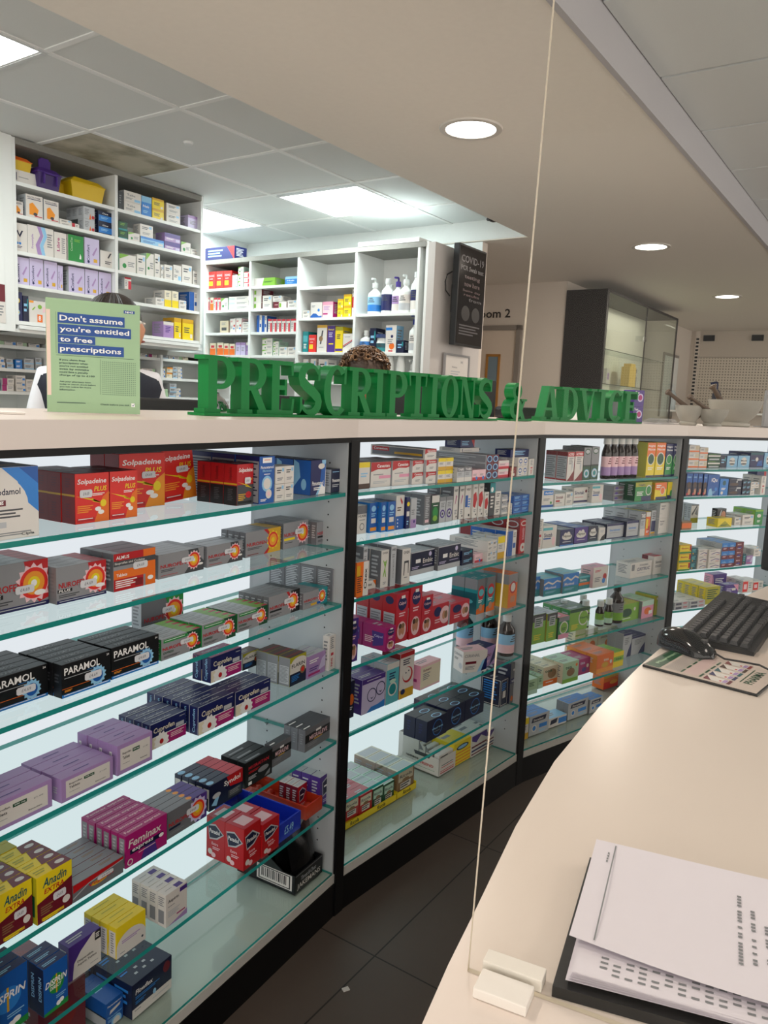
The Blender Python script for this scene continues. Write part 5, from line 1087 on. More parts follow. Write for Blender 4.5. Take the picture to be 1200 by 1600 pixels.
C 0 31 pinkwh .285 .03 .0537 .0995 .1 1 1 1 1.77 -
C 0 31 whitesm .345 .03 .0753 .0361 .1 1 2 1 1.77 -
C 0 32 bluetall .483 .03 .0457 .1153 .1 1 1 1 1.77 -
C 0 32 bluetall .532 .03 .0433 .1113 .1 1 1 1 1.77 -
C 0 32 redw .587 .03 .037 .0875 .1 1 1 1 1.77 -
C 0 32 redw .63 .03 .0347 .0866 .1 1 1 1 1.77 -
C 0 32 redw .67 .03 .0344 .0858 .1 1 1 1 1.77 -
C 0 32 redw .711 .03 .0341 .0849 .1 1 1 1 1.77 -
C 0 32 redw .75 .03 .0338 .0841 .1 1 1 1 1.77 -
C 0 32 redw .79 .03 .0484 .0861 .1 1 1 1 1.77 -
C 0 41 orangesm .028 .03 .0567 .0859 .1 1 1 1 1.615 -
C 0 41 orangesm .102 .03 .0602 .0886 .1 1 1 1 1.615 -
C 0 41 orangesm .168 .03 .0489 .0823 .1 1 1 1 1.615 -
C 0 41 orangesm .224 .03 .0525 .0792 .1 1 1 1 1.615 -
C 0 41 whpurp .285 .03 .0457 .0892 .1 1 1 1 1.615 -
C 0 41 whpurp .334 .03 .0452 .089 .1 1 1 1 1.615 -
C 0 41 purplesm2 .384 .03 .0367 .0888 .1 1 1 1 1.615 -
C 0 42 greenw .537 .03 .0942 .0384 .1 1 3 1 1.615 -
C 0 42 greenw .639 .03 .0482 .0316 .1 1 3 1 1.615 -
C 0 42 whitesm .693 .03 .0704 .0578 .1 1 1 1 1.615 -
C 0 42 whitesm .767 .03 .0768 .0576 .1 1 1 1 1.615 -
C 0 53 whitesm .89 .03 .0599 .0509 .1 1 1 1 1.855 -
C 0 53 wavesq .957 .03 .0945 .1005 .1 1 1 1 1.855 -
C 0 53 pinkbig 1.057 .03 .0855 .1014 .1 1 1 1 1.855 -
C 0 53 yelbk 1.178 .03 .0444 .0573 .08 1 2 1 1.855 -
C 0 53 yelbk 1.226 .03 .0607 .0709 .08 1 2 1 1.855 -
C 0 53 whred 1.292 .03 .0416 .1718 .1 1 1 1 1.855 -
C 0 63 tealsm .898 .03 .0456 .1346 .1 1 1 1 1.637 -
C 0 63 redbox .949 .03 .0613 .1121 .1 1 1 1 1.637 -
C 0 63 whyelt 1.018 .03 .0815 .1738 .1 1 1 1 1.637 -
C 0 63 purplet 1.103 .03 .0628 .1671 .1 1 1 1 1.637 -
C 0 63 yellowt 1.169 .03 .0584 .1607 .1 1 1 1 1.637 -
C 0 63 whredline 1.231 .03 .0912 .1173 .1 1 1 1 1.637 -
C 0 64 navysm 1.438 .03 .0486 .1518 .1 1 1 1 1.634 -
C 0 64 whorange 1.558 .03 .0785 .1667 .08 1 1 1 1.634 -
C 0 64 navysm 1.641 .03 .0525 .0767 .1 1 1 1 1.634 -
C 0 83 whitesm .906 .03 .0457 .1423 .1 1 1 1 1.45 -
C 0 83 whitesm .97 .03 .0451 .1455 .1 1 1 1 1.45 -
C 0 83 whitesm 1.037 .03 .0744 .1432 .1 1 1 1 1.45 -
"""
ORD = ['first', 'second', 'third', 'fourth', 'fifth', 'sixth', 'seventh', 'eighth', 'ninth', 'tenth']
SHN = {'B': ['', 'top shelf', 'second shelf', 'third shelf', 'fourth shelf', 'fifth shelf', 'sixth shelf', 'bottom'], 'L': ['', 'top', 'second', 'third', 'fourth', 'bottom']}
BNAME = {1: 'nearest bay', 2: 'second bay', 3: 'third bay', 4: 'farthest bay'}
CN_ = {0: 'on top of back shelves', 11: 'top shelf, back wall first column', 12: 'top shelf, back wall second column', 21: 'second shelf, back wall first column', 22: 'second shelf, back wall second column',
       31: 'third shelf, back wall first column', 32: 'third shelf, back wall second column', 41: 'fourth shelf, back wall first column', 42: 'fourth shelf, back wall second column', 53: 'upper shelf, back wall third column',
       63: 'middle shelf, back wall third column', 64: 'middle shelf, back wall last column', 83: 'low shelf, back wall third column'}
DEPTHW = {1: ['only'], 2: ['front', 'rear'], 3: ['front', 'middle', 'rear'], 4: ['front', 'second', 'third', 'rear'], 5: ['front', 'second', 'third', 'fourth', 'rear'], 6: ['front', 'second', 'third', 'fourth', 'fifth', 'rear']}
def place_of(u, k, s):
    if u == 'B': return '%s, %s' % (SHN['B'][s], BNAME[k])
    if u == 'L': return '%s, tall left cabinet' % SHN['L'][s]
    return CN_[s]
rowsT = [l.split() for l in TABLE.strip().split('\n')]
E0 = []
for r in rowsT:
    E0.append(dict(u=r[0], k=int(r[1]), s=int(r[2]), kind=r[3], x=float(r[4]), y=float(r[5]), w=float(r[6]), h=float(r[7]), d=float(r[8]), n=int(r[9]), st=int(r[10]), ac=int(r[11]), z=float(r[12]), fl=r[13]))
def col_of(e):
    return (e['u'], e['k'], e['s'], 'r' if (e['u'] == 'L' and e['x'] > .6) else 'l')
# how many rows of the same look stand on the same shelf
same = {}
for e in E0: same.setdefault(col_of(e) + (KINDS[e['kind']]['desc'] if e['kind'] in KINDS else e['kind'],), []).append(e)
for L_ in same.values():
    L_.sort(key=lambda e: e['x'])
    for i, e in enumerate(L_): e['rk'] = (i, len(L_))
def unit_frame(u, k):
    if u == 'B': p, d, L, a = bay_frame(k); return Vector((p.x, p.y, 0)), a
    if u == 'L': return W(2.2, -3.68), ROOMROT
    return W(4.0, -4.32), ROOMROT - math.pi / 2
NBOX = 0; SER = 0
HIDDEN = set(map(int, '''16 62 63 64 65 146 226 232 240 250 252 258 264 265 275 277 284 298 304 308 353 362 396 397 413 430 432 434 436 457 483 495 510 517 534 535 536 553 558 568 578 588 591 594 598 606 615 616 624 645 646 648 654 674 683 685 687 689 691 693 695 697 699 701 704 706 708 739 740 742 743 744 750 751'''.split()))     # carton repeats that stand wholly hidden behind others
LABELS = {}
def short(s, n=16): return ' '.join(s.split()[:n])
for e in E0:
    if e['kind'] in ('jak', 'ff'): continue
    K_ = KINDS[e['kind']]; o_, a = unit_frame(e['u'], e['k'])
    w, h, d = e['w'] - .001, e['h'] - .0005, e['d'] - .001
    NM = {'B1': ['tablet_box'] * 8, 'B2': ['', 'cream_box', 'eye_drop_box', 'remedy_box', 'child_medicine_box', 'baby_care_box', 'condom_box', 'lozenge_box'],
          'B3': ['', 'cough_remedy_box', 'cold_remedy_box', 'sleep_aid_box', 'laxative_box', 'herbal_box', 'herbal_tea_box', 'denture_tablet_box'], 'B4': ['', 'plaster_box', 'first_aid_box', 'toothcare_box', 'gel_box', 'tube_box']}
    nm_ = NM.get(e['u'] + str(e['k']), ['supply_box'] * 99)[e['s']] if e['u'] != 'C' else 'dispensary_box'  # product type is assigned by shelf, not read off each carton
    me = box_mesh(e['kind'], w, h, d, nm_)
    pl = place_of(e['u'], e['k'], e['s'])
    if e['u'] == 'L': pl = pl.replace('tall left cabinet', 'tall cabinet %s half' % ('right' if e['x'] > .6 else 'left'))
    rk, rn = e['rk']
    rw = '' if rn == 1 else ('left row' if (rn == 2 and rk == 0) else 'right row' if rn == 2 else ORD[rk] + ' row')
    grp = '%ss, %s' % (K_['desc'], pl)
    n = e['n']
    if e['u'] == 'B' and e['k'] >= 3 and e['s'] <= 2: n = min(n, 2)
    for i in range(n):
        for j in range(e['st']):
            for c in range(e['ac']):
                if i > 0 and e['st'] > 1 and j < e['st'] - 1 and e['k'] != 1: continue
                jx = random.uniform(-.0012, .0012) if i else 0
                x = e['x'] + c * e['w'] + jx; y = e['y'] + i * e['d']
                zz = e['z'] + j * e['h'] + .0004
                rot = random.uniform(-.012, .012) if n < 4 else 0
                if e['fl'] == 'r': rot = -.45
                SER += 1
                if SER in HIDDEN: continue
                lp = Vector((x, y, 0)); lp.rotate(Matrix.Rotation(a, 3, 'Z'))
                o = bpy.data.objects.new(nm_, me); COL.objects.link(o)
                o.location = o_ + lp + Vector((0, 0, zz)); o.rotation_euler = (0, 0, a + rot)
                if e['fl'] == 't': o.rotation_euler = (R_(-5), R_(-4), a)
                dw = '' if n == 1 else DEPTHW[min(n, 6)][min(i, 5)] + ' '
                sw = '' if e['st'] == 1 else (['lower ', 'upper '][j] if e['st'] == 2 else ['lowest ', 'middle ', 'topmost '][j])
                cw = '' if e['ac'] == 1 else ['left ', 'right '][c]
                lab = '%s%s%s%s' % (dw, sw, cw, K_['desc']) + (', ' + rw if rw else '') + ', ' + pl
                LABELS[lab] = LABELS.get(lab, 0) + 1
                tag(o, short(lab), 'box', grp)
                NBOX += 1
                if K_['stick'] and i == 0 and e['k'] == 1:
                    mb = MB(); sx, sz = min(.034, w * .36), min(.013, h * .22); cx, cz = w * (.62 if e['kind'] not in ('solp',) else .3), h * (.6 if e['kind'] not in ('nurplus', 'paramol', 'anadin') else .42)
                    m_ = mat('d9d9dd', .5, 0, 'price_sticker_paper')
                    pts = [(cx - sx / 2, cz - sz * .3), (cx - sx * .42, cz - sz / 2), (cx + sx * .42, cz - sz / 2), (cx + sx / 2, cz - sz * .3), (cx + sx / 2, cz + sz * .3), (cx + sx * .42, cz + sz / 2), (cx - sx * .42, cz + sz / 2), (cx - sx / 2, cz + sz * .3)]
                    mb.add([(px, -.0018, pz) for px, pz in pts], [tuple(range(8))], m_)
                    mb.add([(px, -.0014, pz) for px, pz in pts], [tuple(range(7, -1, -1))], m_)
                    vs, fs, asp = text_shape('£9.99'.replace('9.99', '4.69')); tw = sx * .5
                    mb.add([(cx - tw / 2 + px * tw, -.0019, cz - sz * .22 + py * sz * .44) for px, py in vs], fs, mat('8a8a92', .5))
                    q = mb.build('price_sticker', o); q['label'] = 'white price sticker'
# ------------------------------------------------------------------ things that are not plain cartons
def bloc(u, k, x, y, z):
    o_, a = unit_frame(u, k); lp = Vector((x, y, 0)); lp.rotate(Matrix.Rotation(a, 3, 'Z')); return o_ + lp + Vector((0, 0, z)), a
# black lozenge display box with pouches
def open_box(mb, w, d, h0, h1, m, th=.002):
    """carton open at the top, low front h0, high back h1"""
    mb.box(0, 0, 0, w, d, th, m); mb.box(0, 0, 0, w, th, h0, m); mb.box(0, d - th, 0, w, d, h1, m)
    for x in (0, w - th):
        pts = [(x, 0, 0), (x, d, 0), (x, d, h1), (x, d * .55, h1), (x, d * .2, h0), (x, 0, h0)]; p2 = [(a + th, b, c) for a, b, c in pts]; n = 6
        mb.add(pts + p2, [tuple(range(n)), tuple(range(2 * n - 1, n - 1, -1))] + [(i, (i + 1) % n, n + (i + 1) % n, n + i) for i in range(n)], m)
p_, a_ = bloc('B', 1, .825, .022, .1265)
e = empty('display_carton', p_, a_, 'black open lozenge display carton at the right end of the nearest bay floor', 'display box')
mb = MB(); open_box(mb, .118, .185, .05, .085, card('black')); 
graphics(mb, 'T.08,.12,.84,.34,offwh,JAKEMANS;I.2,.55,.55,.22,lgrey,Throat & Chest;R.02,.92,.98,.96,grey', .118, .05, lambda x, y, o: (x, -o, y))
graphics(mb, 'R.35,.12,.95,.8,offwh;R.38,.16,.92,.76,black;R.4,.2,.9,.72,offwh;' + ';'.join('R%.3f,.3,%.3f,.7,black' % (.43 + i * .032, .43 + i * .032 + (.012 if i % 3 else .02)) for i in range(14)), .185, .06, lambda x, y, o: (-o, .185 - x, y))
mb.build('carton', e)
for i in range(3):
    g = MB(); n = 10; W_, H_ = .1, .1 + .02 * (2 - i)
    vs = []; fs = []
    for sgn in (-1, 1):
        for a1 in range(n + 1):
            for b1 in range(n + 1):
                u_, v_ = a1 / n, b1 / n; th = .012 * (math.sin(math.pi * u_) * math.sin(math.pi * min(v_ * 1.1, 1))) ** .5 + .0006 * random.random()
                vs.append(((u_ - .5) * W_ * (1 - .15 * v_ * (i == 2)), sgn * th, v_ * H_ + .006 * math.sin(u_ * 9 + i) * v_))
    for q in range(2):
        for a1 in range(n):
            for b1 in range(n):
                b0 = q * (n + 1) ** 2 + a1 * (n + 1) + b1; fs.append((b0, b0 + 1, b0 + n + 2, b0 + n + 1))
    g.add(vs, fs, mat('101012', .25, 0, 'black_foil', .1, bump=.5, nscale=50))
    graphics(g, 'T.2,.62,.6,.1,grey,Throat;T.2,.48,.62,.1,grey,& Chest;B.25,.4,.5,2,.08,dsilver;E.5,.22,.2,.1,dsilver', W_, H_, lambda x, y, o: ((x - .5) * W_, -.0135 - o, y * H_))
    o = g.build('lozenge_pouch', smooth=True); pp, aa = bloc('B', 1, .885, .03 + i * .048, .132 + i * .004); o.location = pp; o.rotation_euler = (R_(-14), 0, aa)
    tag(o, ['front', 'middle', 'rear tallest'][i] + ' black foil lozenge pouch in the black display carton', 'sweet bag', 'black lozenge pouches')
# white ship-picture display carton in the second bay
p_, a_ = bloc('B', 2, .60, .0945, .1265)
e = empty('display_carton', p_, a_, 'white open display carton with ship picture on the second bay floor', 'display box')
mb = MB(); open_box(mb, .098, .17, .06, .108, card('offwh'))
graphics(mb, 'R.1,.1,.9,.16,crimson;R.1,.22,.9,.26,crimson;R.15,.42,.85,.46,crimson;R.15,.54,.85,.58,dgrey', .098, .06, lambda x, y, o: (x, -o, y))
graphics(mb, 'Pdgrey,.38,.6,.8,.6,.76,.48,.42,.48;R.5,.6,.515,.95,dgrey;R.66,.6,.675,.9,dgrey;Pgrey,.52,.9,.62,.68,.52,.68;Pgrey,.68,.86,.76,.66,.68,.66;T.2,.32,.3,.07,black,FISHERMANS;T.55,.22,.32,.09,red,FRIEND;T.2,.25,.25,.03,grey,Lozenges;R.15,.12,.9,.13,green', .17, .105, lambda x, y, o: (-o, .17 - x, y))
mb.build('carton', e)
for i in range(4):
    g = MB().box(0, 0, 0, .085, .02, .066, card('offwh'), ch=.002); graphics(g, 'R0,.2,1,.3,crimson;R0,.5,1,.6,crimson;B.1,.9,.5,2,.2,dgrey', .085, .066, lambda x, y, o: (x, -o, y))
    o = g.build('lozenge_packet'); o.location, aa = bloc('B', 2, .606, .1 + i * .03, .1292); o.rotation_euler = (0, 0, aa)
    tag(o, DEPTHW[4][i] + ' white striped lozenge packet inside the ship picture carton', 'packet', 'packets in the ship carton')
# yellow lozenge trays
for (x, w, nm_) in ((.140, .245, 'longer left'), (.389, .1, 'shorter right')):
    p_, a_ = bloc('B', 2, x, .104, .1265)
    mb = MB(); mb.box(0, 0, 0, w, .162, .002, card('yellow')).box(0, 0, 0, w, .002, .02, card('yellow')).box(0, .16, 0, w, .162, .03, card('yellow')).box(0, 0, 0, .002, .162, .025, card('yellow')).box(w - .002, 0, 0, w, .162, .025, card('yellow'))
    graphics(mb, ('I.12,.25,.16,.6,black,Ricola;I.62,.25,.16,.6,black,Ricola' if w > .2 else 'I.3,.25,.4,.6,black,Ricola'), w, .02, lambda X, Y, o: (X, -o, Y))
    tag(mb.build('lozenge_tray', None, p_, a_), nm_ + ' yellow card tray holding lozenge boxes on the second bay floor', 'tray', 'yellow lozenge trays')
# moulded plastic pill trays in the nearest bay
for (x, y, w, d, c, nm_, txt, h) in ((.742, .012, .085, .2, '1a35b8', 'blue', '5', .045), (.86, .02, .07, .22, 'c03a1c', 'red', '', .035)):
    p_, a_ = bloc('B', 1, x, y, .3095); m_ = mat(c, .25, 0, nm_ + '_tray_plastic')
    mb = MB(); mb.box(0, 0, 0, w, d, .004, m_)
    for (x0, y0, x1, y1) in ((0, 0, w, .004), (0, d - .004, w, d), (0, .004, .004, d - .004), (w - .004, .004, w, d - .004)): mb.box(x0, y0, .004, x1, y1, h, m_)
    for i in range(5):
        for j in range(2): mb.ball((w * (.3 + .4 * j), .03 + i * (d - .06) / 4, .006), .012, .012, .012, m_, 12)
    o = mb.build('plastic_tray', None, p_, a_)
    tag(o, nm_ + ' moulded plastic coin tray behind the red painkiller cartons', 'tray')
    if txt:
        vs, fs, asp = text_shape('£5.49'); g = MB(); g.add([(.02 + q * .035, -.0006, .012 + r * .02) for q, r in vs], fs, card('lblue')); g.build('tray_lettering', o)
# ---- bottles
def bottle(u, k, x, y, z, r, h, glass, capc, label, kind, lab1='offwh', lab2='pink', group=None, neck=.42, caph=.022, txt=None):
    p_, a_ = bloc(u, k, x, y, z + .0004)
    e = empty(kind, p_, a_, label, 'bottle', group)
    hb = h - caph
    MB().lathe([(r * .9, 0), (r, .004), (r, hb * .68), (r * .93, hb * .78), (r * neck, hb * .93), (r * neck, hb)], glass, 24).build('bottle_body', e, smooth=True)
    MB().lathe([(r * neck * 1.18, hb - .002), (r * neck * 1.25, hb), (r * neck * 1.22, h - .002), (r * neck * 1.05, h)], mat(capc, .4, 0, 'cap_plastic', bump=.3, nscale=200), 20).build('cap', e, smooth=True)
    lb = MB(); n = 24; z0, z1 = hb * .1, hb * .64; zm = z0 + (z1 - z0) * .45
    for (a0, b0, c_) in ((z0, zm, lab2), (zm, z1, lab1)):
        vs = []; fs = []
        for q in range(n + 1):
            t = math.pi * (1.12 + .76 * 2 * q / n - .38 - .38 + .38) ; t = -math.pi / 2 + (q / n - .5) * 4.4
            vs += [(r * 1.012 * math.cos(t), r * 1.012 * math.sin(t), a0), (r * 1.012 * math.cos(t), r * 1.012 * math.sin(t), b0)]
        fs = [(2 * q, 2 * q + 2, 2 * q + 3, 2 * q + 1) for q in range(n)]
        lb.add(vs, fs, card(c_))
    for q in range(3): # text lines wrapped on the label
        zz = zm + (z1 - zm) * (.3 + .22 * q); vs = []; fs = []
        for s_ in range(9):
            t = -math.pi / 2 + (s_ / 8 - .5) * (1.1 - .25 * q); vs += [(r * 1.02 * math.cos(t), r * 1.02 * math.sin(t), zz), (r * 1.02 * math.cos(t), r * 1.02 * math.sin(t), zz + (z1 - zm) * .1)]
        lb.add(vs, [(2 * i, 2 * i + 2, 2 * i + 3, 2 * i + 1) for i in range(8)], card('maroon' if lab1 == 'lpink' else 'dgrey'))
    lb.build('bottle_label', e, smooth=True)
    return e
M_BR = mat('1e0f0a', .08, 0, 'brown_bottle_glass')
for i, x in enumerate((.43, .474, .518, .562, .606)):
    bottle('B', 3, x, .034, 1.09, .019, .155, M_BR, 'e6e6e2', '%s brown cough syrup bottle, white cap, top shelf of third bay' % ['leftmost', 'second', 'middle', 'fourth', 'rightmost'][i], 'syrup_bottle', 'lpink', 'lilac', 'brown syrup bottles on the top shelf', neck=.62)
for i, (x, y) in enumerate(((.9, .045), (.925, .13), (.86, .19))):
    bottle('B', 2, x, y, .489, .03, .145, M_BR, 'dfe2e2', '%s brown linctus bottle at the right of the fifth shelf, second bay' % ['front', 'middle', 'rear'][i], 'linctus_bottle', 'lblue', 'lpink', 'linctus bottles in the second bay', neck=.42)
for i, (x, y, r, h) in enumerate(((.455, .09, .018, .11), (.505, .14, .018, .115), (.525, .07, .018, .105), (.575, .065, .018, .108), (.41, .16, .018, .1))):
    bottle('B', 3, x, y, .491, r, h, M_BR, 'e2e6e4', '%s small brown herbal bottle with white cap, fifth shelf, third bay' % ['left', 'rear middle', 'front middle', 'right', 'rear left'][i], 'herbal_bottle', 'lgreen', 'mint', 'herbal bottles with white caps', neck=.62)
bottle('B', 3, .632, .07, .491, .03, .155, M_BR, '1b1412', 'largest dark brown herbal bottle with black cap, fifth shelf, third bay', 'herbal_bottle', 'grey', 'lgreen')
bottle('B', 4, .05, .05, .86, .02, .1, mat('0d4a4c', .2, 0, 'dark_green_glass'), '0d3a3c', 'dark teal round bottle on an orange stand, third shelf, farthest bay', 'rinse_bottle', 'teal', 'dteal')
# pump bottles and tubs on the back wall shelves
M_WP = mat('e6eae8', .35, 0, 'white_bottle_plastic')
def pump(x, y, z, r, h, capc, l1, l2, label, nozzle=True):
    e = bottle('C', 0, x, y, z, r, h, M_WP, capc, label, 'pump_bottle', l1, l2, 'pump bottles on the back wall shelf', neck=.35, caph=.03)
    if nozzle:
        g = MB(); g.tube([(0, 0, h - .003), (0, 0, h + .018), (0, -.004, h + .022), (0, -.04, h + .018)], .006, mat(capc, .4), 8); g.build('pump_nozzle', e)
    return e
for i, (x, r, h, c, l1, l2) in enumerate(((1.445, .044, .19, 'dfe4e3', 'lblue', 'bblue'), (1.54, .038, .21, 'dfe4e3', 'navy', 'navy'), (1.615, .036, .19, '44338a', 'lilac', 'offwh'), (1.672, .042, .2, 'dfe4e3', 'offwh', 'lgrey'), (1.742, .03, .24, 'dfe4e3', 'navy', 'offwh'))):
    pump(x, .06, 1.87, r, h, c, l1, l2, '%s white pump bottle on the upper right back shelf' % ['leftmost', 'navy labelled', 'purple topped', 'widest', 'tallest rightmost'][i], i in (0, 2, 3))
pump(1.50, .15, 1.87, .035, .19, 'dfe4e3', 'offwh', 'lgrey', 'plain white bottle standing behind the upper right pump bottles', False)
pump(1.395, .06, 1.634, .042, .14, 'e4e8e6', 'bblue', 'navy', 'white bottle with blue drop label on the middle right back shelf', False)
pump(1.748, .06, 1.634, .034, .2, '2a3c98', 'offwh', 'lgrey', 'tall white bottle with blue cap at the right of the middle shelf', True)
pump(1.745, .06, 1.4504, .034, .12, 'e4e8e6', 'offwh', 'bblue', 'white pump bottle on the lowest visible right back shelf', True)
e = bottle('C', 0, 1.515, .07, 1.634, .045, .115, M_WP, '20386a', 'white tub with dark teal label on the middle right back shelf', 'lotion_tub', 'dteal', 'teal', neck=.9)
for i, x in enumerate((1.58, 1.66)):
    p_, a_ = bloc('C', 0, x, .06, 1.4504); g = MB().lathe([(.028, 0), (.03, .01), (.028, .12), (.02, .16), (.006, .2)], M_WP, 20)
    g.lathe([(.03, -.0001), (.031, .001), (.031, .02), (.03, .021)], card('grey'), 20)
    tag(g.build('cream_tube', None, p_, a_, smooth=True), ['left', 'right'][i] + ' upright white cream tube on the low right back shelf', 'tube', 'cream tubes')

# ------------------------------------------------------------------ sharps bins on top row of the tall cabinet
def sharps(name, x, z, w, h, d, c, lid, label, openlid=False, rot=0, y=.03):
    p_, a_ = bloc('L', 0, x, y, z)
    e = empty(name, p_, a_ + rot, label, 'sharps bin')
    m_ = mat(c, .4, 0, c + '_bin_plastic'); b = MB()
    lo = .86
    vs = [(w * (1 - lo) / 2, d * .08, 0), (w * (1 + lo) / 2, d * .08, 0), (w * (1 + lo) / 2, d * .92, 0), (w * (1 - lo) / 2, d * .92, 0), (0, 0, h * .72), (w, 0, h * .72), (w, d, h * .72), (0, d, h * .72)]
    b.add(vs, [(0, 3, 2, 1), (4, 5, 6, 7), (0, 1, 5, 4), (1, 2, 6, 5), (2, 3, 7, 6), (3, 0, 4, 7)], m_)
    b.build('bin_body', e)
    l_ = MB(); ml = mat(lid, .4, 0, lid + '_lid_plastic')
    l_.box(-.003, -.003, h * .72, w + .003, d + .003, h * .77, ml)
    l_.add([(0, 0, h * .77), (w, 0, h * .77), (w, d, h * .77), (0, d, h * .77), (w * .15, d * .15, h), (w * .85, d * .15, h * .97), (w * .85, d * .85, h * .97), (w * .15, d * .85, h)], [(4, 5, 6, 7), (0, 1, 5, 4), (1, 2, 6, 5), (2, 3, 7, 6), (3, 0, 4, 7)], ml)
    l_.build('bin_lid', e)
    if openlid:
        f = MB(); f.box(w * .25, d * .35, h * .95, w * .75, d * .4, h * 1.42, ml).box(w * .32, d * .34, h * 1.42, w * .68, d * .41, h * 1.5, ml)
        f.box(w * .2, -.012, h * .2, w * .26, -.003, h * .7, ml).box(w * .74, -.012, h * .2, w * .8, -.003, h * .7, ml).box(w * .2, -.012, h * .66, w * .8, -.003, h * .74, ml)
        f.build('open_flap', e)
    return e
sharps('sharps_bin', .01, 2.355, .10, .075, .1, 'd8b414', 'e06a1c', 'yellow bin with orange lid lying on a white box at the top left shelf')
sharps('sharps_bin', .125, 2.306, .125, .10, .12, '3d2468', '4a2a80', 'purple bin with open flap on the top shelf of the tall cabinet', True, y=.002)
sharps('sharps_bin', .275, 2.306, .075, .09, .1, 'd8b414', 'd8b414', 'small yellow bin behind the purple bin on the top shelf', y=.1)
sharps('sharps_bin', .325, 2.306, .2, .11, .12, 'd8b414', 'dcb818', 'wide yellow bin right of the purple bin on the top shelf')

# ------------------------------------------------------------------ wall shelving units
def shelf_unit(name, o_, a, cols, zs_by_col, z0, z1, depth, label, th=.018, back=True):
    e = empty(name, (o_.x, o_.y, 0), a, label, 'shelving unit')
    x0, x1 = cols[0], cols[-1]
    for x in cols: MB().box(x - th / 2, 0, z0, x + th / 2, depth, z1, M_WHITE, ch=.001).build('upright', e)
    if back: MB().box(x0, depth, z0, x1, depth + .006, z1, M_WHITE).build('back_panel', e)
    for z, nm_ in ((z0, 'bottom_board'), (z1, 'top_board')):
        MB().box(x0 + th / 2, -.004, z - th if z == z0 else z - .03, x1 - th / 2, depth, z, M_WHITE if z == z0 else mat('8d8c86', .8, 0, 'darkened_top_board', .1)).build(nm_, e)  # unseen top boards greyed to cut light bounced onto the ceiling
    for i, zs in enumerate(zs_by_col):
        for z in zs: MB().box(cols[i] + th / 2, .004, z - .017, cols[i + 1] - th / 2, depth, z, M_WHITE, ch=.0008).build('shelf', e)
    return e
LZ = [2.305, 2.155, 1.985, 1.83, 1.655]
eL = shelf_unit('wall_cabinet', W(2.2, -3.68), ROOMROT, [0, .575, 1.18], [LZ, LZ], 1.635, 2.50, .30, 'tall white open wall cabinet full of medicine boxes on the left')
MB().box(-.06, -.002, 1.6, -.01, .32, 2.503, M_WHITE).build('end_panel', eL)
MB().box(-.05, .01, 1.6, 1.2, .32, 1.617, M_WHITE).build('underside_board', eL)
C_ = [2.075, 1.925, 1.77, 1.615, 1.45, 1.28, 1.1]
eC = shelf_unit('shelving_unit', W(4.0, -4.32), ROOMROT - math.pi / 2, [0, .44, .87, 1.335, 1.79, 1.845], [C_, C_, [2.05, 1.855, 1.637, 1.45, 1.2], [1.87, 1.634, 1.45, 1.2], []], .1, 2.27, .29, 'wide white open shelving unit against the back wall of the dispensary')
MB().box(1.35, -.006, 2.271, 1.79, .29, 2.295, M_WHITE).build('top_cap', eC)
gb = MB().box(1.856, -.004, 0, 1.902, .60, 2.262, mat('c9c3bf', .45, 0, 'gable_laminate', .02)); gb.build('gable_panel', eC)
mb = MB().box(-.115, -.0065, 1.635, -.062, -.0045, 1.815, card('offwh')); graphics(mb, 'R0,.55,1,1,maroon;B.15,.45,.7,4,.3,grey', .053, .18, lambda x, y, o: (-.115 + x, -.0065 - o, 1.635 + y))
MB().box(-.125, -.0045, 1.6, -.0605, .3, 2.503, M_WHITE).build('end_filler', eL)
o = mb.build('wall_notice', None, W(2.2, -3.68), ROOMROT); tag(o, 'maroon and white notice on the left end panel of the tall cabinet', 'notice')
# lower run set back under the tall cabinet
eW = shelf_unit('low_shelving_unit', W(1.8, -4.0), ROOMROT, [0, .77, 1.55, 2.15], [[1.55, 1.43, 1.31, 1.15], [1.55, 1.43, 1.31, 1.15], [1.55, 1.43, 1.31, 1.15]], .9, 1.6, .3, 'low white dispensary shelving under the tall cabinet, packed with small boxes')
MB().box(0, -.1, 0, 2.15, .3, .87, mat('2c3238', .5, 0, 'dark_drawer_front', .05)).build('drawer_base', eW)
# top counter of that run
RS = random.Random(11)
cols_ = ['offwh', 'offwh', 'offwh', 'lgrey', 'lblue', 'offwh', 'mint', 'bblue', 'lteal', 'crimson', 'offwh', 'lilac', 'purple', 'orange', 'mag', 'teal', 'olive']
K('small1', 'offwh', 'white generic box', 'B.1,.7,.6,2,.4,grey;R.7,.1,.95,.5,bblue'); K('small2', 'lgrey', 'grey generic box', 'B.1,.7,.6,2,.4,dgrey;R0,0,1,.2,lblue')
K('small3', 'lteal', 'teal generic box', 'R0,.6,1,1,teal;B.1,.5,.6,2,.3,white'); K('small4', 'offwh', 'white and magenta generic box', 'R0,0,.4,1,mag;B.5,.7,.4,2,.4,grey')
K('small5', 'purple', 'purple generic box', 'B.1,.7,.6,2,.4,lav'); K('small6', 'offwh', 'white and green generic box', 'R.6,0,1,1,pgreen;B.1,.7,.4,2,.4,grey'); K('small7', 'bblue', 'blue generic box', 'B.1,.7,.6,2,.4,white')
K('small8', 'cream', 'cream generic box', 'R0,.7,1,1,amber;B.1,.6,.4,2,.4,grey')
wts = ['small1'] * 7 + ['small2'] * 4 + ['small3', 'small4', 'small5', 'small6', 'small7', 'small8', 'small6', 'small7']
smesh = {}
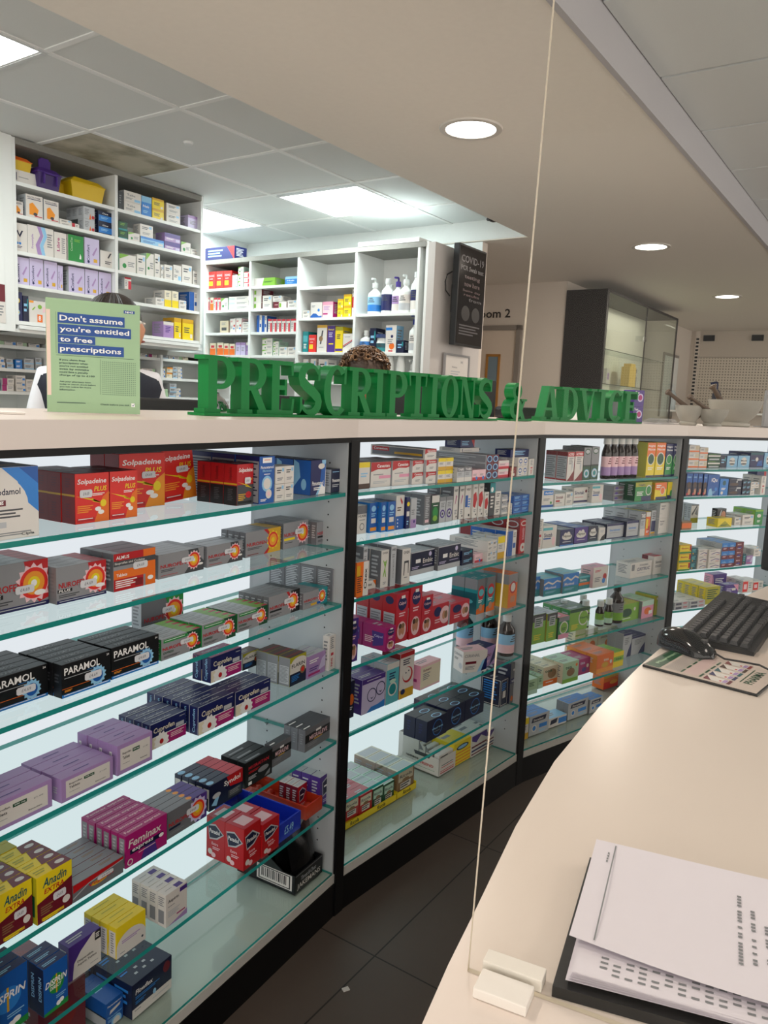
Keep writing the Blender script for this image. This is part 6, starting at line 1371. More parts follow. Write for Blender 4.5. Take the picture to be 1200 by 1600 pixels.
for zi, z in enumerate((1.55, 1.43, 1.31)):
    for ci, (xa, xb) in enumerate(((.46, .765), (.78, .96), (1.27, 1.54), (1.56, 1.80))):
        x = xa + .006; idx = 0
        while x < xb - .03:
            kk = RS.choice(wts); w = RS.choice([.036, .045, .055, .065]); h = RS.choice([.024, .028, .033]); nst = RS.choice([2, 3, 3]) if h < .03 else RS.choice([2, 2, 1])
            if nst * h > (.085 if zi else .045): nst = max(1, int((.085 if zi else .045) / h))
            if x + w > xb - .004: break
            key = (kk, w, h)
            if key not in smesh: smesh[key] = box_mesh(kk, w, h, .09, 'pill_box')
            for j in range(nst):
                o = bpy.data.objects.new('pill_box', smesh[key]); COL.objects.link(o)
                p_, a_ = W(1.8, -4.0), ROOMROT; lp = Vector((x, .02 + RS.uniform(0, .01), 0)); lp.rotate(Matrix.Rotation(a_, 3, 'Z'))
                o.location = p_ + lp + Vector((0, 0, z + .0004 + j * (h + .0003))); o.rotation_euler = (0, 0, a_)
                sec = ['far left', 'left of poster', 'right of poster', 'far right'][ci]
                tag(o, '%s in %s pile, %s, %s low shelf' % (KINDS[kk]['desc'] + (' ' + ['lowest', 'second', 'third'][j] if nst > 1 else ''), ORD[idx % 10], sec, ['upper', 'middle', 'lower'][zi]), 'box', 'small boxes on the low %s shelf' % ['upper', 'middle', 'lower'][zi])
            x += w + RS.choice([.003, .004, .012]); idx += 1

# ------------------------------------------------------------------ wall screen, notice, glass cabinet
tv = empty('wall_screen', W(4.27, -2.335, 1.69), ROOMROT, 'portrait black wall screen showing dim health text beside the white shelves', 'screen')
MB().box(-.17, -.018, 0, .17, .022, .58, M_DARKPL, ch=.004).build('screen_body', tv)
sm = mat('1d1a1c', .12, 0, 'screen_glass'); t_ = MB().box(-.160, -.0195, .012, .160, -.018, .568, sm)
TXW = mat('4e4b4d', .4, 0, 'screen_letter_grey'); TXR = mat('431c20', .4, 0, 'screen_letter_red')
graphics(t_, 'T.05,.84,.88,.075,w,COVID-19;T.05,.76,.88,.05,w,PCR Swab test;T.2,.67,.6,.05,r,testing;T.2,.60,.6,.05,r,now here;T.15,.54,.7,.03,r,Same day;T.2,.5,.6,.03,r,results;T.4,.45,.5,.035,w,from;E.3,.32,.16,.08,d;E.7,.32,.16,.08,d;B.08,.2,.8,4,.12,w', .32, .556, lambda x, y, o: (-.16 + x * 1.0, -.0195 - o, .012 + y),
         mf=lambda c: {'w': TXW, 'r': TXR, 'd': mat('2c2a2b', .3)}[c])
t_.build('display_face', tv)
MB().box(-.08, .022, .2, .08, .075, .36, M_DARKPL).build('wall_bracket', tv)
MB().tube([(-.16, .03, .42), (-.19, .045, .40), (-.2, .05, .36), (-.19, .05, .31), (-.165, .035, .28)], .004, M_DARKPL, 8).build('cable', tv)
nt_ = empty('framed_notice', W(4.285, -2.404, 1.40), ROOMROT, 'silver framed white notice on the grey panel below the wall screen', 'framed notice')
f_ = mat('a3a3a5', .35, .5, 'silver_frame')
MB().box(-.157, -.012, 0, .157, .001, .012, f_).box(-.157, -.012, .233, .157, .001, .245, f_).box(-.157, -.012, .012, -.145, .001, .233, f_).box(.145, -.012, .012, .157, .001, .233, f_).build('frame', nt_)
mb = MB().box(-.145, -.006, .012, .145, 0, .233, card('offwh')); graphics(mb, 'T.66,.82,.1,.07,grey,NHS;T.3,.68,.22,.05,grey,Notice;B.25,.6,.4,3,.2,lgrey;B.4,.2,.2,1,.04,grey', .29, .22, lambda x, y, o: (-.145 + x, -.006 - o, .012 + y)); mb.build('paper', nt_)
# dark and glass display cabinet
gc = empty('glass_display_cabinet', W(6.284, -2.525, 0), ROOMROT, 'tall black sided glass front display cabinet against the cream wall', 'display cabinet')
M_DK = mat('1d1918', .55, 0, 'dark_wood_veneer', .12, nscale=30)
MB().box(0, -.344, 0, .03, 0, 2.305, M_DK).build('side_panel', gc)
MB().box(2.19, -.33, 1.06, 2.195, -.02, 2.28, M_CABGLASS).build('side_glass', gc); MB().box(2.18, -.344, 0, 2.2, -.33, 2.305, M_DK).box(2.18, -.33, 0, 2.2, 0, 1.05, M_DK).build('end_frame', gc)
MB().box(.03, -.344, 2.285, 2.17, 0, 2.305, M_DK).build('top_panel', gc)
MB().box(.03, -.02, 0, 2.17, 0, 2.285, mat('e9e5d8', .5, 0, 'cabinet_back_board', .02)).build('back_panel', gc)
MB().box(.03, -.34, 0, 2.17, -.02, 1.05, mat('8f8a7c', .4, 0, 'grey_cupboard', .06)).build('lower_cupboard', gc)
for i, (x0, x1) in enumerate(((.03, 1.095), (1.105, 2.17))):
    g = MB().box(x0, -.345, 1.06, x1, -.34, 2.28, M_CABGLASS); dd = g.build('glass_door', gc)
    MB().box(x0, -.3465, 1.06, x0 + .012, -.345, 2.28, M_DK).box(x1 - .012, -.3465, 1.06, x1, -.345, 2.28, M_DK).build('door_edge', dd)
    MB().box(1.06 if i == 0 else 1.11, -.352, 1.98, 1.09 if i == 0 else 1.14, -.346, 2.02, mat('b8bab8', .2, .9)).build('hinge', dd)
area_light('cabinet_fill_light', W(7.3, -2.36, 2.27), (0, 0, ROOMROT), 1.9, 0.03, 2.2, (1.0, .96, .86))  # invented light, added to brighten the cabinet interior
for z in (1.57, 1.86):
    for x0, x1 in ((.03, 1.09), (1.11, 2.17)): MB().box(x0, -.25, z - .006, x1, -.03, z, M_GLASS, dict(f=mat('2d4a40', .2))).build('glass_shelf', gc)
for i, (x, w, h, c) in enumerate(((.12, .03, .15, 'lpink'), (.28, .035, .16, 'offwh'), (.42, .04, .15, 'lgrey'), (.56, .08, .14, 'offwh'))):
    g = MB().box(x, -.2, 1.5704, x + w, -.14, 1.57 + h, card(c), ch=.003); graphics(g, 'R.2,.3,.8,.7,lilac', w, h, lambda X, Y, o: (x + X, -.2 - o, 1.5704 + Y))
    o = g.build('cosmetic_box'); o.location = W(6.284, -2.525, 0); o.rotation_euler = (0, 0, ROOMROT)
    tag(o, ['leftmost pink', 'second white', 'third grey', 'rightmost white'][i] + ' carton inside the glass display cabinet', 'box', 'cartons in the glass cabinet')
g = MB().prism([(1.2, -.2), (1.4, -.2), (1.4, -.12), (1.2, -.12)], 1.5704, 1.76, mat('d9b75c', .5, 0, 'yellow_bag_paper', .05)); g.box(1.23, -.2, 1.76, 1.37, -.13, 1.79, mat('d9b75c', .5, 0, 'yellow_bag_paper', .05))
o = g.build('gift_bag'); o.location = W(6.284, -2.525, 0); o.rotation_euler = (0, 0, ROOMROT); tag(o, 'yellow paper bag inside the right half of the glass cabinet', 'bag')
g = MB().box(1.43, -.19, 1.5704, 1.47, -.13, 1.75, card('grey'), ch=.002); graphics(g, 'R.2,.6,.8,.8,offwh', .04, .18, lambda X, Y, o: (1.43 + X, -.19 - o, 1.57 + Y))
o = g.build('cosmetic_box'); o.location = W(6.284, -2.525, 0); o.rotation_euler = (0, 0, ROOMROT); tag(o, 'narrow grey carton beside the yellow bag in the glass cabinet', 'box')
# hand wash bottles on the far ledge
lg = empty('far_ledge', W(9.6, -2.0, 0), ROOMROT, 'low cream gondola ledge in front of the far perforated wall', 'shop shelf'); MB().box(-.2, -2.2, 1.36, .35, .45, 1.38, M_WHITE).build('ledge_top', lg); MB().box(.05, -2.2, 0, .3, .45, 1.36, M_WALL).build('ledge_base', lg)
def dispenser(s, t, z, h, r, body, pc, label):
    e = empty('pump_dispenser', W(s, t, z), ROOMROT, label, 'bottle')
    MB().lathe([(r * .9, 0), (r, .01), (r, h * .6), (r * .5, h * .72), (r * .3, h * .76)], body, 20).build('bottle_body', e, smooth=True)
    MB().tube([(0, 0, h * .75), (0, 0, h * .97)], r * .18, mat(pc, .4), 10).tube([(0, 0, h * .97), (0, r * .3, h), (0, r * 1.5, h * .96)], r * .28, mat(pc, .4), 10).build('pump', e, smooth=True)
dispenser(9.62, -2.46, 1.3805, .3, .045, mat('b9c4c8', .1, 0, 'clear_gel_bottle'), 'd0d4d6', 'clear hand gel pump dispenser beyond the mortars, beside the cabinet')
dispenser(9.62, -1.97, 1.3805, .33, .05, mat('3b3f50', .2, 0, 'dark_gel_bottle'), '1d2a55', 'dark blue pump dispenser behind the largest mortar')
o = MB().box(0, 0, 1.3, .62, .01, 2.0, M_WHITE).box(-.03, -.004, 1.3, 0, .012, 2.03, M_FR).box(0, -.004, 2.0, .62, .012, 2.03, M_FR).build('wall_board', None, W(9.35, -2.515, 0), ROOMROT)
tag(o, 'grey edged white notice board beyond the glass cabinet', 'board')
# ================================================================== ON THE WHITE COUNTER
CT = 1.3004
# slab serif letters: strokes in a unit box (x 0..1, z 0..1)
TK, TN, SE = .27, .085, .075      # thick stem, thin stroke, serif height
def arc(cx, cz, rx, rz, a0, a1, n=20): return [(cx + rx * math.cos(R_(a0 + (a1 - a0) * i / n)), cz + rz * math.sin(R_(a0 + (a1 - a0) * i / n))) for i in range(n + 1)]
def GL(ch):
    """list of polygons (filled) for each slab serif letter"""
    st = lambda x, w=TK, z0=0, z1=1: [(x, z0), (x + w, z0), (x + w, z1), (x, z1)]
    def ring(o, i): return [[o[k], o[k + 1], i[k + 1], i[k]] for k in range(len(o) - 1)]
    sf = lambda x0, x1, z: [(x0, z), (x1, z), (x1, z + SE), (x0, z + SE)]
    if ch in 'PR':
        out = [st(.12), sf(0, .5, 0), sf(0, .5, 1 - SE)]
        zb = .42
        out += ring(arc(.5, (1 + zb) / 2, .46, (1 - zb) / 2, 90, -90), arc(.5, (1 + zb) / 2, .2, (1 - zb) / 2 - TN, 90, -90))
        out += [[(.3, 1 - TN), (.5, 1 - TN), (.5, 1), (.3, 1)], [(.3, zb), (.5, zb), (.5, zb + TN), (.3, zb + TN)]]
        if ch == 'R': out += [[(.42, zb + .03), (.66, zb + .05), (.98, SE), (.72, SE)], sf(.66, 1.06, 0)]
        return out
    if ch == 'E': return [st(.12), sf(0, .9, 0), sf(0, .88, 1 - SE), [(.3, .46), (.66, .46), (.66, .46 + TN), (.3, .46 + TN)], [(.58, .36), (.66, .36), (.66, .66), (.58, .66)], [(.82, 0), (.9, 0), (.94, .3), (.86, .3)], [(.8, 1), (.88, 1), (.9, .74), (.82, .74)]]
    if ch == 'I': return [st(.2), sf(.02, .65, 0), sf(.02, .65, 1 - SE)]
    if ch == 'T': return [st(.34), sf(.16, .8, 0), sf(0, .95, 1 - SE), [(0, 1), (.07, 1), (.1, .7), (.03, .7)], [(.88, 1), (.95, 1), (.92, .7), (.85, .7)]]
    if ch == 'D':
        out = [st(.12), sf(0, .5, 0), sf(0, .5, 1 - SE)]; out += ring(arc(.46, .5, .52, .5, 90, -90), arc(.46, .5, .26, .5 - TN, 90, -90)); return out
    if ch == 'O': return ring(arc(.5, .5, .5, .51, 0, 360, 36), arc(.5, .5, .22, .51 - TN, 0, 360, 36))
    if ch == 'C': return ring(arc(.52, .5, .52, .51, 48, 312, 30), arc(.52, .5, .25, .51 - TN, 48, 312, 30)) + [[(.82, .64), (.92, .64), (.92, 1), (.84, .92)]]
    if ch == 'N': return [st(.12, .09), st(.82, .09), [(.1, 1), (.36, 1), (.92, 0), (.68, 0)], sf(0, .36, 0), sf(.68, 1.05, 1 - SE), sf(0, .3, 1 - SE)]
    if ch == 'A': return [[(.42, 1), (.66, 1), (.98, 0), (.7, 0)], [(.42, 1), (.5, 1), (.2, 0), (.11, 0)], [(.25, .27), (.8, .27), (.8, .27 + TN), (.25, .27 + TN)], sf(-.02, .34, 0), sf(.58, 1.08, 0)]
    if ch == 'V': return [[(.08, 1), (.36, 1), (.62, 0), (.48, 0)], [(.5, 0), (.6, 0), (.92, 1), (.83, 1)], sf(-.02, .48, 1 - SE), sf(.7, 1.05, 1 - SE)]
    if ch == 'S':
        c = arc(.5, .735, .33, .22, 20, 180, 12)[:-1] + [(.17, .735), (.2, .64), (.36, .55), (.62, .44), (.8, .34), (.83, .26)] + arc(.5, .265, .33, .22, 0, -160, 12)[1:]
        out = []; n = len(c)
        for k in range(n - 1):
            wd = lambda q: .045 + .095 * (math.sin(math.pi * min(1, max(0, (q / (n - 1) - .12) / .76)))) ** .8
            (x0, z0), (x1, z1) = c[k], c[k + 1]; (xa, za) = c[max(k - 1, 0)]; (xb, zb) = c[min(k + 2, n - 1)]
            def nr(dx, dz): l = math.hypot(dx, dz) or 1; return (-dz / l, dx / l)
            n0 = nr(x1 - xa, z1 - za); n1 = nr(xb - x0, zb - z0); w0, w1 = wd(k), wd(k + 1)
            out.append([(x0 - n0[0] * w0, z0 - n0[1] * w0 * .75), (x1 - n1[0] * w1, z1 - n1[1] * w1 * .75), (x1 + n1[0] * w1, z1 + n1[1] * w1 * .75), (x0 + n0[0] * w0, z0 + n0[1] * w0 * .75)])
        return out + [[(.8, .68), (.88, .68), (.88, .98), (.8, .9)], [(.12, .02), (.2, .1), (.2, .34), (.12, .34)]]
    if ch == '&':
        out = ring(arc(.42, .76, .3, .24, 0, 360, 24), arc(.42, .76, .12, .14, 0, 360, 24)) + ring(arc(.4, .28, .4, .29, 0, 360, 28), arc(.4, .28, .15, .17, 0, 360, 28))
        return out + [[(.3, .62), (.5, .6), (1.02, .0), (.78, .0)], [(.66, .22), (.76, .16), (.98, .52), (.88, .55)], [(.72, .5), (1.08, .5), (1.08, .56), (.72, .56)]]
    return []
def word(txt, p0, p1, h, thick, label):
    p0, p1 = Vector(p0), Vector(p1); d = (p1 - p0); L = d.length; a = math.atan2(d.y, d.x)
    e = empty('sign_lettering', (p0.x, p0.y, CT), a, label, 'sign', 'green counter sign')
    MB().box(-.008, -thick / 2 - .012, 0, L + .008, thick / 2 + .012, .006, M_GREEN).build('base_plate', e)
    wid = {'I': .62, 'N': 1.0, '&': 1.05, 'A': 1.0, 'V': 1.0}
    tot = sum(wid.get(c, .92) for c in txt); gap = .0
    x = 0; uw = L / tot
    for c in txt:
        cw = wid.get(c, .92) * uw; mb = MB(); sc_ = uw * .88
        for k, poly in enumerate(GL(c)):
            n = len(poly); e_ = (k % 5) * .00006
            f = [(x + px * sc_, -thick / 2 - e_, .006 + pz * h) for px, pz in poly]; b = [(x + px * sc_, thick / 2 + e_, .006 + pz * h) for px, pz in poly]
            mb.add(f + b, [tuple(range(n)), tuple(range(2 * n - 1, n - 1, -1))] + [(i, n + i, n + (i + 1) % n, (i + 1) % n) for i in range(n)], M_GREEN)
        o = mb.build('letter', e); bm = bmesh.new(); bm.from_mesh(o.data); bmesh.ops.recalc_face_normals(bm, faces=bm.faces); bm.to_mesh(o.data); bm.free()
        x += cw
    return e
word('PRESCRIPTIONS', (-.405, 1.685), (.315, 2.495), .122, .038, 'long green serif letter sign reading PRESCRIPTIONS on the white counter')
word('&', (.385, 2.60), (.455, 2.66), .118, .038, 'green ampersand sign between the two green words')
word('ADVICE', (.525, 2.80), (.985, 3.16), .118, .038, 'green serif letter sign reading ADVICE on the white counter')
# green notice in a clear holder
ps = Vector((-.597, 1.405, CT)); pe = Vector((-.449, 1.462, CT)); a = math.atan2(pe.y - ps.y, pe.x - ps.x)
a = R_(29); po = empty('notice_stand', ps - Vector((.012, 0, 0)), a, 'green and blue notice about free prescriptions standing on the counter', 'notice')
MB().box(.0, .0, 0, .158, .0018, .213, M_CLEAR).box(0, .0, 0, .158, .07, .0018, M_CLEAR).build('acrylic_holder', po)
mb = MB().box(.0, -.0016, .003, .158, -.0004, .216, mat('9dbf98', .5, 0, 'green_notice_card'))
PC = {'g': mat('8fb48b', .5), 'b': mat('1f4c95', .5), 'w': mat('f0f2f0', .5), 'd': mat('2d4a4a', .5), 'p': mat('e8d0c2', .5)}
graphics(mb, 'R0,.15,.045,.9,p;R.1,.885,.1025,.52,d;R.12,.79,.83,.88,b;T.14,.81,.67,.052,w,Don\'t assume;R.12,.69,.9,.78,b;T.14,.705,.74,.06,w,you\'re entitled;R.12,.615,.51,.685,b;T.14,.628,.34,.045,w,to free;R.12,.52,.82,.61,b;T.14,.53,.65,.06,w,prescriptions;R.82,.918,.94,.945,b;T.835,.922,.09,.018,w,NHS;R.1,.505,.93,.508,d'
         ';T.13,.455,.27,.02,d,If you claim free;T.13,.428,.3,.02,d,prescriptions when;T.13,.401,.3,.02,d,you\'re not entitled,;T.13,.374,.31,.02,d,even by mistake,;T.13,.347,.3,.02,d,could face a penalty;T.13,.32,.37,.02,d,charge of up to £100;T.13,.265,.33,.016,d,Ask your pharmacy team;T.13,.242,.38,.016,d,today or search check before;T.13,.219,.33,.016,d,you tick online for more;T.13,.196,.16,.014,d,information;B.1,.09,.3,1,.012,d;T.56,.07,.32,.018,d,Check before you tick;R.9,.066,.94,.1,w;Pb,.905,.085,.92,.07,.945,.105,.92,.08;R.56,.17,.5625,.49,d'.replace(',,', ','), .158, .213, lambda x, y, o: (x, -.0016 - o, .003 + y), mf=lambda c: PC[c])
vs = []; fs = []
for i in range(18):
    for j in range(18):
        x, z = .093 + i * .0033, .04 + j * .0037; b = len(vs); r = .0006; vs += [(x - r, -.0026, z - r), (x + r, -.0026, z - r), (x + r, -.0026, z + r), (x - r, -.0026, z + r)]; fs.append((b, b + 1, b + 2, b + 3))
mb.add(vs, fs, PC['d']); mb.build('notice_card', po)
o = MB().box(-.17, 0, 0, .0, .1, .003, card('offwh')).build('leaflet', None, (-.60, 1.30, CT), a); tag(o, 'flat white leaflet lying on the counter left of the green notice', 'leaflet')
po.scale = (1.02, 1, .935)
# mortars and pestles
M_MARB = mat('a6a298', .45, 0, 'grey_white_marble', .12, bump=.1, nscale=14); M_PEST = mat('584433', .5, 0, 'dark_wood_pestle', .15, nscale=30)
def mortar(x, y, r, h, label):
    prof = [(r * .55, 0), (r * .6, .004), (r * .6, h * .14), (r * .52, h * .18), (r * .72, h * .38), (r * .9, h * .66), (r * .98, h * .94), (r, h), (r * .93, h * 1.0), (r * .86, h * .9), (r * .7, h * .5), (r * .3, h * .3), (.001, h * .28)]
    tag(MB().lathe(prof, M_MARB, 40, cap=False).build('mortar', None, (x, y, CT), smooth=True), label, 'mortar', 'marble mortars')
def pestle(p0, p1, r, label):
    p0, p1 = Vector(p0), Vector(p1); d = p1 - p0; pts = [p0 + d * t for t in (0, .06, .15, .5, .85, .9, .94, .98, 1)]
    tag(MB().tube(pts, [r * .6, r * .95, r * 1.0, r * .72, r * .55, r * .7, r * .95, r * .95, r * .5], M_PEST, 14).build('pestle', smooth=True), label, 'pestle', 'wooden pestles')
def at(u, v, dep):
    q = right * ((u - 600) / 1222 * dep) - up * ((v - 800) / 1222 * dep) + fwd * dep; return Vector((q.x, q.y, q.z + EYE))
M1, M2, M3 = (1.262, 3.32), (1.355, 3.30), (1.53, 3.50)
mortar(*M1, .058, .082, 'leftmost marble mortar holding a long wooden pestle'); mortar(*M2, .062, .07, 'shallow small marble mortar in front of the largest mortar'); mortar(*M3, .115, .115, 'largest marble mortar bowl on the counter')
pestle((1.30, 3.30, 1.335), (1.152, 3.30, 1.438), .013, 'pestle leaning left out of the leftmost mortar')
pestle((1.385, 3.31, 1.335), (1.225, 3.245, 1.42), .012, 'pestle leaning left out of the shallow front mortar')
pestle((1.50, 3.50, 1.36), (1.412, 3.48, 1.475), .017, 'thickest pestle standing in the largest mortar')
# clutter behind ADVICE
def simple(mb, name, loc, rz, label, cat, smooth=False): return tag(mb.build(name, None, loc, rz, smooth), label, cat)
a3 = R_(39)
t = MB(); t.box(0, 0, 0, .2, .12, .003, M_WP).box(0, 0, 0, .003, .12, .1, M_WP).box(.197, 0, 0, .2, .12, .1, M_WP).box(0, .117, 0, .2, .12, .1, M_WP).box(-.01, -.01, .1, .21, .13, .106, M_WP)
simple(t, 'desk_tray', (.81, 3.20, CT), a3, 'white letter tray standing behind the word ADVICE', 'tray')
o = MB().ball((0, 0, .012), .04, .025, .014, mat('1f4fb0', .4, 0, 'blue_cloth', .1, bump=.5), 14).build('glove', None, (.88, 3.28, CT + .106), .3, True); tag(o, 'crumpled blue glove on top of the white letter tray', 'glove')
simple(MB().box(0, 0, 0, .05, .03, .06, card('bblue'), ch=.002).box(.005, .0295, .06, .045, .0, .064, card('blue')), 'tissue_box', (.868, 3.225, CT + .004), a3, 'small bright blue box inside the white letter tray', 'box')
pm = MB().box(0, 0, 0, .055, .06, .066, card('purple'), ch=.001); graphics(pm, 'C.6,.55,.3,lav;C.6,.55,.2,mag;T.08,.78,.4,.14,white,Test', .055, .066, lambda x, y, o: (x, -o, y)); graphics(pm, 'B.1,.8,.6,3,.4,lav', .06, .066, lambda x, y, o: (-o, .06 - x, y))
for i in range(2):
    simple(pm, 'medicine_box', (.985, 3.18, CT + i * .0665), R_(30), ['lower', 'upper'][i] + ' purple box stacked at the end of the word ADVICE', 'box')
pl = MB(); 
for i in range(4): pl.box(-.08 + i * .012, -.04, i * .006, .1 - i * .014, .05 - i * .01, i * .006 + .004, glassmat('clear_packet%d' % i, (.9, .9, .93), 2.5, .25))
simple(pl, 'plastic_packets', (1.13, 3.30, CT), a3, 'pile of clear plastic packets between the word ADVICE and the mortars', 'packets')
# dispensary equipment behind the sign
simple(MB().lathe([(.028, 0), (.03, .004), (.028, .02), (.02, .035), (.008, .044), (.006, .05), (.001, .052)], mat('b9bcc0', .08, .95, 'chrome'), 24), 'desk_bell', (-.40, 1.83, CT), 0, 'chrome counter bell behind the first letter P', 'bell', True)
simple(MB().lathe([(.028, 0), (.03, .004), (.028, .02), (.02, .035), (.008, .044), (.006, .05), (.001, .052)], mat('b9bcc0', .08, .95, 'chrome'), 24), 'desk_bell', (-.20, 2.10, CT), 0, 'chrome counter bell behind the letters S and C', 'bell', True)
def monitor(x, y, z, w, h, rz, label, stand=True, tilt=0):
    e = empty('computer_monitor', (x, y, z), rz, label, 'monitor')
    MB().box(-w / 2, -.012, 0, w / 2, .016, h, M_DARKPL, ch=.006).build('screen_housing', e)
    MB().box(-w / 2 + .012, .0162, .014, w / 2 - .012, .017, h - .012, mat('2a2d33', .15, 0, 'monitor_glass')).build('screen', e)
    MB().box(-.04, -.05, -.28, .04, -.012, h * .6, M_DARKPL, ch=.005).box(-.13, -.12, -.30, .13, .08, -.285, M_DARKPL).build('stand', e)
    return e
dl_, dh_ = off_line(.40), off_line(.92)
desk = MB().prism([(v.x, v.y) for v in dl_[1:5]] + [(v.x, v.y) for v in reversed(dh_[1:5])], .72, .76, M_LAM)
for q in (1, 2, 3, 4):
    c_ = dl_[q] * .5 + dh_[q] * .5; desk.box(c_.x - .04, c_.y - .04, 0, c_.x + .04, c_.y + .04, .72, M_WHITE)
tag(desk.build('staff_desk'), 'low white staff worktop behind the display counter', 'worktop')
monitor(-.66, 2.22, 1.065, .36, .262, R_(14), 'black monitor seen from behind, between the notice and the letter P')
monitor(.22, 3.40, 1.065, .47, .385, R_(-6), 'large black monitor seen from behind the letters IONS')
monitor(-.40, 2.75, 1.065, .30, .285, R_(5), 'dark monitor behind the letters E and S')
o = MB().box(-.11, -.07, 0, .11, .07, .045, M_DARKPL, ch=.012).build('receipt_printer', None, (.53, 3.02, CT), R_(40)); tag(o, 'low black device lying between the ampersand and the letter A', 'printer')
o = MB().box(-.1, -.02, 0, .1, .0, .17, mat('9a9a9c', .5, 0, 'grey_card_back', .03)).box(-.1, -.02, 0, .1, .06, .004, mat('9a9a9c', .5)).build('leaflet_holder', None, (1.84, 3.70, CT), R_(10)); tag(o, 'grey back of a leaflet holder at the right edge of the counter', 'leaflet holder')

# ================================================================== DESK IN THE FOREGROUND
DZ = .92
edge = [(-.05, .25), (.042, .49), (.065, .55), (.092, .614), (.15, .755), (.222, .908), (.325, 1.09), (.448, 1.288), (.565, 1.46), (.692, 1.624), (.84, 1.80), (.996, 1.972), (1.25, 2.2), (1.55, 2.42), (1.9, 2.62)]
dk = MB(); poly = edge + [(2.6, 1.9), (1.6, 1.1), (.95, .25)]
dk.prism(poly[::-1], DZ - .04, DZ, M_DESK)
tag(dk.build('service_desk'), 'wide cream curved service desk in the right foreground', 'desk')
ap = [(x + .09, y - .05) for x, y in edge[1:]]; ap2 = [(x + .11, y - .065) for x, y in edge[1:]]
tag(MB().prism(ap2 + ap[::-1], 0, DZ - .0405, M_BLACK).build('desk_front_panel'), 'dark curved front panel under the service desk', 'panel')
# clear screen, slightly leaning edge
b0 = Vector((.080, .545)); gd = Vector((.094, -.044)).normalized(); ga = math.atan2(gd.y, gd.x)
g = MB(); T_ = .0022; hh = .95; ln_ = .021; LX = .72
vs = [(0, -T_, 0), (LX, -T_, 0), (LX, T_, 0), (0, T_, 0), (ln_, -T_, hh), (LX, -T_, hh), (LX, T_, hh), (ln_, T_, hh)]
ME_ = mat('d9cdb8', .25, 0, 'polished_acrylic_edge')
g.add(vs, [(0, 1, 5, 4), (2, 3, 7, 6)], M_CLEAR); g.add(vs, [(3, 0, 4, 7), (4, 5, 6, 7), (1, 2, 6, 5), (0, 3, 2, 1)], ME_)
o = g.build('clear_screen', None, (b0.x, b0.y, DZ + .0003), ga); tag(o, 'tall clear acrylic screen with a bright edge standing on the service desk', 'screen')
o = MB().box(.012, -.0258, 0, .052, -.0024, .008, mat('ece6de', .5, 0, 'white_block_plastic'), ch=.001).build('screen_foot', None, (b0.x, b0.y, DZ + .0003), ga); tag(o, 'white foot block in front of the clear screen', 'block', 'white screen foot blocks')
o = MB().box(.010, .0024, 0, .056, .0175, .010, mat('ece6de', .5, 0, 'white_block_plastic'), ch=.001).build('screen_foot', None, (b0.x, b0.y, DZ + .0003), ga); tag(o, 'white foot block behind the clear screen', 'block', 'white screen foot blocks')
o = MB().box(0, 0, 0, .018, .006, .002, M_CLEAR, ch=.0005).box(.002, .001, .002, .012, .005, .0035, glassmat('clip_plastic', (.8, .8, .8), 3, .2)).build('plastic_clip', None, (.078, .474, DZ + .0003), R_(25)); tag(o, 'small clear plastic clip in front of the white blocks', 'clip')
# binder with printed sheets
N0 = Vector((.139, .521)); bu = Vector((math.sin(R_(22.7)), math.cos(R_(22.7)))); bv = Vector((math.cos(R_(19)), -math.sin(R_(19))))
def bp(u_, v_, z): p = N0 + bu * u_ + bv * v_; return (p.x, p.y, DZ + z)
bn = empty('ring_binder', (0, 0, 0), 0, 'black binder of printed pages lying open on the service desk', 'binder')
bn.location = (N0.x, N0.y, DZ)
def rel(p): return (p[0] - N0.x, p[1] - N0.y, p[2] - DZ)
mb = MB(); c4 = [bp(0, 0, 0), bp(0, .3, 0), bp(.183, .3, 0), bp(.183, 0, 0)]
mb.prism([(rel(c)[0], rel(c)[1]) for c in c4], .0004, .009, mat('17181a', .45, 0, 'black_binder_board', .1)); mb.build('cover', bn)
def sheet(u0, u1, v0, v1, zf, m, nu=14, nv=18, th=None):
    mb = MB(); vs = []; fs = []
    for i in range(nu + 1):
        for j in range(nv + 1):
            uu = u0 + (u1 - u0) * i / nu; vv = v0 + (v1 - v0) * j / nv; vs.append(rel(bp(uu, vv, zf(i / nu, j / nv))))
    for i in range(nu):
        for j in range(nv): b = i * (nv + 1) + j; fs.append((b, b + 1, b + nv + 2, b + nv + 1))
    mb.add(vs, fs, m); return mb
MP = mat('e3dde6', .7, 0, 'printed_paper', .015); MPL = mat('b9b5c4', .7, 0, 'page_edges', .05)
for q in range(7):
    zz = .0095 + q * .0009
    zf = lambda i, j, zz=zz, q=q: zz + .003 * math.sin(3 * j + q * .5) * (1 - i) * .6 + .0025
    s_ = sheet(.006 + q * .0006, .178, .008 + q * .0008, .296, zf, MP if q < 6 else MP).build('page', bn, smooth=True)
